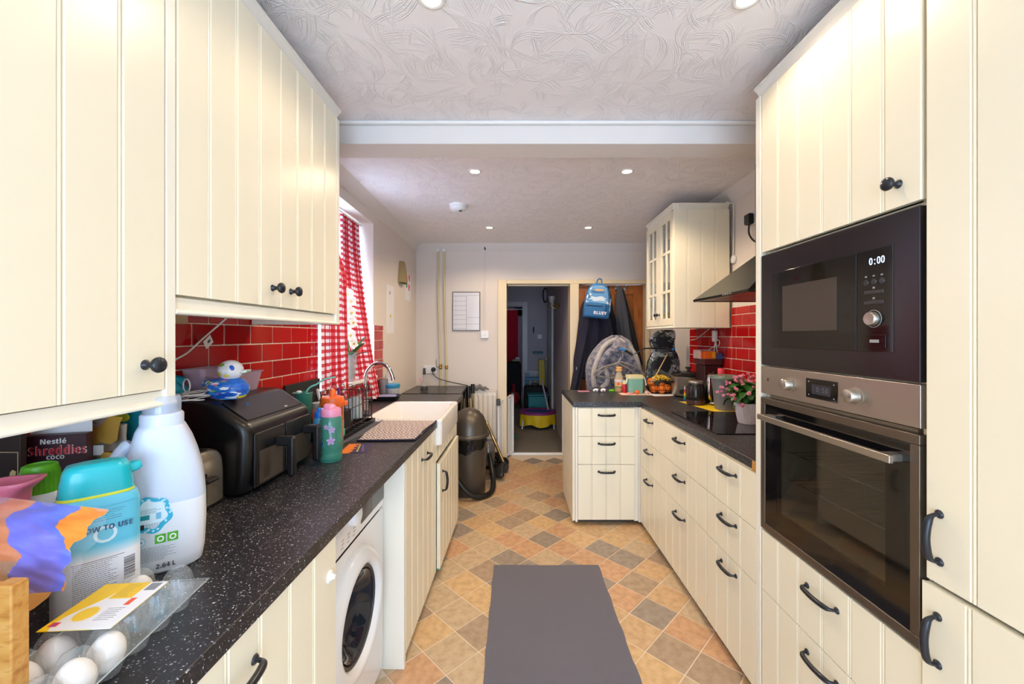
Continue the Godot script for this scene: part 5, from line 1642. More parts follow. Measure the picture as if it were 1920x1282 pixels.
func sink_end() -> void:
	var top := 0.925
	# Belfast sink: one thick glazed shell, hollow
	var rs := []
	var c := Vector2(-0.6625, -2.664)
	for q in [[0.781, 0.462, 0.655, 0.02], [0.788, 0.474, 0.668, 0.022], [0.918, 0.475, 0.672, 0.022], [0.929, 0.470, 0.667, 0.022], [0.932, 0.458, 0.655, 0.02], [0.931, 0.42, 0.615, 0.03], [0.925, 0.412, 0.607, 0.032], [0.80, 0.40, 0.595, 0.04], [0.788, 0.38, 0.57, 0.05], [0.786, 0.2, 0.3, 0.05]]:
		var r := PackedVector3Array()
		for p in rr(q[1], q[2], q[3], 5, c):
			r.append(V(p.x, q[0], p.y))
		rs.append(r)
	var s := thing("belfast_sink", "deep white ceramic sink with a square front apron", "sink", V(0, 0, 0))
	part(s, "basin", G.new().rings(rs), M.ceramic)
	part(s, "drain", G.new().lathe([Vector2(0.042, 0), Vector2(0.04, 0.003), Vector2(0.03, 0.002), Vector2(0, -0.002)], 28), M.chrome, V(-0.66, 0.7865, -2.66))
	part(s, "overflow", G.new().lathe([Vector2(0, 0.002), Vector2(0.008, 0.002), Vector2(0.011, 0)], 16), M.graphite, V(-0.8648, 0.888, -2.53), V(0, 0, -PI / 2))
	# tap
	var t := thing("swan_neck_tap", "chrome swan-neck mixer tap behind the white sink", "tap", V(-1.0, top, -2.68))
	part(t, "base", G.new().lathe([Vector2(0, 0), Vector2(0.026, 0), Vector2(0.026, 0.006), Vector2(0.021, 0.012), Vector2(0.020, 0.08), Vector2(0.014, 0.092), Vector2(0, 0.092)], 28), M.chrome)
	part(t, "spout", G.new().tube(arc([V(0, 0.08, 0), V(0, 0.21, 0), V(0.018, 0.272, 0), V(0.075, 0.315, 0), V(0.145, 0.292, 0), V(0.178, 0.235, 0), V(0.186, 0.20, 0)], 8), 0.0125, 14), M.chrome)
	part(t, "lever", G.new().tube([V(0, 0.055, -0.015), V(0.0, 0.062, -0.045), V(0.005, 0.075, -0.10)], [0.009, 0.0075, 0.006], 10), M.chrome)
	# drying rack
	var d := thing("dish_rack", "black wire dish rack standing on its drip tray", "dish rack", V(-0.944, top, -2.085))
	var tray := G.new()
	for q in [[0.25, 0.52, 0.0, 0.004]]:
		tray.box(V(0, 0.003, 0), V(0.276, 0.006, 0.44), 0.002)
	tray.t = Transform3D(Basis(Vector3.RIGHT, -PI / 2))
	tray.t = Transform3D()
	bezel2y(tray, 0.28, 0.45, 0.0, 0.022, 0.008)
	part(d, "drip_tray", tray, M.black_plastic)
	for i in 9:
		part(d, "rib", G.new().bx(-0.12, 0.12, 0.006, 0.011, -0.200 + i * 0.048, -0.189 + i * 0.048, 0.002), M.black_gloss)
	var wr := G.new()
	for y in [0.04, 0.13, 0.185]:
		wr.tube([V(-0.125, y, -0.205), V(0.125, y, -0.205), V(0.125, y, 0.205), V(-0.125, y, 0.205)], 0.0024 if y > 0.05 else 0.003, 6, true)
	for i in 9:
		var z := -0.182 + i * 0.0455
		wr.tube(arc([V(0.125, 0.185, z - 0.022), V(0.125, 0.215, z - 0.012), V(0.125, 0.222, z), V(0.125, 0.215, z + 0.012), V(0.125, 0.185, z + 0.022)], 3), 0.0018, 5)
		wr.tube([V(0.125, 0.185, z + 0.022), V(0.125, 0.04, z + 0.022)], 0.0018, 5)
		wr.tube([V(-0.125, 0.185, z + 0.022), V(-0.125, 0.04, z + 0.022)], 0.0018, 5)
		wr.tube([V(-0.125, 0.04, z + 0.022), V(0.125, 0.04, z + 0.022)], 0.0018, 5)
	for i in 5:
		var x := -0.09 + i * 0.046
		for e in [-0.205, 0.205]:
			wr.tube(arc([V(x - 0.02, 0.185, e), V(x - 0.01, 0.215, e), V(x + 0.01, 0.215, e), V(x + 0.02, 0.185, e)], 3), 0.0018, 5)
			wr.tube([V(x, 0.185, e), V(x, 0.04, e)], 0.0018, 5)
	for q in [[-0.125, -0.205], [0.125, -0.205], [-0.125, 0.205], [0.125, 0.205]]:
		wr.tube([V(q[0], 0.006, q[1]), V(q[0], 0.185, q[1])], 0.003, 6)
	part(d, "wire_basket", wr, M.black_plastic)
	part(d, "cutlery_box", G.new().bx(-0.06, 0.118, 0.012, 0.128, 0.06, 0.15, 0.004), M.black_matte)
	var tc := thing("teal_cup", "small teal cup standing in the dish rack's near corner", "cup", V(-0.845, top + 0.014, -1.915))
	part(tc, "cup", G.new().lathe([Vector2(0, 0), Vector2(0.026, 0), Vector2(0.03, 0.008), Vector2(0.03, 0.035), Vector2(0.026, 0.04), Vector2(0.026, 0.075), Vector2(0.02, 0.088), Vector2(0, 0.09)], 28), mat("aqua_cup", rgb(70, 200, 180), 0.35))
	var bt := [["white_brush", "white-handled washing-up brush standing in the dish rack", M.white_plastic, -0.03, 0.02, 0.10], ["purple_bottle_teat", "purple feeding bottle standing in the dish rack", mat("plum", rgb(120, 60, 140), 0.4), 0.03, -0.03, -0.02]]
	for q in bt:
		single(q[0], q[1], "utensil", G.new().lathe([Vector2(0, 0), Vector2(0.016, 0.0), Vector2(0.02, 0.02), Vector2(0.012, 0.05), Vector2(0.008, 0.07), Vector2(0.007, 0.19), Vector2(0, 0.195)], 16), q[2], V(-0.93 + q[3], top + 0.042, -2.03 + q[4]), V(0.12, 0, q[5]))
	for k in 3:
		var gl := thing("drinking_glass", ["upturned clear glass at the far end of the dish rack", "upturned bluish glass in the middle of the dish rack", "upturned glass beside the cutlery box in the dish rack"][k], "glass", V(-0.88 - 0.02 * k, top + 0.043, -2.22 + k * 0.085))
		part(gl, "tumbler", G.new().lathe([Vector2(0.033, 0), Vector2(0.035, 0.0), Vector2(0.029, 0.115), Vector2(0, 0.117), Vector2(0, 0.112), Vector2(0.027, 0.11), Vector2(0.033, 0.0)], 24), clear("tumbler_%d" % k, [rgb(220, 235, 235), rgb(180, 205, 225), rgb(210, 220, 225)][k], 0.35, 0.05))
	# grey drying mat and patterned mat
	single("grey_mat", "plain dark grey drying mat half hidden by the patterned mat", "mat", ring_up([Vector2(-0.955, -1.86), Vector2(-0.795, -1.80), Vector2(-0.705, -2.30), Vector2(-0.955, -2.30)], top - 0.0, top + 0.0025, 0.001), mat("felt_grey", rgb(86, 86, 94), 0.95))
	get_node("dish_rack").position.y = top + 0.0026
	var im := Image.create(256, 256, false, Image.FORMAT_RGB8)
	for y in 256:
		for x in 256:
			# interlocking small zigzags, pale on plum
			var u := (x / 16) % 2
			var zig := absi((y % 32) - 16)
			var a := ((x + zig * (1 if u else -1) + 512) / 4) % 2
			im.set_pixel(x, y, rgb(222, 210, 200) if a else rgb(112, 92, 98))
	var g := G.new()
	g.grid(20, 20, func(u: float, q: float) -> Vector3: return V(lerpf(-0.765 + 0.03 * q, -0.452 - 0.016 * q, u) + 0.004 * sin(q * 6.0), top + 0.0035 + 0.004 + (0.010 * pow(u, 8.0)) * sin(q * PI) + 0.0045 * sin(PI * q) * (1.0 - u), lerpf(-2.315, -1.87, q) - 0.02 * u * q))
	var pm := print_mat("zigzag_cloth", im, 0.9)
	pm.uv1_scale = Vector3(0.42, 0.6, 1)
	var m := thing("patterned_mat", "pale zigzag-patterned drying mat in front of the sink", "mat", Vector3.ZERO)
	part(m, "cloth", g, pm)
	part(m, "dark_binding", G.new().tube(arc([V(-0.767, top + 0.0065, -2.315), V(-0.737, top + 0.0065, -1.872), V(-0.6, top + 0.0065, -1.879), V(-0.472, top + 0.0065, -1.889), V(-0.452, top + 0.0075, -2.31)], 1), 0.0042, 6), mat("binding_plum", rgb(52, 44, 66), 0.9))
	part(m, "care_tag", G.new().box(Vector3.ZERO, V(0.012, 0.001, 0.03)), M.white_plastic, V(-0.468, top + 0.009, -2.0), V(0, 0, -0.4))
	# behind and beyond the sink
	var tr := thing("black_tray", "low black tray with odds and ends beyond the tap", "tray", V(-0.99, top, -3.09), 0.1)
	var ts := []
	for q in [[0.0, 0.80], [0.035, 1.0], [0.038, 1.02], [0.036, 0.96], [0.006, 0.78]]:
		var r := PackedVector3Array()
		for p in rr(0.2 * q[1], 0.15 * q[1], 0.02, 3):
			r.append(V(p.x, q[0], p.y))
		ts.append(r)
	part(tr, "tray", G.new().rings(ts), M.black_plastic)
	part(tr, "folded_cloth", pillow(0.15, 0.018, 0.1), mat("cloth_violet", rgb(150, 150, 190), 0.9), V(0, 0.032, 0))
	var tb := thing("blue_lidded_tub", "clear tub with a blue rim and orange contents beyond the tap", "tub", V(-0.995, top, -3.26))
	part(tb, "tub", G.new().lathe([Vector2(0, 0), Vector2(0.048, 0), Vector2(0.055, 0.075), Vector2(0.055, 0.08), Vector2(0.048, 0.01), Vector2(0, 0.008)], 28), clear("tub_clear", rgb(220, 230, 235), 0.35, 0.1))
	part(tb, "contents", G.new().lathe([Vector2(0, 0.009), Vector2(0.047, 0.01), Vector2(0.051, 0.045), Vector2(0, 0.048)], 24), mat("apricot", rgb(232, 150, 80), 0.6))
	part(tb, "lid_rim", G.new().lathe([Vector2(0.054, 0.074), Vector2(0.058, 0.078), Vector2(0.058, 0.106), Vector2(0.054, 0.108), Vector2(0, 0.104)], 28), mat("rim_blue", rgb(60, 150, 190), 0.35))
	var wb := thing("water_bottle", "clear ribbed plastic bottle standing behind the blue-rimmed tub", "bottle", V(-1.055, top, -3.35))
	part(wb, "body", G.new().lathe([Vector2(0, 0), Vector2(0.03, 0), Vector2(0.034, 0.01), Vector2(0.032, 0.04), Vector2(0.034, 0.06), Vector2(0.032, 0.08), Vector2(0.034, 0.1), Vector2(0.034, 0.14), Vector2(0.02, 0.19), Vector2(0.014, 0.2), Vector2(0.014, 0.225)], 24), clear("pet_clear", rgb(225, 228, 226), 0.3, 0.06))
	part(wb, "label", patch(0.0345, -2.0, 2.0, 0.07, 0.12), M.paper_white)
	part(wb, "cap", G.new().lathe([Vector2(0.016, 0.215), Vector2(0.016, 0.235), Vector2(0, 0.237)], 20), M.white_plastic)
	single("grey_cup", "grey beaker between the curtain and the blue-rimmed tub", "cup", G.new().lathe([Vector2(0, 0), Vector2(0.03, 0), Vector2(0.036, 0.145), Vector2(0.034, 0.147), Vector2(0.028, 0.006), Vector2(0, 0.006)], 24), mat("cup_grey", rgb(112, 104, 108), 0.5), V(-1.062, top, -3.24))

func bezel2y(g: G, w: float, d: float, y0: float, y1: float, t: float) -> void:
	g.bx(-w / 2, -w / 2 + t, y0, y1, -d / 2, d / 2, 0.002)
	g.bx(w / 2 - t, w / 2, y0, y1, -d / 2, d / 2, 0.002)
	g.bx(-w / 2 + t, w / 2 - t, y0, y1, -d / 2, -d / 2 + t, 0.002)
	g.bx(-w / 2 + t, w / 2 - t, y0, y1, d / 2 - t, d / 2, 0.002)

func window_dressing() -> void:
	# gingham: white, red, and the half-tone where threads cross
	var im := Image.create(64, 64, false, Image.FORMAT_RGB8)
	for y in 64:
		for x in 64:
			var a := int(x >= 32) + int(y >= 32)
			im.set_pixel(x, y, [rgb(236, 228, 232), rgb(206, 74, 84), rgb(184, 16, 32)][a])
	var cm := print_mat("gingham", im, 0.85)
	cm.uv1_scale = Vector3(13, 33, 1)
	cm.backlight_enabled = true
	cm.backlight = Color(0.3, 0.3, 0.33)
	var far := G.new()
	far.grid(72, 30, func(u: float, q: float) -> Vector3:
		# u along the pole (near to far), q downwards; gathered at the top, thrown forward over the sill at the foot
		var y := lerpf(2.285, 0.955, q)
		var spread := lerpf(0.30, 0.40, q)
		var z := -3.115 + spread * (1.0 - u) + 0.03 * q
		var x := -1.225 + 0.20 * pow(q, 1.5) * (0.45 + 0.55 * u)
		var f := sin(u * 34.0 + q * 1.5) * 0.016 + sin(u * 15.0 + q * 3.0) * 0.012 * q
		return V(x + f, y, z + 0.008 * sin(u * 34.0 + 1.2)), true)
	var c := thing("gingham_curtain", "red and white gingham curtain gathered at the far side of the window", "curtain", Vector3.ZERO)
	part(c, "drape", far, cm)
	var cm2: StandardMaterial3D = cm.duplicate()
	cm2.uv1_scale = Vector3(10, 33, 1)
	var near := G.new()
	near.grid(60, 30, func(u: float, q: float) -> Vector3:
		var y := lerpf(2.285, 0.99, q)
		var z := lerpf(lerpf(-2.262, -2.226, smoothstep(0.3, 0.45, q)), lerpf(-2.52, -2.60, q), u)
		var x := -1.205 + 0.12 * smoothstep(0.05, 0.4, q)
		return V(x + sin(u * 26.0 + q) * 0.014 + 0.008 * q * sin(u * 11.0), y, z - 0.012 * q * sin(u * 13.0)), true)
	c = thing("gingham_curtain", "red and white gingham curtain at the near side of the window, by the tiles", "curtain", Vector3.ZERO)
	part(c, "drape", near, cm2)
	var p := thing("curtain_pole", "thin white curtain pole across the window top", "curtain pole", Vector3.ZERO)
	part(p, "pole", G.new().tube([V(-1.215, 2.288, -2.272), V(-1.215, 2.288, -3.148)], 0.008, 10), M.gloss_white)
	# orchid
	var o := thing("orchid_vase", "white orchid in a clear glass vase on the window sill", "potted orchid", V(-1.125, 1.112, -2.70))
	part(o, "vase", G.new().lathe([Vector2(0, 0), Vector2(0.036, 0), Vector2(0.042, 0.006), Vector2(0.05, 0.1), Vector2(0.062, 0.2), Vector2(0.059, 0.2), Vector2(0.046, 0.1), Vector2(0.038, 0.012), Vector2(0, 0.01)], 32), clear("vase_glass", rgb(206, 216, 220), 0.22, 0.03))
	var rt := G.new()
	for i in 9:
		var a := i * 2.4
		rt.tube(arc([V(cos(a) * 0.02, 0.02, sin(a) * 0.02), V(cos(a + 1) * 0.03, 0.06, sin(a + 1) * 0.03), V(cos(a + 2.2) * 0.028, 0.1, sin(a + 2.2) * 0.028), V(cos(a + 3) * 0.015, 0.15, sin(a + 3) * 0.015)], 4), 0.008, 7)
	part(o, "roots", rt, mat("root_green", rgb(112, 116, 52), 0.6))
	mat("leaf_green", rgb(40, 92, 40), 0.4)
	for q in [[0.3, 0.19, 0.5], [1.7, 0.2, 0.55], [2.9, 0.17, 0.6], [4.2, 0.22, 0.45], [5.3, 0.23, 0.5], [0.9, 0.25, 0.25], [3.5, 0.25, 0.22], [4.8, 0.26, 0.15], [5.9, 0.24, 0.35]]:
		part(o, "leaf", leaf_blade(q[1], 0.021, q[2]), M.leaf_green, V(0, 0.15, 0), V(0, q[0], 0))
	var st := arc([V(0, 0.15, 0), V(0.01, 0.3, 0.01), V(0.02, 0.45, 0.03), V(0.015, 0.57, 0.05), V(-0.005, 0.63, 0.08)], 6)
	part(o, "stem", G.new().tube(st, 0.0028, 7), M.leaf_green)
	mat("petal_white", rgb(240, 236, 236), 0.6)
	M.petal_white.backlight_enabled = true
	M.petal_white.backlight = Color(0.35, 0.35, 0.35)
	mat("orchid_yellow", rgb(212, 180, 50), 0.5)
	var fm := G.new()
	for i in 5:
		fm.t = Transform3D(Basis(Vector3.FORWARD, TAU * i / 5))
		var wdt := 0.027 if i in [1, 4] else 0.018
		fm.grid(6, 6, func(u: float, q: float) -> Vector3:
			var l := 0.036 * q
			var ww := wdt * pow(sin(PI * clampf(0.10 + 0.885 * q, 0, 1)), 0.6) * (2 * u - 1)
			return V(ww, l, 0.008 * q * q - 0.18 * absf(ww) + 0.004))
	var flower := fm.mesh()
	var lip := ball(0.006, 10, V(0, -0.004, 0.01), 1.0, 0.9, 1.3).mesh()
	for q in [[0.02, 0.585, 0.06, 0.5], [0.035, 0.54, 0.05, 0.9], [-0.005, 0.50, 0.07, 0.3], [0.04, 0.465, 0.06, 1.1], [0.01, 0.43, 0.08, 0.6], [0.045, 0.40, 0.045, 1.3], [-0.03, 0.36, 0.10, 0.2], [0.015, 0.35, 0.085, 0.7], [-0.045, 0.30, 0.11, 0.4], [0.04, 0.315, 0.07, 0.9], [0.05, 0.26, 0.05, 1.2], [-0.02, 0.27, 0.12, 0.5]]:
		var fo := part(o, "flower", flower, M.petal_white, V(q[0], q[1], q[2]), V(-0.15, q[3], q[0] * 9))
		fo.scale = Vector3.ONE * 1.15
		part(fo, "flower_lip", lip, M.orchid_yellow)
	single("pink_flower_sprig", "salmon pink artificial sprig tucked beside the orchid vase", "flower", G.new().rings([sq(0.03, 0.02, 0.0), sq(0.06, 0.04, 0.03), sq(0.05, 0.03, 0.06), sq(0.02, 0.02, 0.085)]), mat("salmon", rgb(226, 92, 84), 0.6), V(-1.105, 1.112 + 0.19, -2.80))

func leaf_blade(l: float, w: float, droop: float) -> G:
	var g := G.new()
	for s in [1.0, -1.0]:
		g.grid(4, 10, func(u: float, q: float) -> Vector3:
			var ww := w * pow(sin(PI * clampf(0.06 + 0.92 * q, 0, 1)), 0.7) * (2 * u - 1)
			return V(q * l * (0.35 + droop * 0.75), q * l * (1.0 - droop) - droop * 0.5 * l * q * q + 0.12 * absf(ww) * 2 + s * 0.0006, ww), s < 0)
	return g

func back_corner() -> void:
	# squat black appliance at the end wall
	var f := thing("small_fridge", "squat black fridge standing in the corner below the socket", "fridge", V(0, 0, 0))
	part(f, "body", G.new().bx(-1.10, -0.56, 0.02, 0.84, -4.50, -3.93, 0.006), M.black_plastic)
	part(f, "worktop_lid", G.new().bx(-1.105, -0.525, 0.838, 0.862, -4.51, -3.90, 0.005), mat("fridge_top", rgb(52, 50, 50), 0.3))
	part(f, "door", G.new().bx(-0.558, -0.53, 0.06, 0.83, -4.50, -3.935, 0.006), M.black_gloss)
	part(f, "feet", G.new().bx(-1.08, -1.04, 0, 0.022, -4.0, -3.95).bx(-0.62, -0.58, 0, 0.022, -4.0, -3.95).bx(-1.08, -1.04, 0, 0.022, -4.48, -4.43).bx(-0.62, -0.58, 0, 0.022, -4.48, -4.43), M.black_matte)
	var b := thing("glass_bottle", "empty clear glass bottle on the black fridge", "bottle", V(-0.915, 0.862, -4.05))
	part(b, "glass", G.new().lathe([Vector2(0, 0), Vector2(0.034, 0), Vector2(0.036, 0.006), Vector2(0.036, 0.06), Vector2(0.032, 0.075), Vector2(0.016, 0.11), Vector2(0.013, 0.13), Vector2(0.013, 0.185)], 24), clear("bottle_glass", rgb(190, 186, 184), 0.4, 0.04))
	part(b, "base_sleeve", G.new().lathe([Vector2(0.0365, 0.005), Vector2(0.0372, 0.008), Vector2(0.0372, 0.05), Vector2(0.0365, 0.053)], 24), mat("sleeve_grey", rgb(70, 64, 66), 0.4))
	part(b, "stopper", G.new().lathe([Vector2(0.015, 0.17), Vector2(0.015, 0.19), Vector2(0.01, 0.235), Vector2(0, 0.237)], 18), M.graphite)
	part(b, "pink_tag", G.new().bx(-0.05, -0.035, 0.09, 0.135, 0.0, 0.002), M.lid_pink)
	# pipes
	for k in 2:
		var x := -0.862 + k * 0.068
		var p := thing("pipe", ["cream painted pipe up the end wall, nearer the window", "cream painted pipe up the end wall, nearer the whiteboard"][k], "pipe", Vector3.ZERO, 0.0, "")
		part(p, "tube", G.new().tube(arc([V(x, 2.40, -4.497), V(x + 0.004, 1.9, -4.497), V(x + 0.02, 1.3, -4.497), V(x + 0.03, 0.862, -4.497)], 6), 0.0115, 10), mat("pipe_cream", rgb(208, 192, 150), 0.4))
		part(p, "clip", G.new().bx(x - 0.016, x + 0.016, 2.37, 2.40, -4.52, -4.485, 0.003), M.white_plastic)
		part(p, "valve", G.new().lathe([Vector2(0.015, 0), Vector2(0.018, 0.008), Vector2(0.018, 0.022), Vector2(0.015, 0.026), Vector2(0.018, 0.03), Vector2(0.018, 0.052 - 0.016 * k), Vector2(0.013, 0.056 - 0.016 * k)], 12), M.brass, V(x + 0.0285, 1.05, -4.497))
		if k == 0:
			part(p, "lever", G.new().bx(x - 0.014, x + 0.024, 1.072, 1.080, -4.478, -4.47, 0.002).bx(x - 0.018, x - 0.01, 1.075, 1.16, -4.478, -4.47, 0.002), M.chrome)
	# whiteboard planner
	var w := thing("whiteboard_planner", "silver framed glossy wall planner ruled in columns", "planner", V(-0.545, 1.70, -4.52))
	part(w, "board", G.new().bx(-0.152, 0.152, -0.215, 0.215, 0.0, 0.012), mat("planner_white", rgb(225, 225, 232), 0.06))
	part(w, "frame", bezel(G.new(), -0.156, 0.156, -0.219, 0.219, 0.007, 0.0, 0.017), M.graphite)
	var ln := G.new()
	for i in 8:
		ln.bx(-0.148, 0.0, 0.165 - i * 0.052, 0.1675 - i * 0.052, 0.0118, 0.0124)
	ln.bx(-0.002, 0.002, -0.21, 0.17, 0.0118, 0.0124)
	ln.bx(-0.118, -0.1165, -0.21, 0.17, 0.0118, 0.0124)
	ln.bx(-0.148, 0.148, 0.178, 0.1805, 0.0118, 0.0124)
	ln.bx(0.0, 0.148, -0.072, -0.0695, 0.0118, 0.0124)
	ln.bx(0.0, 0.148, -0.145, -0.1425, 0.0118, 0.0124)
	part(w, "ruled_lines", ln, mat("rule_grey", rgb(120, 122, 130), 0.3))
	# light switch and its surface conduit
	var s := thing("light_switch", "white wall switch below its thin conduit, right of the planner", "light switch", V(-0.337, 1.44, -4.52))
	part(s, "plate", G.new().box(V(0, 0, 0.014), V(0.088, 0.088, 0.028), 0.004), M.white_plastic)
	part(s, "rocker", G.new().box(V(0, 0, 0.03), V(0.022, 0.034, 0.008), 0.002), M.gloss_white)
	part(s, "conduit", G.new().bx(-0.008, 0.008, 0.044, 0.95, 0.0, 0.012, 0.002), M.wall_paint)
	part(s, "conduit_end", G.new().tube(arc([V(-0.012, 0.985, 0.012), V(0.0, 0.975, 0.022), V(0.006, 0.95, 0.016)], 3), 0.008, 8), M.graphite)
	# double socket with a plug
	s = thing("wall_socket", "white double wall socket with one black plug, above the fridge", "socket", V(-0.955, 1.045, -4.52))
	part(s, "plate", G.new().box(V(0, 0, 0.01), V(0.15, 0.09, 0.02), 0.004), M.white_plastic)
	for x in [-0.02, 0.02]:
		part(s, "switch", G.new().box(V(x, 0.022, 0.021), V(0.012, 0.02, 0.005), 0.001), M.gloss_white)
	part(s, "socket_holes", G.new().box(V(-0.042, 0.008, 0.0195), V(0.005, 0.01, 0.002)).box(V(-0.053, -0.014, 0.0195), V(0.009, 0.005, 0.002)).box(V(-0.031, -0.014, 0.0195), V(0.009, 0.005, 0.002)), M.black_matte)
	var pl := thing("plug", "black plug and lead running to the black fridge", "plug", V(-0.912, 1.045, -4.498))
	part(pl, "plug_body", G.new().lathe([Vector2(0, 0), Vector2(0.026, 0), Vector2(0.026, 0.02), Vector2(0.02, 0.032), Vector2(0, 0.034)], 20), M.black_plastic, Vector3.ZERO, V(PI / 2, 0, 0))
	part(pl, "lead", G.new().tube(arc([V(0, -0.01, 0.02), V(0.0, -0.05, 0.022), V(0.06, -0.10, 0.02), V(0.2, -0.14, 0.02), V(0.33, -0.165, 0.04), V(0.40, -0.185, 0.06), V(0.42, -0.30, 0.03)], 5), 0.0045, 7), M.black_plastic)
	# wall light and children's pictures on the window wall
	var sc := thing("wall_sconce", "olive-beige half-shade wall light beside the children's pictures", "wall light", V(-1.113, 2.04, -3.90))
	sc.scale = Vector3.ONE * 0.8
	var sr := []
	for q in [[-0.13, 0.105, 0.075], [-0.10, 0.115, 0.085], [0.02, 0.09, 0.07], [0.115, 0.062, 0.055], [0.13, 0.055, 0.05]]:
		var r := PackedVector3Array()
		for i in 21:
			var a := -PI / 2 + PI * i / 20
			r.append(V(cos(a) * q[2], q[0], sin(a) * q[1]))
		sr.append(r)
	part(sc, "shade", G.new().rings(sr, false), mat("shade_olive", rgb(150, 130, 90), 0.7))
	part(sc, "back_plate", G.new().bx(0.0, 0.006, -0.13, 0.12, -0.05, 0.05), M.shade_olive)
	part(sc, "top_cap", G.new().bx(0.0, 0.045, 0.126, 0.13, -0.05, 0.05), M.shade_olive)
	var pic := thing("child_drawing", "tall narrow pencil drawing with a yellow flower, on the window wall", "drawing", V(-1.112, 1.66, -3.58))
	part(pic, "paper", G.new().box(Vector3.ZERO, V(0.002, 0.43, 0.21)), M.paper_white)
	part(pic, "pencil_bird", G.new().rings([_blot(0.013, 0.0, 0.0012), _blot(0.013, 0.0, 0.0014)]).bx(0.0012, 0.0015, -0.02, 0.022, -0.002, 0.002), mat("pencil_grey", rgb(96, 98, 120), 0.7), V(0, 0.145, 0.02))
	part(pic, "flower_print", G.new().rings([_blot(0.017, 0.0, 0.0012), _blot(0.017, 0.0, 0.0014)]), mat("crayon_yellow", rgb(224, 190, 60), 0.7), V(0, -0.06, 0.0))
	part(pic, "stem_print", G.new().bx(0.0011, 0.0014, -0.14, -0.075, -0.0015, 0.0015), mat("crayon_green", rgb(120, 150, 80), 0.7))
	pic = thing("handprint_picture", "child's pink and green handprint picture under the wall light", "picture", V(-1.112, 1.93, -4.17))
	part(pic, "paper", G.new().box(Vector3.ZERO, V(0.002, 0.28, 0.21)), M.paper_white)
	for q in [[-0.035, -0.012, "print_pink", 0.0], [0.055, 0.012, "print_green", 0.2], [-0.05, 0.09, "print_pink", 0.4]]:
		if not M.has(q[2]):
			mat(q[2], rgb(236, 80, 140) if q[2] == "print_pink" else rgb(40, 150, 90), 0.7)
		var hg := G.new()
		hg.rings([_blot(0.026, 0.0, 0.0012), _blot(0.026, 0.0, 0.0014)])
		for i in 5:
			var a: float = -0.9 + i * 0.45
			hg.tube([V(0.0013, 0.02 * cos(a), 0.02 * sin(a)), V(0.0013, 0.055 * cos(a), 0.055 * sin(a))], 0.006, 6)
		var hp := part(pic, "handprint", hg, M[q[2]], V(0, q[1], q[0]), V(q[3], 0, 0))
		hp.scale = V(0.12, 1, 1)
		hp.position.x = 0.001
	# radiator on the end wall
	radiator(thing("kitchen_radiator", "cream panel radiator on the end wall behind the bin", "radiator", V(-0.362, 0.27, -4.475)), 0.32, 0.54, 6, mat("radiator_cream", rgb(228, 217, 200), 0.35))
	var rg := thing("grey_rag", "crumpled grey cloth lying on top of the cream radiator", "cloth", V(-0.41, 0.822, -4.455))
	part(rg, "cloth", G.new().rings(_rag(0.25, 0.07, 0.06)), mat("rag_grey", rgb(120, 116, 114), 0.95))
	# stair-gate
	mat("gate_white", rgb(244, 242, 240), 0.35)
	var gt := thing("safety_gate", "white metal child gate swung open at the hall doorway", "gate", Vector3.ZERO)
	var ga := V(-0.022, 0, -4.775)
	var gb := V(-0.178, 0, -4.375)
	var gg := G.new()
	for q in [0.0, 1.0]:
		var a := ga.lerp(gb, q)
		gg.tube([a + V(0, 0.035, 0), a + V(0, 0.735, 0)], 0.012, 10)
	gg.tube([ga + V(0, 0.72, 0), gb + V(0, 0.70, 0)], 0.011, 10)
	gg.tube([ga + V(0, 0.05, 0), gb + V(0, 0.05, 0)], 0.011, 10)
	part(gt, "leaf_frame", gg, M.gate_white)
	for i in 8:
		var a := ga.lerp(gb, (i + 1) / 9.0)
		part(gt, "bar", G.new().tube([a + V(0, 0.05, 0), a + V(0, 0.712, 0)], 0.0065, 8), M.gate_white)
	part(gt, "latch", G.new().box(gb + V(0, 0.70, 0.01), V(0.045, 0.07, 0.045), 0.006).box(ga + V(0, 0.735, 0), V(0.035, 0.02, 0.07), 0.004), M.graphite)
	part(gt, "hinge_post", G.new().bx(-0.072, -0.048, 0.0, 0.72, -4.79, -4.76, 0.004), M.gate_white)
	part(gt, "threshold_bar", G.new().bx(-0.072, 0.61, 0.0, 0.03, -4.79, -4.765, 0.005), M.gate_white)
	part(gt, "latch_post", G.new().bx(0.565, 0.61, 0.0, 0.74, -4.79, -4.76, 0.005), M.gate_white)
	# dome-lidded bin with a black liner
	var bn := thing("dome_bin", "bronze-grey dome-lidded kitchen bin with a black liner showing", "bin", V(-0.415, 0, -3.64))
	mat("bin_bronze", rgb(88, 80, 70), 0.34, 0.45)
	part(bn, "body", G.new().lathe([Vector2(0, 0), Vector2(0.142, 0), Vector2(0.147, 0.01), Vector2(0.154, 0.3), Vector2(0.158, 0.52), Vector2(0, 0.52)], 48), M.bin_bronze)
	var lr := []
	for i in 4:
		var r := PackedVector3Array()
		for j in 60:
			var a := TAU * j / 60
			var low := 0.385 + 0.10 * (0.5 + 0.5 * sin(a * 1.0 + 2.6)) + 0.012 * sin(a * 7.0)
			var y: float = lerpf(low, 0.53, i / 3.0)
			var rad := 0.1615 + 0.003 * sin(j * 1.7 + i * 2.0) + 0.0025 * sin(j * 3.1)
			r.append(V(cos(a) * rad, y, sin(a) * rad))
		lr.append(r)
	part(bn, "liner", G.new().rings(lr, true, false, false), mat("liner_black", rgb(16, 15, 16), 0.18))
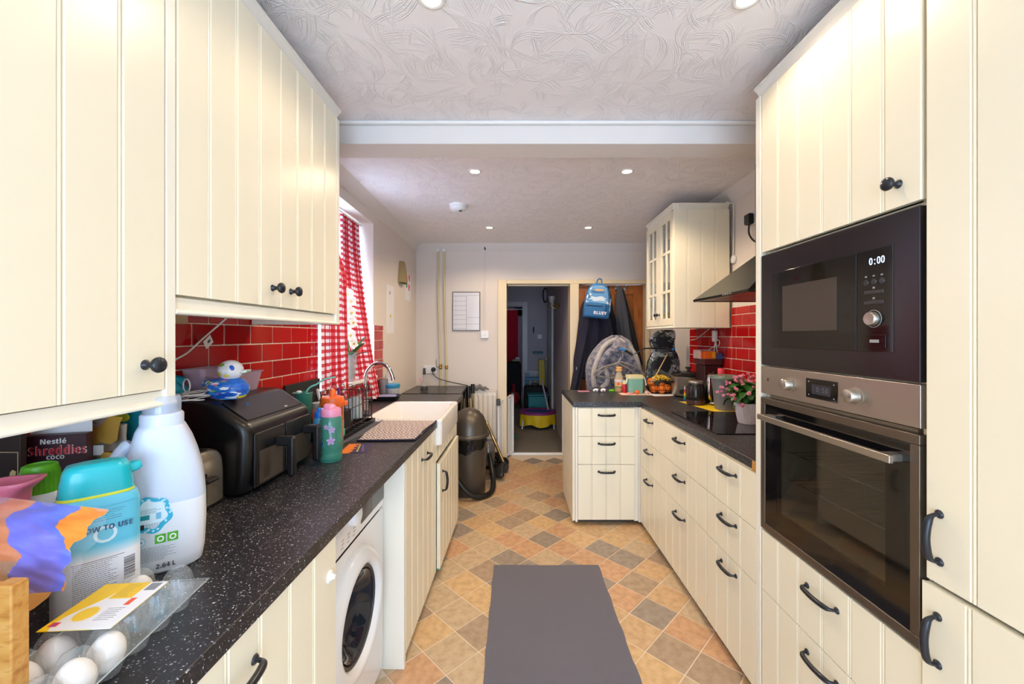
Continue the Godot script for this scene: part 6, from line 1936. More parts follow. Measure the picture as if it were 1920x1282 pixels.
	part(bn, "lid", G.new().lathe([Vector2(0.170, 0.513), Vector2(0.184, 0.518), Vector2(0.187, 0.530), Vector2(0.184, 0.542), Vector2(0.172, 0.548), Vector2(0.169, 0.58), Vector2(0.157, 0.64), Vector2(0.132, 0.695), Vector2(0.094, 0.738), Vector2(0.048, 0.763), Vector2(0, 0.770)], 48), M.bin_bronze)
	# vacuum cleaner
	var vc := thing("vacuum_cleaner", "black cylinder vacuum cleaner with its hose looped round the bin", "vacuum cleaner", Vector3.ZERO)
	part(vc, "body", G.new().lathe([Vector2(0, 0), Vector2(0.07, 0.0), Vector2(0.095, 0.02), Vector2(0.095, 0.16), Vector2(0.07, 0.2), Vector2(0, 0.22)], 28), M.black_gloss, V(-0.155, 0.10, -4.22), V(0, 0, PI / 2 - 0.1))
	part(vc, "dust_cup", G.new().lathe([Vector2(0, 0), Vector2(0.06, 0), Vector2(0.07, 0.01), Vector2(0.07, 0.19), Vector2(0.055, 0.21), Vector2(0, 0.215)], 28), clear("cup_smoke", rgb(90, 84, 80), 0.6, 0.08), V(-0.27, 0.12, -4.06))
	for z in [-4.30, -4.15]:
		part(vc, "wheel", G.new().lathe([Vector2(0, -0.015), Vector2(0.055, -0.015), Vector2(0.06, -0.006), Vector2(0.06, 0.006), Vector2(0.055, 0.015), Vector2(0, 0.015)], 20), M.black_plastic, V(-0.12, 0.06, z), V(PI / 2, 0, 0.0))
	part(vc, "hose", G.new().tube(arc([V(-0.64, 0.40, -3.47), V(-0.55, 0.30, -3.44), V(-0.47, 0.16, -3.42), V(-0.36, 0.05, -3.43), V(-0.25, 0.026, -3.50), V(-0.20, 0.035, -3.62), V(-0.205, 0.09, -3.78), V(-0.235, 0.19, -3.92), V(-0.26, 0.25, -4.04)], 7), 0.024, 12), M.black_plastic)
	part(vc, "wand", G.new().tube([V(-0.305, 0.50, -4.30), V(-0.105, 0.12, -4.06)], 0.016, 12), M.gold_tube)
	part(vc, "floor_head", G.new().rings([sq(0.05, 0.05, 0.0), sq(0.06, 0.05, 0.05), sq(0.12, 0.045, 0.10), sq(0.16, 0.05, 0.14), sq(0.16, 0.04, 0.17)]), M.black_plastic, V(-0.108, 0.125, -4.06), V(2.05, -0.55, 0))
	var sw := thing("spare_vacuum_wand", "gold metal tube with a black handle standing beside the black fridge", "tube", Vector3.ZERO)
	part(sw, "tube", G.new().tube([V(-0.475, 0.004, -4.27), V(-0.50, 0.86, -4.33)], 0.015, 12).tube([V(-0.44, 0.004, -4.27), V(-0.455, 0.86, -4.34)], 0.013, 12), M.gold_tube)
	part(sw, "grip", G.new().tube([V(-0.496, 0.75, -4.325), V(-0.502, 0.88, -4.335)], 0.024, 12).tube([V(-0.452, 0.80, -4.335), V(-0.458, 0.90, -4.345)], 0.02, 12), M.black_plastic)

func _blot(r: float, _y: float, x: float) -> PackedVector3Array:
	var out := PackedVector3Array()
	for i in 16:
		var a := TAU * i / 16
		var q := r * (1.0 + 0.18 * sin(a * 5.0))
		out.append(V(x, sin(a) * q, cos(a) * q))
	return out

func _rag(w: float, h: float, d: float) -> Array:
	var out := []
	for i in 15:
		var t := i / 14.0
		var k := sin(PI * clampf(0.08 + 0.86 * t, 0, 1))
		var r := PackedVector3Array()
		for q in sq(d * (0.4 + 0.6 * k), h * k, 0.0, Vector2.ZERO, 0.8, 20):
			r.append(V((t - 0.5) * w, q.z * 0.8 + h * 0.42 * k + 0.012 * sin(t * 24.0) * k, q.x + 0.012 * sin(t * 17.0 + 1.0)))
		out.append(r)
	return out

func hang(w: Array, h: float, depth: Array, folds: float, lean := 0.0, sd := 0.0, steps := 18) -> G:
	# cloth hanging from a peg: w and depth are widths from the top down
	var out := []
	for i in steps + 1:
		var t := float(i) / steps
		var f := t * (w.size() - 1)
		var a := mini(int(f), w.size() - 2)
		var ww := lerpf(w[a], w[a + 1], f - a)
		var f2 := t * (depth.size() - 1)
		var b := mini(int(f2), depth.size() - 2)
		var dd := lerpf(depth[b], depth[b + 1], f2 - b)
		var r := PackedVector3Array()
		for j in 64:
			var an := TAU * j / 64
			var x := cos(an)
			var z := sin(an)
			var k := 0.016 * smoothstep(0.08, 0.5, t) * sin(x * folds + sd + t * 1.6)
			r.append(V(x * ww / 2 + lean * t, -h * t - 0.02 * sin(x * 4.0 + sd) * smoothstep(0.85, 1.0, t), signf(z) * pow(absf(z), 0.7) * dd / 2 + (k if z > 0 else k * 0.4)))
		out.append(r)
	return G.new().rings(out)

func right_counter() -> void:
	var top := 0.928
	# --- plant on the hob ---
	var p := thing("potted_kalanchoe", "pink-flowering houseplant in a white ribbed pot on the hob", "potted plant", V(1.30, 0.9342, -2.235))
	var pr := []
	for q in [[0.0, 0.043], [0.004, 0.046], [0.108, 0.066], [0.114, 0.068], [0.117, 0.066], [0.112, 0.061], [0.09, 0.058]]:
		var r := PackedVector3Array()
		for i in 144:
			var a := TAU * i / 144
			var k := 1.0 + (0.035 * cos(a * 36) if q[0] > 0.003 and q[0] < 0.112 else 0.0)
			r.append(V(cos(a) * q[1] * k, q[0], sin(a) * q[1] * k))
		pr.append(r)
	part(p, "pot", G.new().rings(pr), mat("pot_white", rgb(214, 208, 214), 0.35))
	part(p, "soil", G.new().lathe([Vector2(0, 0.1), Vector2(0.057, 0.098), Vector2(0.057, 0.09)], 24), mat("soil", rgb(52, 40, 30), 0.95))
	mat("leaf_dark", rgb(44, 98, 34), 0.42)
	mat("leaf_fresh", rgb(84, 134, 44), 0.42)
	var lf := G.new()
	for s in [1.0, -1.0]:
		lf.grid(6, 8, func(u: float, q: float) -> Vector3:
			var ww := 0.024 * pow(sin(PI * clampf(0.05 + 0.9 * q, 0, 1)), 0.6) * (2 * u - 1) * (1.0 + 0.08 * sin(q * 26.0))
			return V(q * 0.07, 0.02 * sin(q * 2.6) - 0.012 * q * q + 0.25 * absf(ww) + s * 0.0005, ww), s < 0)
	var leaf := lf.mesh()
	for i in 80:
		var a := i * 2.39996
		var hh := 0.1 + 0.11 * rng.randf()
		var rad := 0.012 + 0.035 * rng.randf()
		var o := part(p, "leaf", leaf, M["leaf_dark" if i % 3 else "leaf_fresh"], V(cos(a) * rad, hh, -sin(a) * rad), V(0, a, rng.randf_range(-0.5, 0.7)))
		o.scale = Vector3.ONE * rng.randf_range(0.85, 1.25)
	var sg := G.new()
	var heads := []
	for i in 34:
		var a := i * 2.39996
		var rad := 0.12 * sqrt((i + 0.5) / 34.0)
		var hp := V(cos(a) * rad * 1.05 - 0.012, 0.262 - rad * rad * 7.0 + rng.randf_range(-0.012, 0.012), sin(a) * rad)
		heads.append(hp)
		sg.tube(arc([V(cos(a) * 0.01, 0.1, sin(a) * 0.01), V(hp.x * 0.4, hp.y * 0.65 + 0.03, hp.z * 0.4), hp], 4), 0.002, 6)
	for i in 4:
		var hp := V(-0.105 + 0.012 * i, 0.155 - 0.018 * i, 0.03 + 0.012 * i)
		heads.append(hp)
		sg.tube(arc([V(-0.02, 0.1, 0.01), V(-0.07, 0.15, 0.03), hp], 4), 0.002, 6)
	part(p, "stems", sg, M.leaf_fresh)
	mat("petal_pink", rgb(242, 164, 188), 0.55)
	mat("petal_deep", rgb(234, 132, 166), 0.55)
	mat("bud_green", rgb(140, 150, 60), 0.5)
	var ros := G.new()
	for ring in 3:
		for i in 7 - ring * 2:
			ros.t = Transform3D(Basis(Vector3.UP, TAU * i / (7 - ring * 2) + ring * 0.5) * Basis(Vector3.BACK, 0.25 + ring * 0.42), Vector3.UP * 0.002 * ring)
			ros.rings([sq(0.004, 0.004, 0.0), sq(0.006, 0.0085, 0.001, Vector2(0.005, 0)), sq(0.006, 0.006, 0.0015, Vector2(0.0095, 0)), sq(0.001, 0.001, 0.0015, Vector2(0.0125, 0))])
	var rose := ros.mesh()
	for i in heads.size():
		for j in 2:
			var q := V(rng.randf_range(-0.017, 0.017), rng.randf_range(-0.006, 0.01), rng.randf_range(-0.017, 0.017)) if j else Vector3.ZERO
			var far_side: bool = heads[i].x > 0.055
			var o := part(p, "bud" if far_side and j else "flower", rose, M.bud_green if far_side and j else M["petal_pink" if (i + j) % 3 else "petal_deep"], heads[i] + q, V(rng.randf_range(-0.2, 0.9), rng.randf() * TAU, rng.randf_range(-0.4, 0.6)))
			o.scale = Vector3.ONE * (rng.randf_range(0.8, 1.05) if not (far_side and j) else 0.7)
	# --- grey tub with a clear lid ---
	var t := thing("grey_food_tub", "grey plastic food tub with a cloudy lid behind the plant", "tub", V(1.408, top, -2.672))
	part(t, "tub", G.new().rings([sq(0.112, 0.105, 0.0, Vector2.ZERO, 0.7), sq(0.122, 0.115, 0.006, Vector2.ZERO, 0.7), sq(0.158, 0.15, 0.205, Vector2.ZERO, 0.7), sq(0.165, 0.157, 0.212, Vector2.ZERO, 0.7), sq(0.152, 0.144, 0.209, Vector2.ZERO, 0.7)]), mat("tub_grey", rgb(112, 114, 120), 0.38))
	part(t, "lid", G.new().rings([sq(0.174, 0.166, 0.208, Vector2.ZERO, 0.7), sq(0.178, 0.17, 0.214, Vector2.ZERO, 0.7), sq(0.176, 0.168, 0.226, Vector2.ZERO, 0.7), sq(0.15, 0.142, 0.232, Vector2.ZERO, 0.7), sq(0.14, 0.132, 0.226, Vector2.ZERO, 0.7)]), clear("lid_cloudy", rgb(130, 158, 148), 0.5, 0.2))
	t = thing("red_pump_bottle", "small bottle with a coral red cap behind the grey tub", "bottle", V(1.44, top, -2.79))
	part(t, "body", G.new().lathe([Vector2(0, 0), Vector2(0.026, 0), Vector2(0.028, 0.006), Vector2(0.028, 0.18), Vector2(0.02, 0.2), Vector2(0, 0.2)], 20), mat("red_body", rgb(170, 60, 70), 0.35))
	part(t, "cap", G.new().lathe([Vector2(0.021, 0.2), Vector2(0.023, 0.205), Vector2(0.022, 0.262), Vector2(0.018, 0.268), Vector2(0, 0.269)], 20), mat("coral_cap", rgb(226, 66, 82), 0.35))
	# --- mat, jug kettle, black jar ---
	single("yellow_mat", "bright yellow silicone mat under the kettle and black jar", "mat", ring_up([Vector2(1.235, -3.0), Vector2(1.47, -3.0), Vector2(1.535, -2.585), Vector2(1.30, -2.585)], top, top + 0.002, 0.0008), mat("mat_yellow", rgb(232, 196, 24), 0.5))
	t = thing("black_jar", "tall black ceramic jar with a steel collar on the yellow mat", "jar", V(1.302, top + 0.002, -2.878))
	part(t, "body", G.new().lathe([Vector2(0, 0), Vector2(0.056, 0), Vector2(0.06, 0.004), Vector2(0.063, 0.06), Vector2(0.06, 0.12), Vector2(0.05, 0.145), Vector2(0.047, 0.152)], 36), mat("jar_black", rgb(34, 28, 28), 0.16))
	part(t, "base_band", G.new().lathe([Vector2(0.0605, 0.004), Vector2(0.0625, 0.03), Vector2(0.062, 0.034), Vector2(0.0602, 0.03)], 36), mat("jar_brown", rgb(74, 48, 40), 0.3))
	part(t, "collar", G.new().lathe([Vector2(0.048, 0.15), Vector2(0.05, 0.154), Vector2(0.05, 0.166), Vector2(0.046, 0.17), Vector2(0.04, 0.168), Vector2(0.0, 0.166)], 36), M.steel)
	t = thing("jug_kettle", "black kettle with a bright chrome handle, behind the grey tub", "kettle", V(1.442, top + 0.002, -2.897), -2.28)
	part(t, "body", G.new().lathe([Vector2(0, 0), Vector2(0.066, 0), Vector2(0.07, 0.006), Vector2(0.066, 0.10), Vector2(0.054, 0.19), Vector2(0.048, 0.205), Vector2(0.03, 0.214), Vector2(0, 0.216)], 36), M.jar_black)
	part(t, "base_ring", G.new().lathe([Vector2(0.071, 0.004), Vector2(0.073, 0.006), Vector2(0.0725, 0.02), Vector2(0.07, 0.022)], 36), M.chrome)
	part(t, "handle", G.new().tube(arc([V(0.045, 0.205, 0), V(0.085, 0.215, 0), V(0.112, 0.195, 0), V(0.116, 0.13, 0), V(0.108, 0.07, 0), V(0.075, 0.045, 0)], 6), 0.0155, 10), M.chrome)
	part(t, "lid_knob", ball(0.012, 12, V(0, 0.222, 0)), M.black_plastic)
	part(t, "spout", G.new().rings([sq(0.03, 0.05, 0.0), sq(0.03, 0.04, 0.03), sq(0.018, 0.022, 0.055)]), M.jar_black, V(-0.055, 0.165, 0), V(0, 0, 0.8))
	# --- dark box stack ---
	t = thing("coffee_machine", "dark maroon box-shaped coffee machine against the red tiles", "coffee machine", V(1.487, top, -3.06))
	part(t, "body", G.new().bx(-0.07, 0.06, 0.0, 0.275, -0.075, 0.075, 0.006), mat("maroon_dark", rgb(58, 24, 26), 0.3))
	part(t, "lid", G.new().bx(-0.078, 0.064, 0.275, 0.322, -0.08, 0.08, 0.006), mat("maroon_lid", rgb(76, 38, 38), 0.3))
	t = thing("orange_packet", "bright orange snack box in a clear tray on the coffee machine", "packet", V(1.475, top + 0.322, -3.045))
	part(t, "box", G.new().bx(-0.055, 0.035, 0.0, 0.055, -0.06, 0.05, 0.003), mat("packet_orange", rgb(246, 110, 24), 0.45))
	part(t, "yellow_panel", G.new().bx(0.004, 0.028, 0.006, 0.05, 0.0502, 0.0508), mat("packet_yellow", rgb(246, 190, 40), 0.45))
	part(t, "clear_tray", bezel2_open(0.17, 0.125, 0.065), clear("tray_clear", rgb(236, 226, 220), 0.3, 0.1), V(-0.0, 0.0, -0.005))
	single("blue_packet", "small blue and yellow packet beside the orange box", "packet", G.new().bx(-0.016, 0.016, 0, 0.024, -0.02, 0.02, 0.003).bx(-0.013, 0.013, 0.024, 0.044, -0.018, 0.018, 0.003), mat("packet_blue", rgb(50, 84, 150), 0.45), V(1.53, top + 0.3225, -2.985))
	# --- cables on the tiles ---
	t = thing("socket_adaptor", "white plug adaptor with looped cables hanging on the red tiles", "adaptor", V(1.548, 1.40, -3.07))
	part(t, "adaptor", G.new().box(Vector3.ZERO, V(0.03, 0.09, 0.045), 0.008), M.white_plastic, V(-0.012, 0.02, 0))
	var loop := []
	for i in 20:
		loop.append(V(-0.012, -0.03 + cos(TAU * i / 20) * 0.024, 0.045 + sin(TAU * i / 20) * 0.026))
	part(t, "cable", G.new().tube(loop, 0.003, 6, true).tube(arc([V(-0.01, -0.02, 0), V(-0.012, -0.06, -0.01), V(-0.012, -0.075, -0.06), V(-0.012, -0.1, -0.10)], 5), 0.0032, 6).tube(arc([V(-0.012, -0.02, 0.005), V(-0.016, -0.10, 0.0), V(-0.02, -0.155, 0.02)], 5), 0.0032, 6).tube(arc([V(-0.01, -0.02, -0.005), V(-0.012, -0.08, 0.03), V(-0.02, -0.155, 0.06)], 5), 0.0032, 6).tube(arc([V(-0.008, 0.06, 0), V(-0.006, 0.085, -0.02), V(-0.006, 0.085, -0.05)], 5), 0.0032, 6), M.white_cable)
	single("slack_lead", "thin white lead strung along the red tiles under the glazed cabinet", "lead", G.new().tube(arc([V(1.55, 1.482, -3.18), V(1.55, 1.435, -3.30), V(1.55, 1.395, -3.42), V(1.55, 1.385, -3.52)], 6), 0.003, 6), M.white_cable)
	single("cooker_lead", "thin white lead curving down the tiles to the slow cooker", "lead", G.new().tube(arc([V(1.549, 1.19, -3.10), V(1.549, 1.14, -3.22), V(1.549, 1.10, -3.36), V(1.549, 1.105, -3.47)], 6), 0.003, 6), M.white_cable)
	# --- slow cooker ---
	t = thing("slow_cooker", "round stainless slow cooker with a dark glass lid", "slow cooker", V(1.420, top, -3.272))
	part(t, "body", G.new().lathe([Vector2(0, 0.012), Vector2(0.12, 0.012), Vector2(0.126, 0.02), Vector2(0.13, 0.15), Vector2(0.134, 0.158), Vector2(0.134, 0.166), Vector2(0.126, 0.168), Vector2(0, 0.168)], 48), M.steel)
	part(t, "feet", G.new().lathe([Vector2(0.09, 0), Vector2(0.11, 0), Vector2(0.115, 0.016), Vector2(0.09, 0.016)], 36), M.black_plastic)
	part(t, "lid", G.new().lathe([Vector2(0.132, 0.168), Vector2(0.133, 0.175), Vector2(0.12, 0.188), Vector2(0.08, 0.204), Vector2(0.03, 0.21), Vector2(0, 0.21)], 40), mat("lid_glass", rgb(40, 36, 34), 0.06))
	part(t, "lid_knob", G.new().lathe([Vector2(0.01, 0.208), Vector2(0.01, 0.222), Vector2(0.022, 0.228), Vector2(0.022, 0.24), Vector2(0, 0.243)], 20), M.black_plastic)
	part(t, "dial", G.new().lathe([Vector2(0.02, 0), Vector2(0.018, 0.012), Vector2(0, 0.013)], 18), M.black_plastic, V(-0.088, 0.05, 0.09), V(PI / 2, -0.78, 0))
	for s in [-1, 1]:
		part(t, "side_handle", G.new().bx(s * 0.125, s * 0.15, 0.11, 0.128, -0.03, 0.03, 0.006) if s < 0 else G.new().bx(0.125, 0.14, 0.11, 0.128, -0.03, 0.03, 0.006), M.black_plastic)
	# --- slim rainbow lighter ---
	t = thing("rainbow_lighter", "slim rainbow-striped lighter standing upright in front of the slow cooker", "lighter", V(1.286, top, -3.02))
	var cols := [rgb(30, 60, 150), rgb(20, 140, 170), rgb(90, 180, 60), rgb(230, 200, 40), rgb(226, 110, 60), rgb(190, 60, 90)]
	for i in 6:
		part(t, "stripe", G.new().lathe([Vector2(0.0075, i * 0.015), Vector2(0.0075, i * 0.015 + 0.015)] if i else [Vector2(0, 0), Vector2(0.0075, 0), Vector2(0.0075, 0.015)], 16), mat("stripe_%d" % i, cols[i], 0.3))
	part(t, "tip", G.new().lathe([Vector2(0.0075, 0.09), Vector2(0.006, 0.095), Vector2(0.005, 0.118), Vector2(0, 0.12)], 16), M.chrome)
	# --- wire fruit basket with fruit ---
	var bc := V(1.25, top, -3.465)
	t = thing("fruit_basket", "round black wire fruit basket by the slow cooker", "fruit basket", bc)
	var wr := G.new()
	for q in [[0.07, 0.004], [0.10, 0.035], [0.118, 0.075], [0.125, 0.11]]:
		var c := []
		for i in 32:
			c.append(V(cos(TAU * i / 32) * q[0], q[1], sin(TAU * i / 32) * q[0]))
		wr.tube(c, 0.0022, 5, true)
	for i in 20:
		var a := TAU * i / 20
		wr.tube(arc([V(cos(a) * 0.03, 0.004, sin(a) * 0.03), V(cos(a) * 0.07, 0.004, sin(a) * 0.07), V(cos(a) * 0.10, 0.035, sin(a) * 0.10), V(cos(a) * 0.125, 0.11, sin(a) * 0.125)], 3), 0.0016, 5)
	part(t, "wire_bowl", wr, M.black_plastic)
	mat("orange_peel", rgb(236, 118, 20), 0.45)
	var n := noise_tex(128, 0.25, [rgb(0, 0, 0), rgb(255, 255, 255)], 1, FastNoiseLite.TYPE_CELLULAR, 4)
	M.orange_peel.heightmap_enabled = true
	M.orange_peel.heightmap_texture = n
	M.orange_peel.heightmap_scale = 0.08
	var om := ball(0.034, 22).mesh()
	var stem := ball(0.004, 8, V(0, 0.033, 0), 0.5).mesh()
	var ow := ["front left of the pile", "front centre, lowest", "front right under the bananas", "back left of the pile", "back right by the slow cooker", "topmost at the left end of the bananas"]
	var oi := 0
	for q in [[-0.055, 0.04, 0.035], [0.0, 0.038, 0.066], [0.06, 0.042, 0.03], [-0.04, 0.05, -0.045], [0.05, 0.05, -0.05], [-0.075, 0.095, 0.01]]:
		var o := thing("orange", "orange in the wire basket, " + ow[oi], "orange", bc + V(q[0], q[1] + 0.001, q[2]), q[0] * 20, "oranges in the wire basket")
		part(o, "fruit", om, M.orange_peel)
		part(o, "stem_scar", stem, M.leaf_green)
		oi += 1
	mat("banana_skin", Color.WHITE, 0.5)
	M.banana_skin.albedo_texture = tex(splash_image(128, rgb(236, 194, 50), [rgb(70, 46, 24), rgb(226, 180, 50), rgb(110, 76, 30)], 60))
	M.banana_skin.uv1_scale = Vector3(2, 3, 1)
	for k in 3:
		var o := thing("banana", ["front spotted banana of the three on the oranges", "middle spotted banana of the three on the oranges", "back spotted banana of the three on the oranges"][k], "banana", bc + V(0.012, 0.105 + 0.004 * k, 0.045 - 0.032 * k), 0.06 * k, "spotted bananas in the wire basket")
		var pts := arc([V(-0.085, 0.0, 0), V(-0.06, 0.012, 0), V(-0.02, 0.026, 0), V(0.03, 0.026, 0), V(0.07, 0.008, 0), V(0.088, -0.006, 0)], 4)
		var rad := []
		for i in pts.size():
			rad.append(0.017 * pow(sin(PI * clampf(0.08 + 0.84 * i / (pts.size() - 1.0), 0, 1)), 0.5))
		part(o, "fruit", G.new().tube(pts, rad, 12), M.banana_skin)
		part(o, "stem", G.new().tube([V(-0.083, 0.0, 0), V(-0.098, -0.004, 0)], [0.007, 0.005], 8), M.leaf_fresh)
	single("ladle", "black ladle with a pointed dark bowl laid across above the fruit basket", "ladle", G.new().tube(arc([V(0.10, 0.0, 0), V(0.0, 0.004, 0), V(-0.09, 0.005, 0.0), V(-0.125, 0.0, 0.0)], 5), 0.006, 8).rings([sq(0.004, 0.012, 0.0), sq(0.012, 0.05, 0.02), sq(0.014, 0.062, 0.05), sq(0.012, 0.04, 0.08), sq(0.003, 0.008, 0.10)].map(func(r): return PackedVector3Array(Array(r).map(func(q): return V(-0.115 - q.y, -0.55 * q.y + 0.35 * q.x + 0.004, q.z))))), M.black_plastic, V(1.25, 1.308, -3.50), V(0, 0.0, 0.0))
	single("wooden_spoon", "pale wooden spoon leaning diagonally out of the fruit basket", "spoon", G.new().tube([V(-0.068, 0.13, 0.075), V(0.06, 0.335, 0.03)], [0.0055, 0.0045], 8).rings([sq(0.01, 0.004, 0.0), sq(0.026, 0.009, 0.015), sq(0.03, 0.01, 0.035), sq(0.018, 0.006, 0.052)].map(func(r): return PackedVector3Array(Array(r).map(func(q): return V(-0.066 + q.x - q.y * 0.5, 0.135 - q.y * 0.82, 0.077 + q.z))))), mat("spoon_wood", rgb(196, 160, 110), 0.6), bc)
	# --- patterned black bag propped at the wall ---
	var bim := Image.create(256, 256, false, Image.FORMAT_RGB8)
	bim.fill(rgb(18, 18, 22))
	for i in 130:
		var q := Vector2(rng.randf() * 256, rng.randf() * 256)
		var col: Color = [rgb(150, 156, 150), rgb(100, 110, 96), rgb(196, 198, 200), rgb(70, 76, 80)][i % 4]
		disc(bim, q, rng.randf_range(5, 13), col, 0.5)
		if i % 4 == 2:
			disc(bim, q, 4, rgb(18, 18, 22))
	var pb := print_mat("bag_print", bim, 0.55)
	t = thing("patterned_bag", "black bag printed with grey flowers, propped at the wall behind the fruit", "bag", V(1.345, top, -3.642))
	var brs := []
	for q in [[0.0, 0.26, 0.08, 0.0], [0.02, 0.30, 0.09, 0.0], [0.15, 0.31, 0.085, 0.0], [0.26, 0.29, 0.07, 0.01], [0.33, 0.24, 0.05, 0.015], [0.36, 0.20, 0.045, 0.015], [0.41, 0.22, 0.06, 0.0], [0.46, 0.235, 0.07, -0.005], [0.50, 0.21, 0.065, 0.01], [0.54, 0.15, 0.05, 0.035], [0.55, 0.10, 0.03, 0.04]]:
		brs.append(sq(q[1], q[2], q[0], Vector2(q[3], 0), 0.55, 32))
	part(t, "body", G.new().rings(brs), pb)
	part(t, "strap", G.new().tube(arc([V(0.02, 0.545, 0.02), V(0.0, 0.50, 0.046), V(0.05, 0.46, 0.048), V(0.09, 0.44, 0.03)], 5), 0.006, 8), M.black_matte)
	part(t, "blue_toggle", ball(0.014, 12, V(0.085, 0.375, 0.035), 0.8, 1.4), mat("toggle_blue", rgb(40, 120, 190), 0.4))
	part(t, "white_print", G.new().box(Vector3.ZERO, V(0.012, 0.10, 0.002)).box(V(0.015, 0.02, 0), V(0.004, 0.05, 0.002)), M.print_grey, V(0.055, 0.17, 0.047), V(-0.1, 0, -0.35))
	# --- things along the peninsula ---
	t = thing("juice_bottle", "glass juice bottle with orange juice, printed label and orange stopper", "bottle", V(0.925, top, -3.545))
	part(t, "glass", G.new().lathe([Vector2(0, 0), Vector2(0.036, 0), Vector2(0.039, 0.005), Vector2(0.039, 0.115), Vector2(0.036, 0.13), Vector2(0.022, 0.17), Vector2(0.02, 0.185)], 32), clear("juice_glass", rgb(220, 205, 170), 0.45, 0.05))
	part(t, "juice", G.new().lathe([Vector2(0, 0.004), Vector2(0.035, 0.004), Vector2(0.0375, 0.01), Vector2(0.0375, 0.112), Vector2(0, 0.113)], 28), mat("juice_orange", rgb(240, 168, 10), 0.3))
	part(t, "label", G.new().lathe([Vector2(0.0392, 0.042), Vector2(0.0396, 0.044), Vector2(0.0396, 0.112), Vector2(0.0392, 0.114)], 32), mat("juice_label", rgb(236, 176, 130), 0.5))
	part(t, "green_band", G.new().lathe([Vector2(0.0396, 0.04), Vector2(0.0401, 0.041), Vector2(0.0401, 0.05), Vector2(0.0396, 0.051)], 32), mat("band_green", rgb(90, 140, 70), 0.5))
	part(t, "white_band", G.new().lathe([Vector2(0.0396, 0.088), Vector2(0.0401, 0.089), Vector2(0.0401, 0.108), Vector2(0.0396, 0.109)], 32), mat("band_lilac", rgb(214, 206, 216), 0.5))
	part(t, "printed_fruit", ball(0.014, 14, V(-0.012, 0.075, 0.0345), 1.0, 1.0, 0.45), M.orange_peel)
	part(t, "stopper", G.new().lathe([Vector2(0.028, 0.183), Vector2(0.03, 0.188), Vector2(0.023, 0.196), Vector2(0.025, 0.21), Vector2(0.027, 0.215), Vector2(0.02, 0.222), Vector2(0, 0.223)], 28), mat("stopper_cork", rgb(226, 166, 96), 0.5))
	t = thing("mint_canister", "mint green square canister with a cream lid", "canister", V(1.04, top, -3.47))
	part(t, "tin", G.new().rings([sq(0.118, 0.10, 0.0, Vector2.ZERO, 0.3), sq(0.124, 0.106, 0.005, Vector2.ZERO, 0.3), sq(0.132, 0.112, 0.128, Vector2.ZERO, 0.3)]), mat("mint", rgb(132, 186, 164), 0.4))
	part(t, "lid", G.new().rings([sq(0.136, 0.116, 0.126, Vector2.ZERO, 0.3), sq(0.138, 0.118, 0.132, Vector2.ZERO, 0.3), sq(0.136, 0.116, 0.15, Vector2.ZERO, 0.3), sq(0.128, 0.108, 0.156, Vector2.ZERO, 0.3)]), mat("lid_cream", rgb(226, 214, 160), 0.4))
	part(t, "carry_strap", G.new().tube(arc([V(0.069, 0.145, 0.02), V(0.08, 0.12, 0.03), V(0.088, 0.07, 0.035)], 5), 0.006, 8).tube(arc([V(-0.069, 0.13, 0.02), V(-0.078, 0.10, 0.03), V(-0.082, 0.085, 0.032)], 5), 0.006, 8), M.trim_white)
	t = thing("red_polish_bottle", "small red bottle with a pale cap between juice and mint canister", "bottle", V(0.953, top, -3.475))
	part(t, "body", G.new().lathe([Vector2(0, 0), Vector2(0.018, 0), Vector2(0.02, 0.004), Vector2(0.019, 0.068), Vector2(0.013, 0.076), Vector2(0, 0.076)], 20), mat("polish_red", rgb(196, 30, 50), 0.2))
	part(t, "cap", G.new().lathe([Vector2(0.014, 0.075), Vector2(0.015, 0.09), Vector2(0.012, 0.108), Vector2(0, 0.11)], 18), M.lid_cream)
	single("pink_disc", "flat pink and red lid lying at the foot of the red bottle", "lid", G.new().lathe([Vector2(0, 0), Vector2(0.03, 0), Vector2(0.032, 0.004), Vector2(0.028, 0.01), Vector2(0, 0.011)], 24), mat("lid_rose", rgb(226, 140, 140), 0.4), V(0.985, top, -3.41))
	single("orange_ball", "small orange ball in front of the mint canister", "ball", ball(0.0185, 20), M.orange_plastic, V(1.035, top + 0.0185, -3.385))
	for k in 2:
		t = thing("toy_eye", ["dark-pupilled white toy eye, nearer the doorway", "red-pupilled white toy eye, nearer the juice"][k], "toy", V(0.712 + 0.066 * k, top, -3.50))
		part(t, "eyeball", ball(0.022, 20, V(0, 0.017, 0), 0.78, 1.3), M.white_plastic)
		part(t, "pupil", ball(0.010, 14, V(-0.004, 0.016, 0.016), 0.9, 1.2, 0.6), M.black_plastic if k == 0 else mat("pupil_red", rgb(120, 24, 34), 0.3))
		part(t, "iris", ball(0.013, 14, V(0.014, 0.017, 0.0128), 0.8, 0.8, 0.5), mat("iris_%d" % k, rgb(70, 40, 110) if k == 0 else rgb(90, 30, 70), 0.3))
	single("pink_card", "small pink card lying at the back of the peninsula", "card", G.new().box(V(0, 0.001, 0), V(0.10, 0.002, 0.06), 0.0005), M.lid_pink, V(0.615, top, -3.565), V(0, 0.1, 0))
	single("green_toy", "small lime green toy lying beside the juice bottle", "toy", G.new().rings([sq(0.02, 0.012, 0.0), sq(0.055, 0.026, 0.004), sq(0.05, 0.022, 0.014), sq(0.02, 0.01, 0.019)]), mat("lime_toy", rgb(110, 200, 30), 0.4), V(0.862, top, -3.555))
	single("craft_paper", "sheet of pinkish craft paper under the mint canister", "paper", G.new().box(V(0, -0.0002, 0), V(0.30, 0.0008, 0.14)), mat("craft_peach", rgb(222, 190, 172), 0.8), V(1.045, top + 0.0002, -3.40), V(0, -0.05, 0))
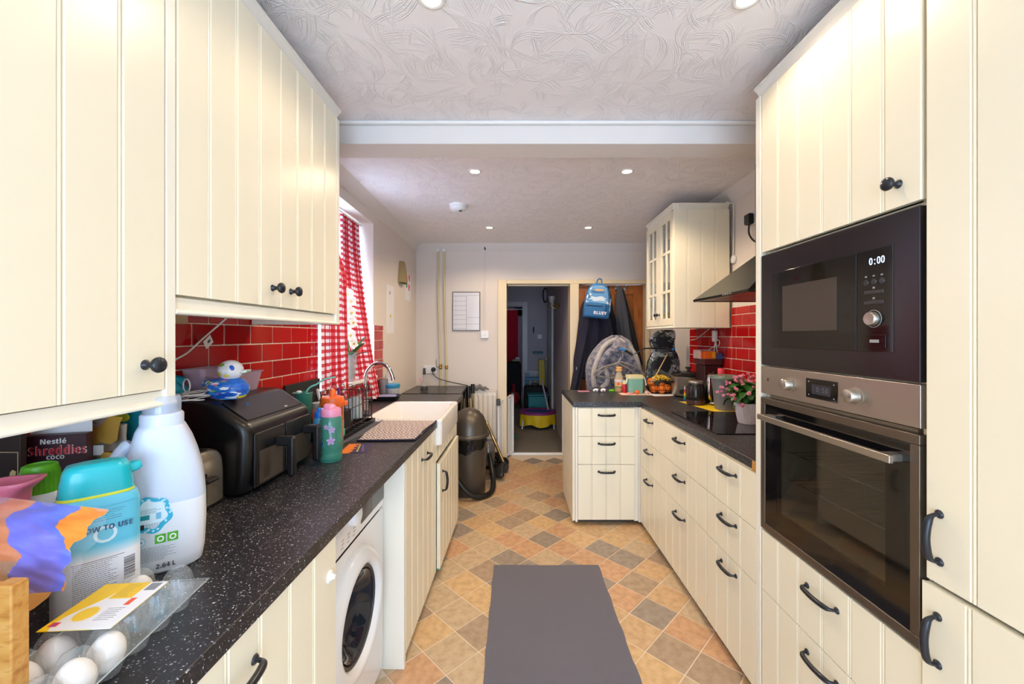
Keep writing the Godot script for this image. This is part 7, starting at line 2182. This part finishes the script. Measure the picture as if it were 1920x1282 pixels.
	single("white_paper", "white paper sheet lying in front of the fruit basket", "paper", G.new().box(V(0, -0.0002, 0), V(0.20, 0.0008, 0.12)), M.paper_white, V(1.24, top + 0.0003, -3.345), V(0, 0.08, 0))
	single("twist_wrapper", "crumpled pale wrapper between the canister and the fruit basket", "wrapper", G.new().rings(_rag(0.07, 0.02, 0.03)), M.craft_peach, V(1.135, top, -3.42), V(0, 0.9, 0))
	# --- hangers and fleece behind the peninsula ---
	mat("fleece", Color.WHITE, 0.95)
	M.fleece.albedo_texture = noise_tex(256, 0.03, [rgb(58, 62, 88), rgb(96, 98, 122), rgb(150, 144, 150), rgb(196, 184, 178)], 4, FastNoiseLite.TYPE_SIMPLEX, 8)
	M.fleece.heightmap_enabled = true
	M.fleece.heightmap_texture = noise_tex(256, 0.12, [], 3, FastNoiseLite.TYPE_SIMPLEX, 11)
	M.fleece.heightmap_scale = 1.2
	tri_map(M.fleece, 2.2)
	M.fleece.rim_enabled = true
	M.fleece.rim = 0.6
	var fr := []
	for i in 30:
		var tt := i / 29.0
		var y := lerpf(0.0, 1.43, tt)
		var w := 0.50
		if y > 1.05:
			w = 0.50 * sqrt(maxf(0.02, 1.0 - pow((y - 1.05) / 0.385, 2.2)))
		var cx := 0.955 + 0.045 * smoothstep(1.15, 1.43, y)
		var r := PackedVector3Array()
		for j in 72:
			var a := TAU * j / 72
			var x := cos(a)
			var z := sin(a)
			var fold := 0.02 * sin(x * 9.0 + y * 6.0) * smoothstep(0.4, 1.0, z) + 0.03 * sin(x * 4.0 + 3.0 * sin(y * 5.0)) * maxf(z, 0.0) * smoothstep(0.9, 1.15, y) * (1.0 - smoothstep(1.32, 1.42, y))
			r.append(V(cx + x * w / 2 * (1.0 + 0.03 * sin(y * 13.0)), y, -3.94 + signf(z) * pow(absf(z), 0.8) * 0.16 * clampf(w / 0.5 + 0.1, 0.1, 1.0) + fold))
		fr.append(r)
	var fo := thing("fleece_robe", "blue-grey fluffy fleece heaped over a seat behind the peninsula", "fleece", Vector3.ZERO)
	part(fo, "heap", G.new().rings(fr), M.fleece)
	part(fo, "folded_collar", G.new().tube(arc([V(0.80, 1.05, -3.77), V(0.84, 1.20, -3.755), V(0.92, 1.29, -3.75), V(1.03, 1.28, -3.755), V(1.11, 1.18, -3.77), V(1.16, 1.06, -3.79)], 7), 0.033, 12), M.fleece)
	mat("fleece_trim", rgb(186, 178, 172), 0.95)
	M.fleece_trim.heightmap_enabled = true
	M.fleece_trim.heightmap_texture = M.fleece.heightmap_texture
	M.fleece_trim.heightmap_scale = 1.2
	tri_map(M.fleece_trim, 2.2)
	part(fo, "pale_trim", G.new().tube(arc([V(0.755, 0.94, -3.78), V(0.745, 1.06, -3.785), V(0.79, 1.20, -3.80), V(0.87, 1.33, -3.84), V(0.99, 1.385, -3.87), V(1.09, 1.33, -3.86), V(1.16, 1.22, -3.83), V(1.20, 1.05, -3.82)], 7), 0.024, 12).tube(arc([V(0.83, 1.12, -3.765), V(0.87, 1.06, -3.765), V(0.87, 0.98, -3.77), V(0.82, 0.93, -3.78)], 6), 0.024, 12), M.fleece_trim)
	mat("hanger_grey", rgb(140, 132, 126), 0.85)
	for k in 2:
		t = thing("coat_hanger", ["grey velvet coat hanger standing in front of the fleece", "second grey coat hanger, half behind the first"][k], "hanger", V(0.945 + 0.02 * k, 1.16 + 0.014 * k, -3.645 - 0.014 * k), 0.0)
		t.rotation.z = -0.14 if k == 0 else 0.05
		part(t, "shoulders", G.new().tube(arc([V(-0.20, -0.13, 0), V(-0.205, -0.10, 0), V(-0.12, -0.035, 0), V(-0.04, -0.002, 0), V(0.0, 0.012, 0), V(0.04, -0.002, 0), V(0.12, -0.035, 0), V(0.205, -0.10, 0), V(0.20, -0.13, 0)], 5), 0.007, 8), M.hanger_grey)
		part(t, "trouser_bar", G.new().tube([V(-0.20, -0.13, 0), V(0.20, -0.13, 0)], 0.0055, 8), M.hanger_grey)
		part(t, "tie_bar", G.new().tube([V(-0.07, -0.02, 0), V(-0.07, -0.05, 0), V(0.07, -0.05, 0), V(0.07, -0.02, 0)], 0.003, 6), M.hanger_grey)
		part(t, "hook", G.new().tube(arc([V(0, 0.01, 0), V(0, 0.045, 0), V(0.014, 0.06, 0), V(0.03, 0.072, 0), V(0.02, 0.098, 0), V(-0.004, 0.094, 0)], 5), 0.0022, 6), M.chrome)
	t = thing("blue_glove", "bright blue and black glove caught on top of the coat hangers", "glove", V(1.00, 1.30, -3.645), 0.0)
	part(t, "cuff", pillow(0.06, 0.022, 0.03), mat("glove_blue", rgb(40, 130, 200), 0.7), V(-0.02, 0.0, 0.006), V(0, 0, -0.2))
	part(t, "fingers", G.new().tube([V(0.0, -0.005, 0.0), V(0.05, -0.035, 0), V(0.075, -0.055, 0)], [0.012, 0.01, 0.007], 8), M.black_matte)
	# --- coats on the pine door ---
	var hook := func(x: float, y: float, label: String) -> void:
		var h := thing("coat_hook", label, "hook", V(x, y, -4.575))
		part(h, "plate", G.new().box(V(0, 0, 0.002), V(0.03, 0.05, 0.004), 0.001), M.chrome)
		part(h, "prong", G.new().tube(arc([V(0, 0.0, 0.003), V(0, -0.005, 0.03), V(0, 0.01, 0.05), V(0, 0.03, 0.055)], 4), 0.005, 8), M.chrome)
	hook.call(0.87, 1.965, "metal hook holding the navy coat and blue backpack")
	hook.call(1.02, 1.965, "metal hook holding the black coat")
	hook.call(1.16, 1.965, "metal hook holding the grey coat")
	hook.call(1.26, 1.965, "bare metal hook at the right of the pine door")
	t = thing("navy_coat", "long dark navy coat hanging at the left of the pine door", "coat", V(0.885, 1.955, -4.40))
	mat("navy_cloth", rgb(34, 32, 50), 0.9)
	part(t, "body", hang([0.08, 0.30, 0.34, 0.37, 0.42, 0.40], 1.0, [0.05, 0.13, 0.15, 0.15, 0.16, 0.15], 9.0, -0.035), M.navy_cloth)
	part(t, "sleeve", hang([0.05, 0.10, 0.11, 0.105, 0.10], 1.12, [0.05, 0.08, 0.09, 0.09, 0.08], 4.0, -0.21, 1.0), M.navy_cloth, V(-0.03, -0.03, 0.075))
	part(t, "sleeve", hang([0.05, 0.10, 0.11, 0.105, 0.095], 0.86, [0.05, 0.08, 0.09, 0.09, 0.08], 4.0, 0.16, 2.0), M.navy_cloth, V(0.04, -0.04, 0.06))
	part(t, "zip_tab", G.new().box(Vector3.ZERO, V(0.006, 0.03, 0.004), 0.001), M.steel, V(-0.225, -0.88, 0.125))
	t = thing("black_coat", "black coat hanging between the navy and grey coats", "coat", V(1.035, 1.975, -4.508))
	part(t, "body", hang([0.05, 0.10, 0.16, 0.22, 0.26, 0.25], 1.05, [0.04, 0.05, 0.06, 0.06, 0.06, 0.06], 8.0, 0.08, 2.4), mat("black_cloth", rgb(20, 20, 24), 0.9))
	t = thing("grey_coat", "charcoal grey coat hanging nearest the bare hook", "coat", V(1.165, 1.975, -4.46))
	mat("grey_cloth", rgb(74, 74, 82), 0.95)
	part(t, "body", hang([0.045, 0.14, 0.16, 0.18, 0.20, 0.22], 1.0, [0.04, 0.05, 0.06, 0.06, 0.06, 0.06], 7.0, 0.12, 4.0), M.grey_cloth)
	part(t, "sleeve", hang([0.04, 0.06, 0.08, 0.075, 0.07], 0.85, [0.04, 0.06, 0.07, 0.07, 0.06], 4.0, 0.20, 1.0), M.black_cloth, V(0.03, -0.03, -0.005))
	single("khaki_jacket", "dull khaki jacket just showing between navy and black coats", "jacket", hang([0.05, 0.10, 0.12, 0.12], 0.5, [0.02, 0.03, 0.03, 0.03], 6.0, 0.03, 3.0), mat("khaki_cloth", rgb(74, 72, 62), 0.95), V(0.985, 1.97, -4.556))
	# --- child's backpack ---
	var kim := splash_image(128, rgb(96, 150, 196), [rgb(206, 220, 232), rgb(58, 110, 160), rgb(210, 160, 110), rgb(236, 236, 240), rgb(130, 176, 210)], 46)
	t = thing("blue_backpack", "child's blue patterned backpack hanging over the navy coat", "backpack", V(0.855, 1.62, -4.215), -0.22)
	t.rotation.z = -0.1
	var bk := []
	for q in [[-0.01, 0.24, 0.10], [0.0, 0.27, 0.125], [0.10, 0.275, 0.13], [0.22, 0.26, 0.12], [0.29, 0.22, 0.11], [0.335, 0.16, 0.09], [0.355, 0.08, 0.05]]:
		bk.append(sq(q[1], q[2], q[0], Vector2(0, 0), 0.45, 36))
	mat("pack_blue", rgb(44, 104, 156), 0.8)
	part(t, "body", G.new().rings(bk), M.pack_blue)
	var fp := []
	for q in [[0.13, 0.235, 0.02], [0.2, 0.23, 0.03], [0.27, 0.2, 0.028], [0.315, 0.145, 0.02], [0.325, 0.08, 0.01]]:
		fp.append(sq(q[1], q[2], q[0], Vector2(0, 0), 0.5, 24))
	part(t, "printed_front", G.new().rings(fp), print_mat("pack_print", kim, 0.8), V(0, 0, 0.055))
	part(t, "front_pocket", G.new().rings([sq(0.2, 0.03, 0.0, Vector2.ZERO, 0.4), sq(0.215, 0.055, 0.008, Vector2.ZERO, 0.4), sq(0.215, 0.055, 0.13, Vector2.ZERO, 0.4), sq(0.20, 0.03, 0.145, Vector2.ZERO, 0.4)]), M.pack_blue, V(-0.012, 0.0, 0.065))
	part(t, "pocket_zip", G.new().tube([V(-0.105, 0.112, 0.0935), V(0.06, 0.112, 0.0935)], 0.004, 6), M.navy_cloth)
	part(t, "patterned_side", G.new().rings([sq(0.02, 0.05, 0.0), sq(0.03, 0.08, 0.04), sq(0.03, 0.08, 0.12), sq(0.02, 0.05, 0.15)]), M.pack_print, V(0.128, 0.05, 0.01))
	words(t, "wordmark", "BLUEY", 0.032, M.print_white, V(0.04, 0.042, 0.0935), Vector3.ZERO, "Droid Sans", 700, 0.002)
	part(t, "grab_loop", G.new().tube(arc([V(-0.03, 0.34, -0.02), V(-0.02, 0.40, -0.06), V(0.0, 0.42, -0.11), V(0.02, 0.40, -0.06), V(0.03, 0.34, -0.02)], 5), 0.007, 8), M.pack_blue)
	# --- sockets and cable above the glazed cabinet ---
	t = thing("hood_plug", "black plug in a white socket beside the hood chimney", "plug", V(1.565, 2.19, -2.62), -PI / 2)
	part(t, "plate", G.new().box(V(0, 0, 0.006), V(0.088, 0.088, 0.012), 0.003), M.white_plastic)
	part(t, "plug_body", G.new().bx(-0.03, 0.03, -0.04, 0.03, 0.012, 0.05, 0.008), M.black_plastic)
	part(t, "lead", G.new().tube(arc([V(0, -0.04, 0.03), V(0.0, -0.10, 0.03), V(0.05, -0.16, 0.025), V(0.12, -0.18, 0.02), V(0.20, -0.16, 0.03)], 5), 0.006, 8), M.black_plastic)
	t = thing("cable_junction", "round white junction box on a cable beside the glazed cabinet", "junction box", V(1.563, 1.965, -2.845), -PI / 2)
	part(t, "box", G.new().lathe([Vector2(0.03, 0), Vector2(0.029, 0.012), Vector2(0.025, 0.016), Vector2(0, 0.017)], 28), M.white_plastic, Vector3.ZERO, V(PI / 2, 0, 0))
	part(t, "cable", G.new().tube(arc([V(0.0, 0.03, 0.008), V(0.002, 0.2, 0.006), V(0.0, 0.38, 0.006), V(-0.01, 0.405, 0.02), V(-0.02, 0.415, 0.05)], 5), 0.0045, 7), M.trim_white)
	# --- what the glazed cabinet holds ---
	mat("glass_blue", rgb(70, 110, 170), 0.2)
	var ix := 1.38
	for q in [[1.502, -3.30, "yellow_tin", "yellow tin on the glazed cabinet's bottom shelf", rgb(226, 180, 40), 0.045, 0.11], [1.502, -3.05, "blue_jar", "blue jar on the glazed cabinet's bottom shelf", rgb(50, 120, 190), 0.05, 0.13], [1.502, -2.97, "red_mug", "red mug on the glazed cabinet's bottom shelf", rgb(180, 50, 50), 0.04, 0.09], [1.759, -3.32, "grey_mug", "grey mug on the glazed cabinet's middle shelf", rgb(130, 130, 136), 0.042, 0.10], [1.759, -3.0, "white_jug", "pale jug on the glazed cabinet's middle shelf", rgb(196, 196, 200), 0.05, 0.17], [2.059, -3.3, "tall_glass", "smoky tall glass on the glazed cabinet's top shelf", rgb(100, 106, 112), 0.035, 0.15], [2.059, -3.02, "pale_glass", "pale tall glass on the glazed cabinet's top shelf", rgb(150, 152, 154), 0.036, 0.15]]:
		single(q[2], q[3], "container", G.new().lathe([Vector2(0, 0), Vector2(q[5] * 0.85, 0), Vector2(q[5], 0.01), Vector2(q[5], q[6] * 0.8), Vector2(q[5] * 0.9, q[6]), Vector2(q[5] * 0.84, q[6]), Vector2(q[5] * 0.9, q[6] * 0.8), Vector2(q[5] * 0.85, 0.012), Vector2(0, 0.01)], 24), mat(q[2], q[4], 0.3), V(ix - 0.12, q[0] + 0.001, q[1]))
	# --- the rug ---
	var rg := G.new()
	rg.grid(24, 40, func(u: float, q: float) -> Vector3: return V(lerpf(-0.128, 0.516, u) + 0.004 * sin(q * 31.0) * (1.0 if u < 0.02 or u > 0.98 else 0.0), 0.0085 + 0.0015 * sin(u * 9.0 + q * 7.0), lerpf(-2.468, -1.25, q)))
	rg.bx(-0.128, 0.516, 0.002, 0.0075, -2.468, -1.25, 0.002)
	single("rug", "short-pile plain grey runner rug lying on the tiled floor", "rug", rg, M.rug)

func bezel2_open(w: float, d: float, h: float) -> G:
	var g := G.new()
	g.bx(-w / 2, w / 2, 0.0, 0.0015, -d / 2, d / 2)
	g.bx(-w / 2, -w / 2 + 0.0015, 0, h, -d / 2, d / 2)
	g.bx(w / 2 - 0.0015, w / 2, 0, h, -d / 2, d / 2)
	g.bx(-w / 2, w / 2, 0, h, -d / 2, -d / 2 + 0.0015)
	return g
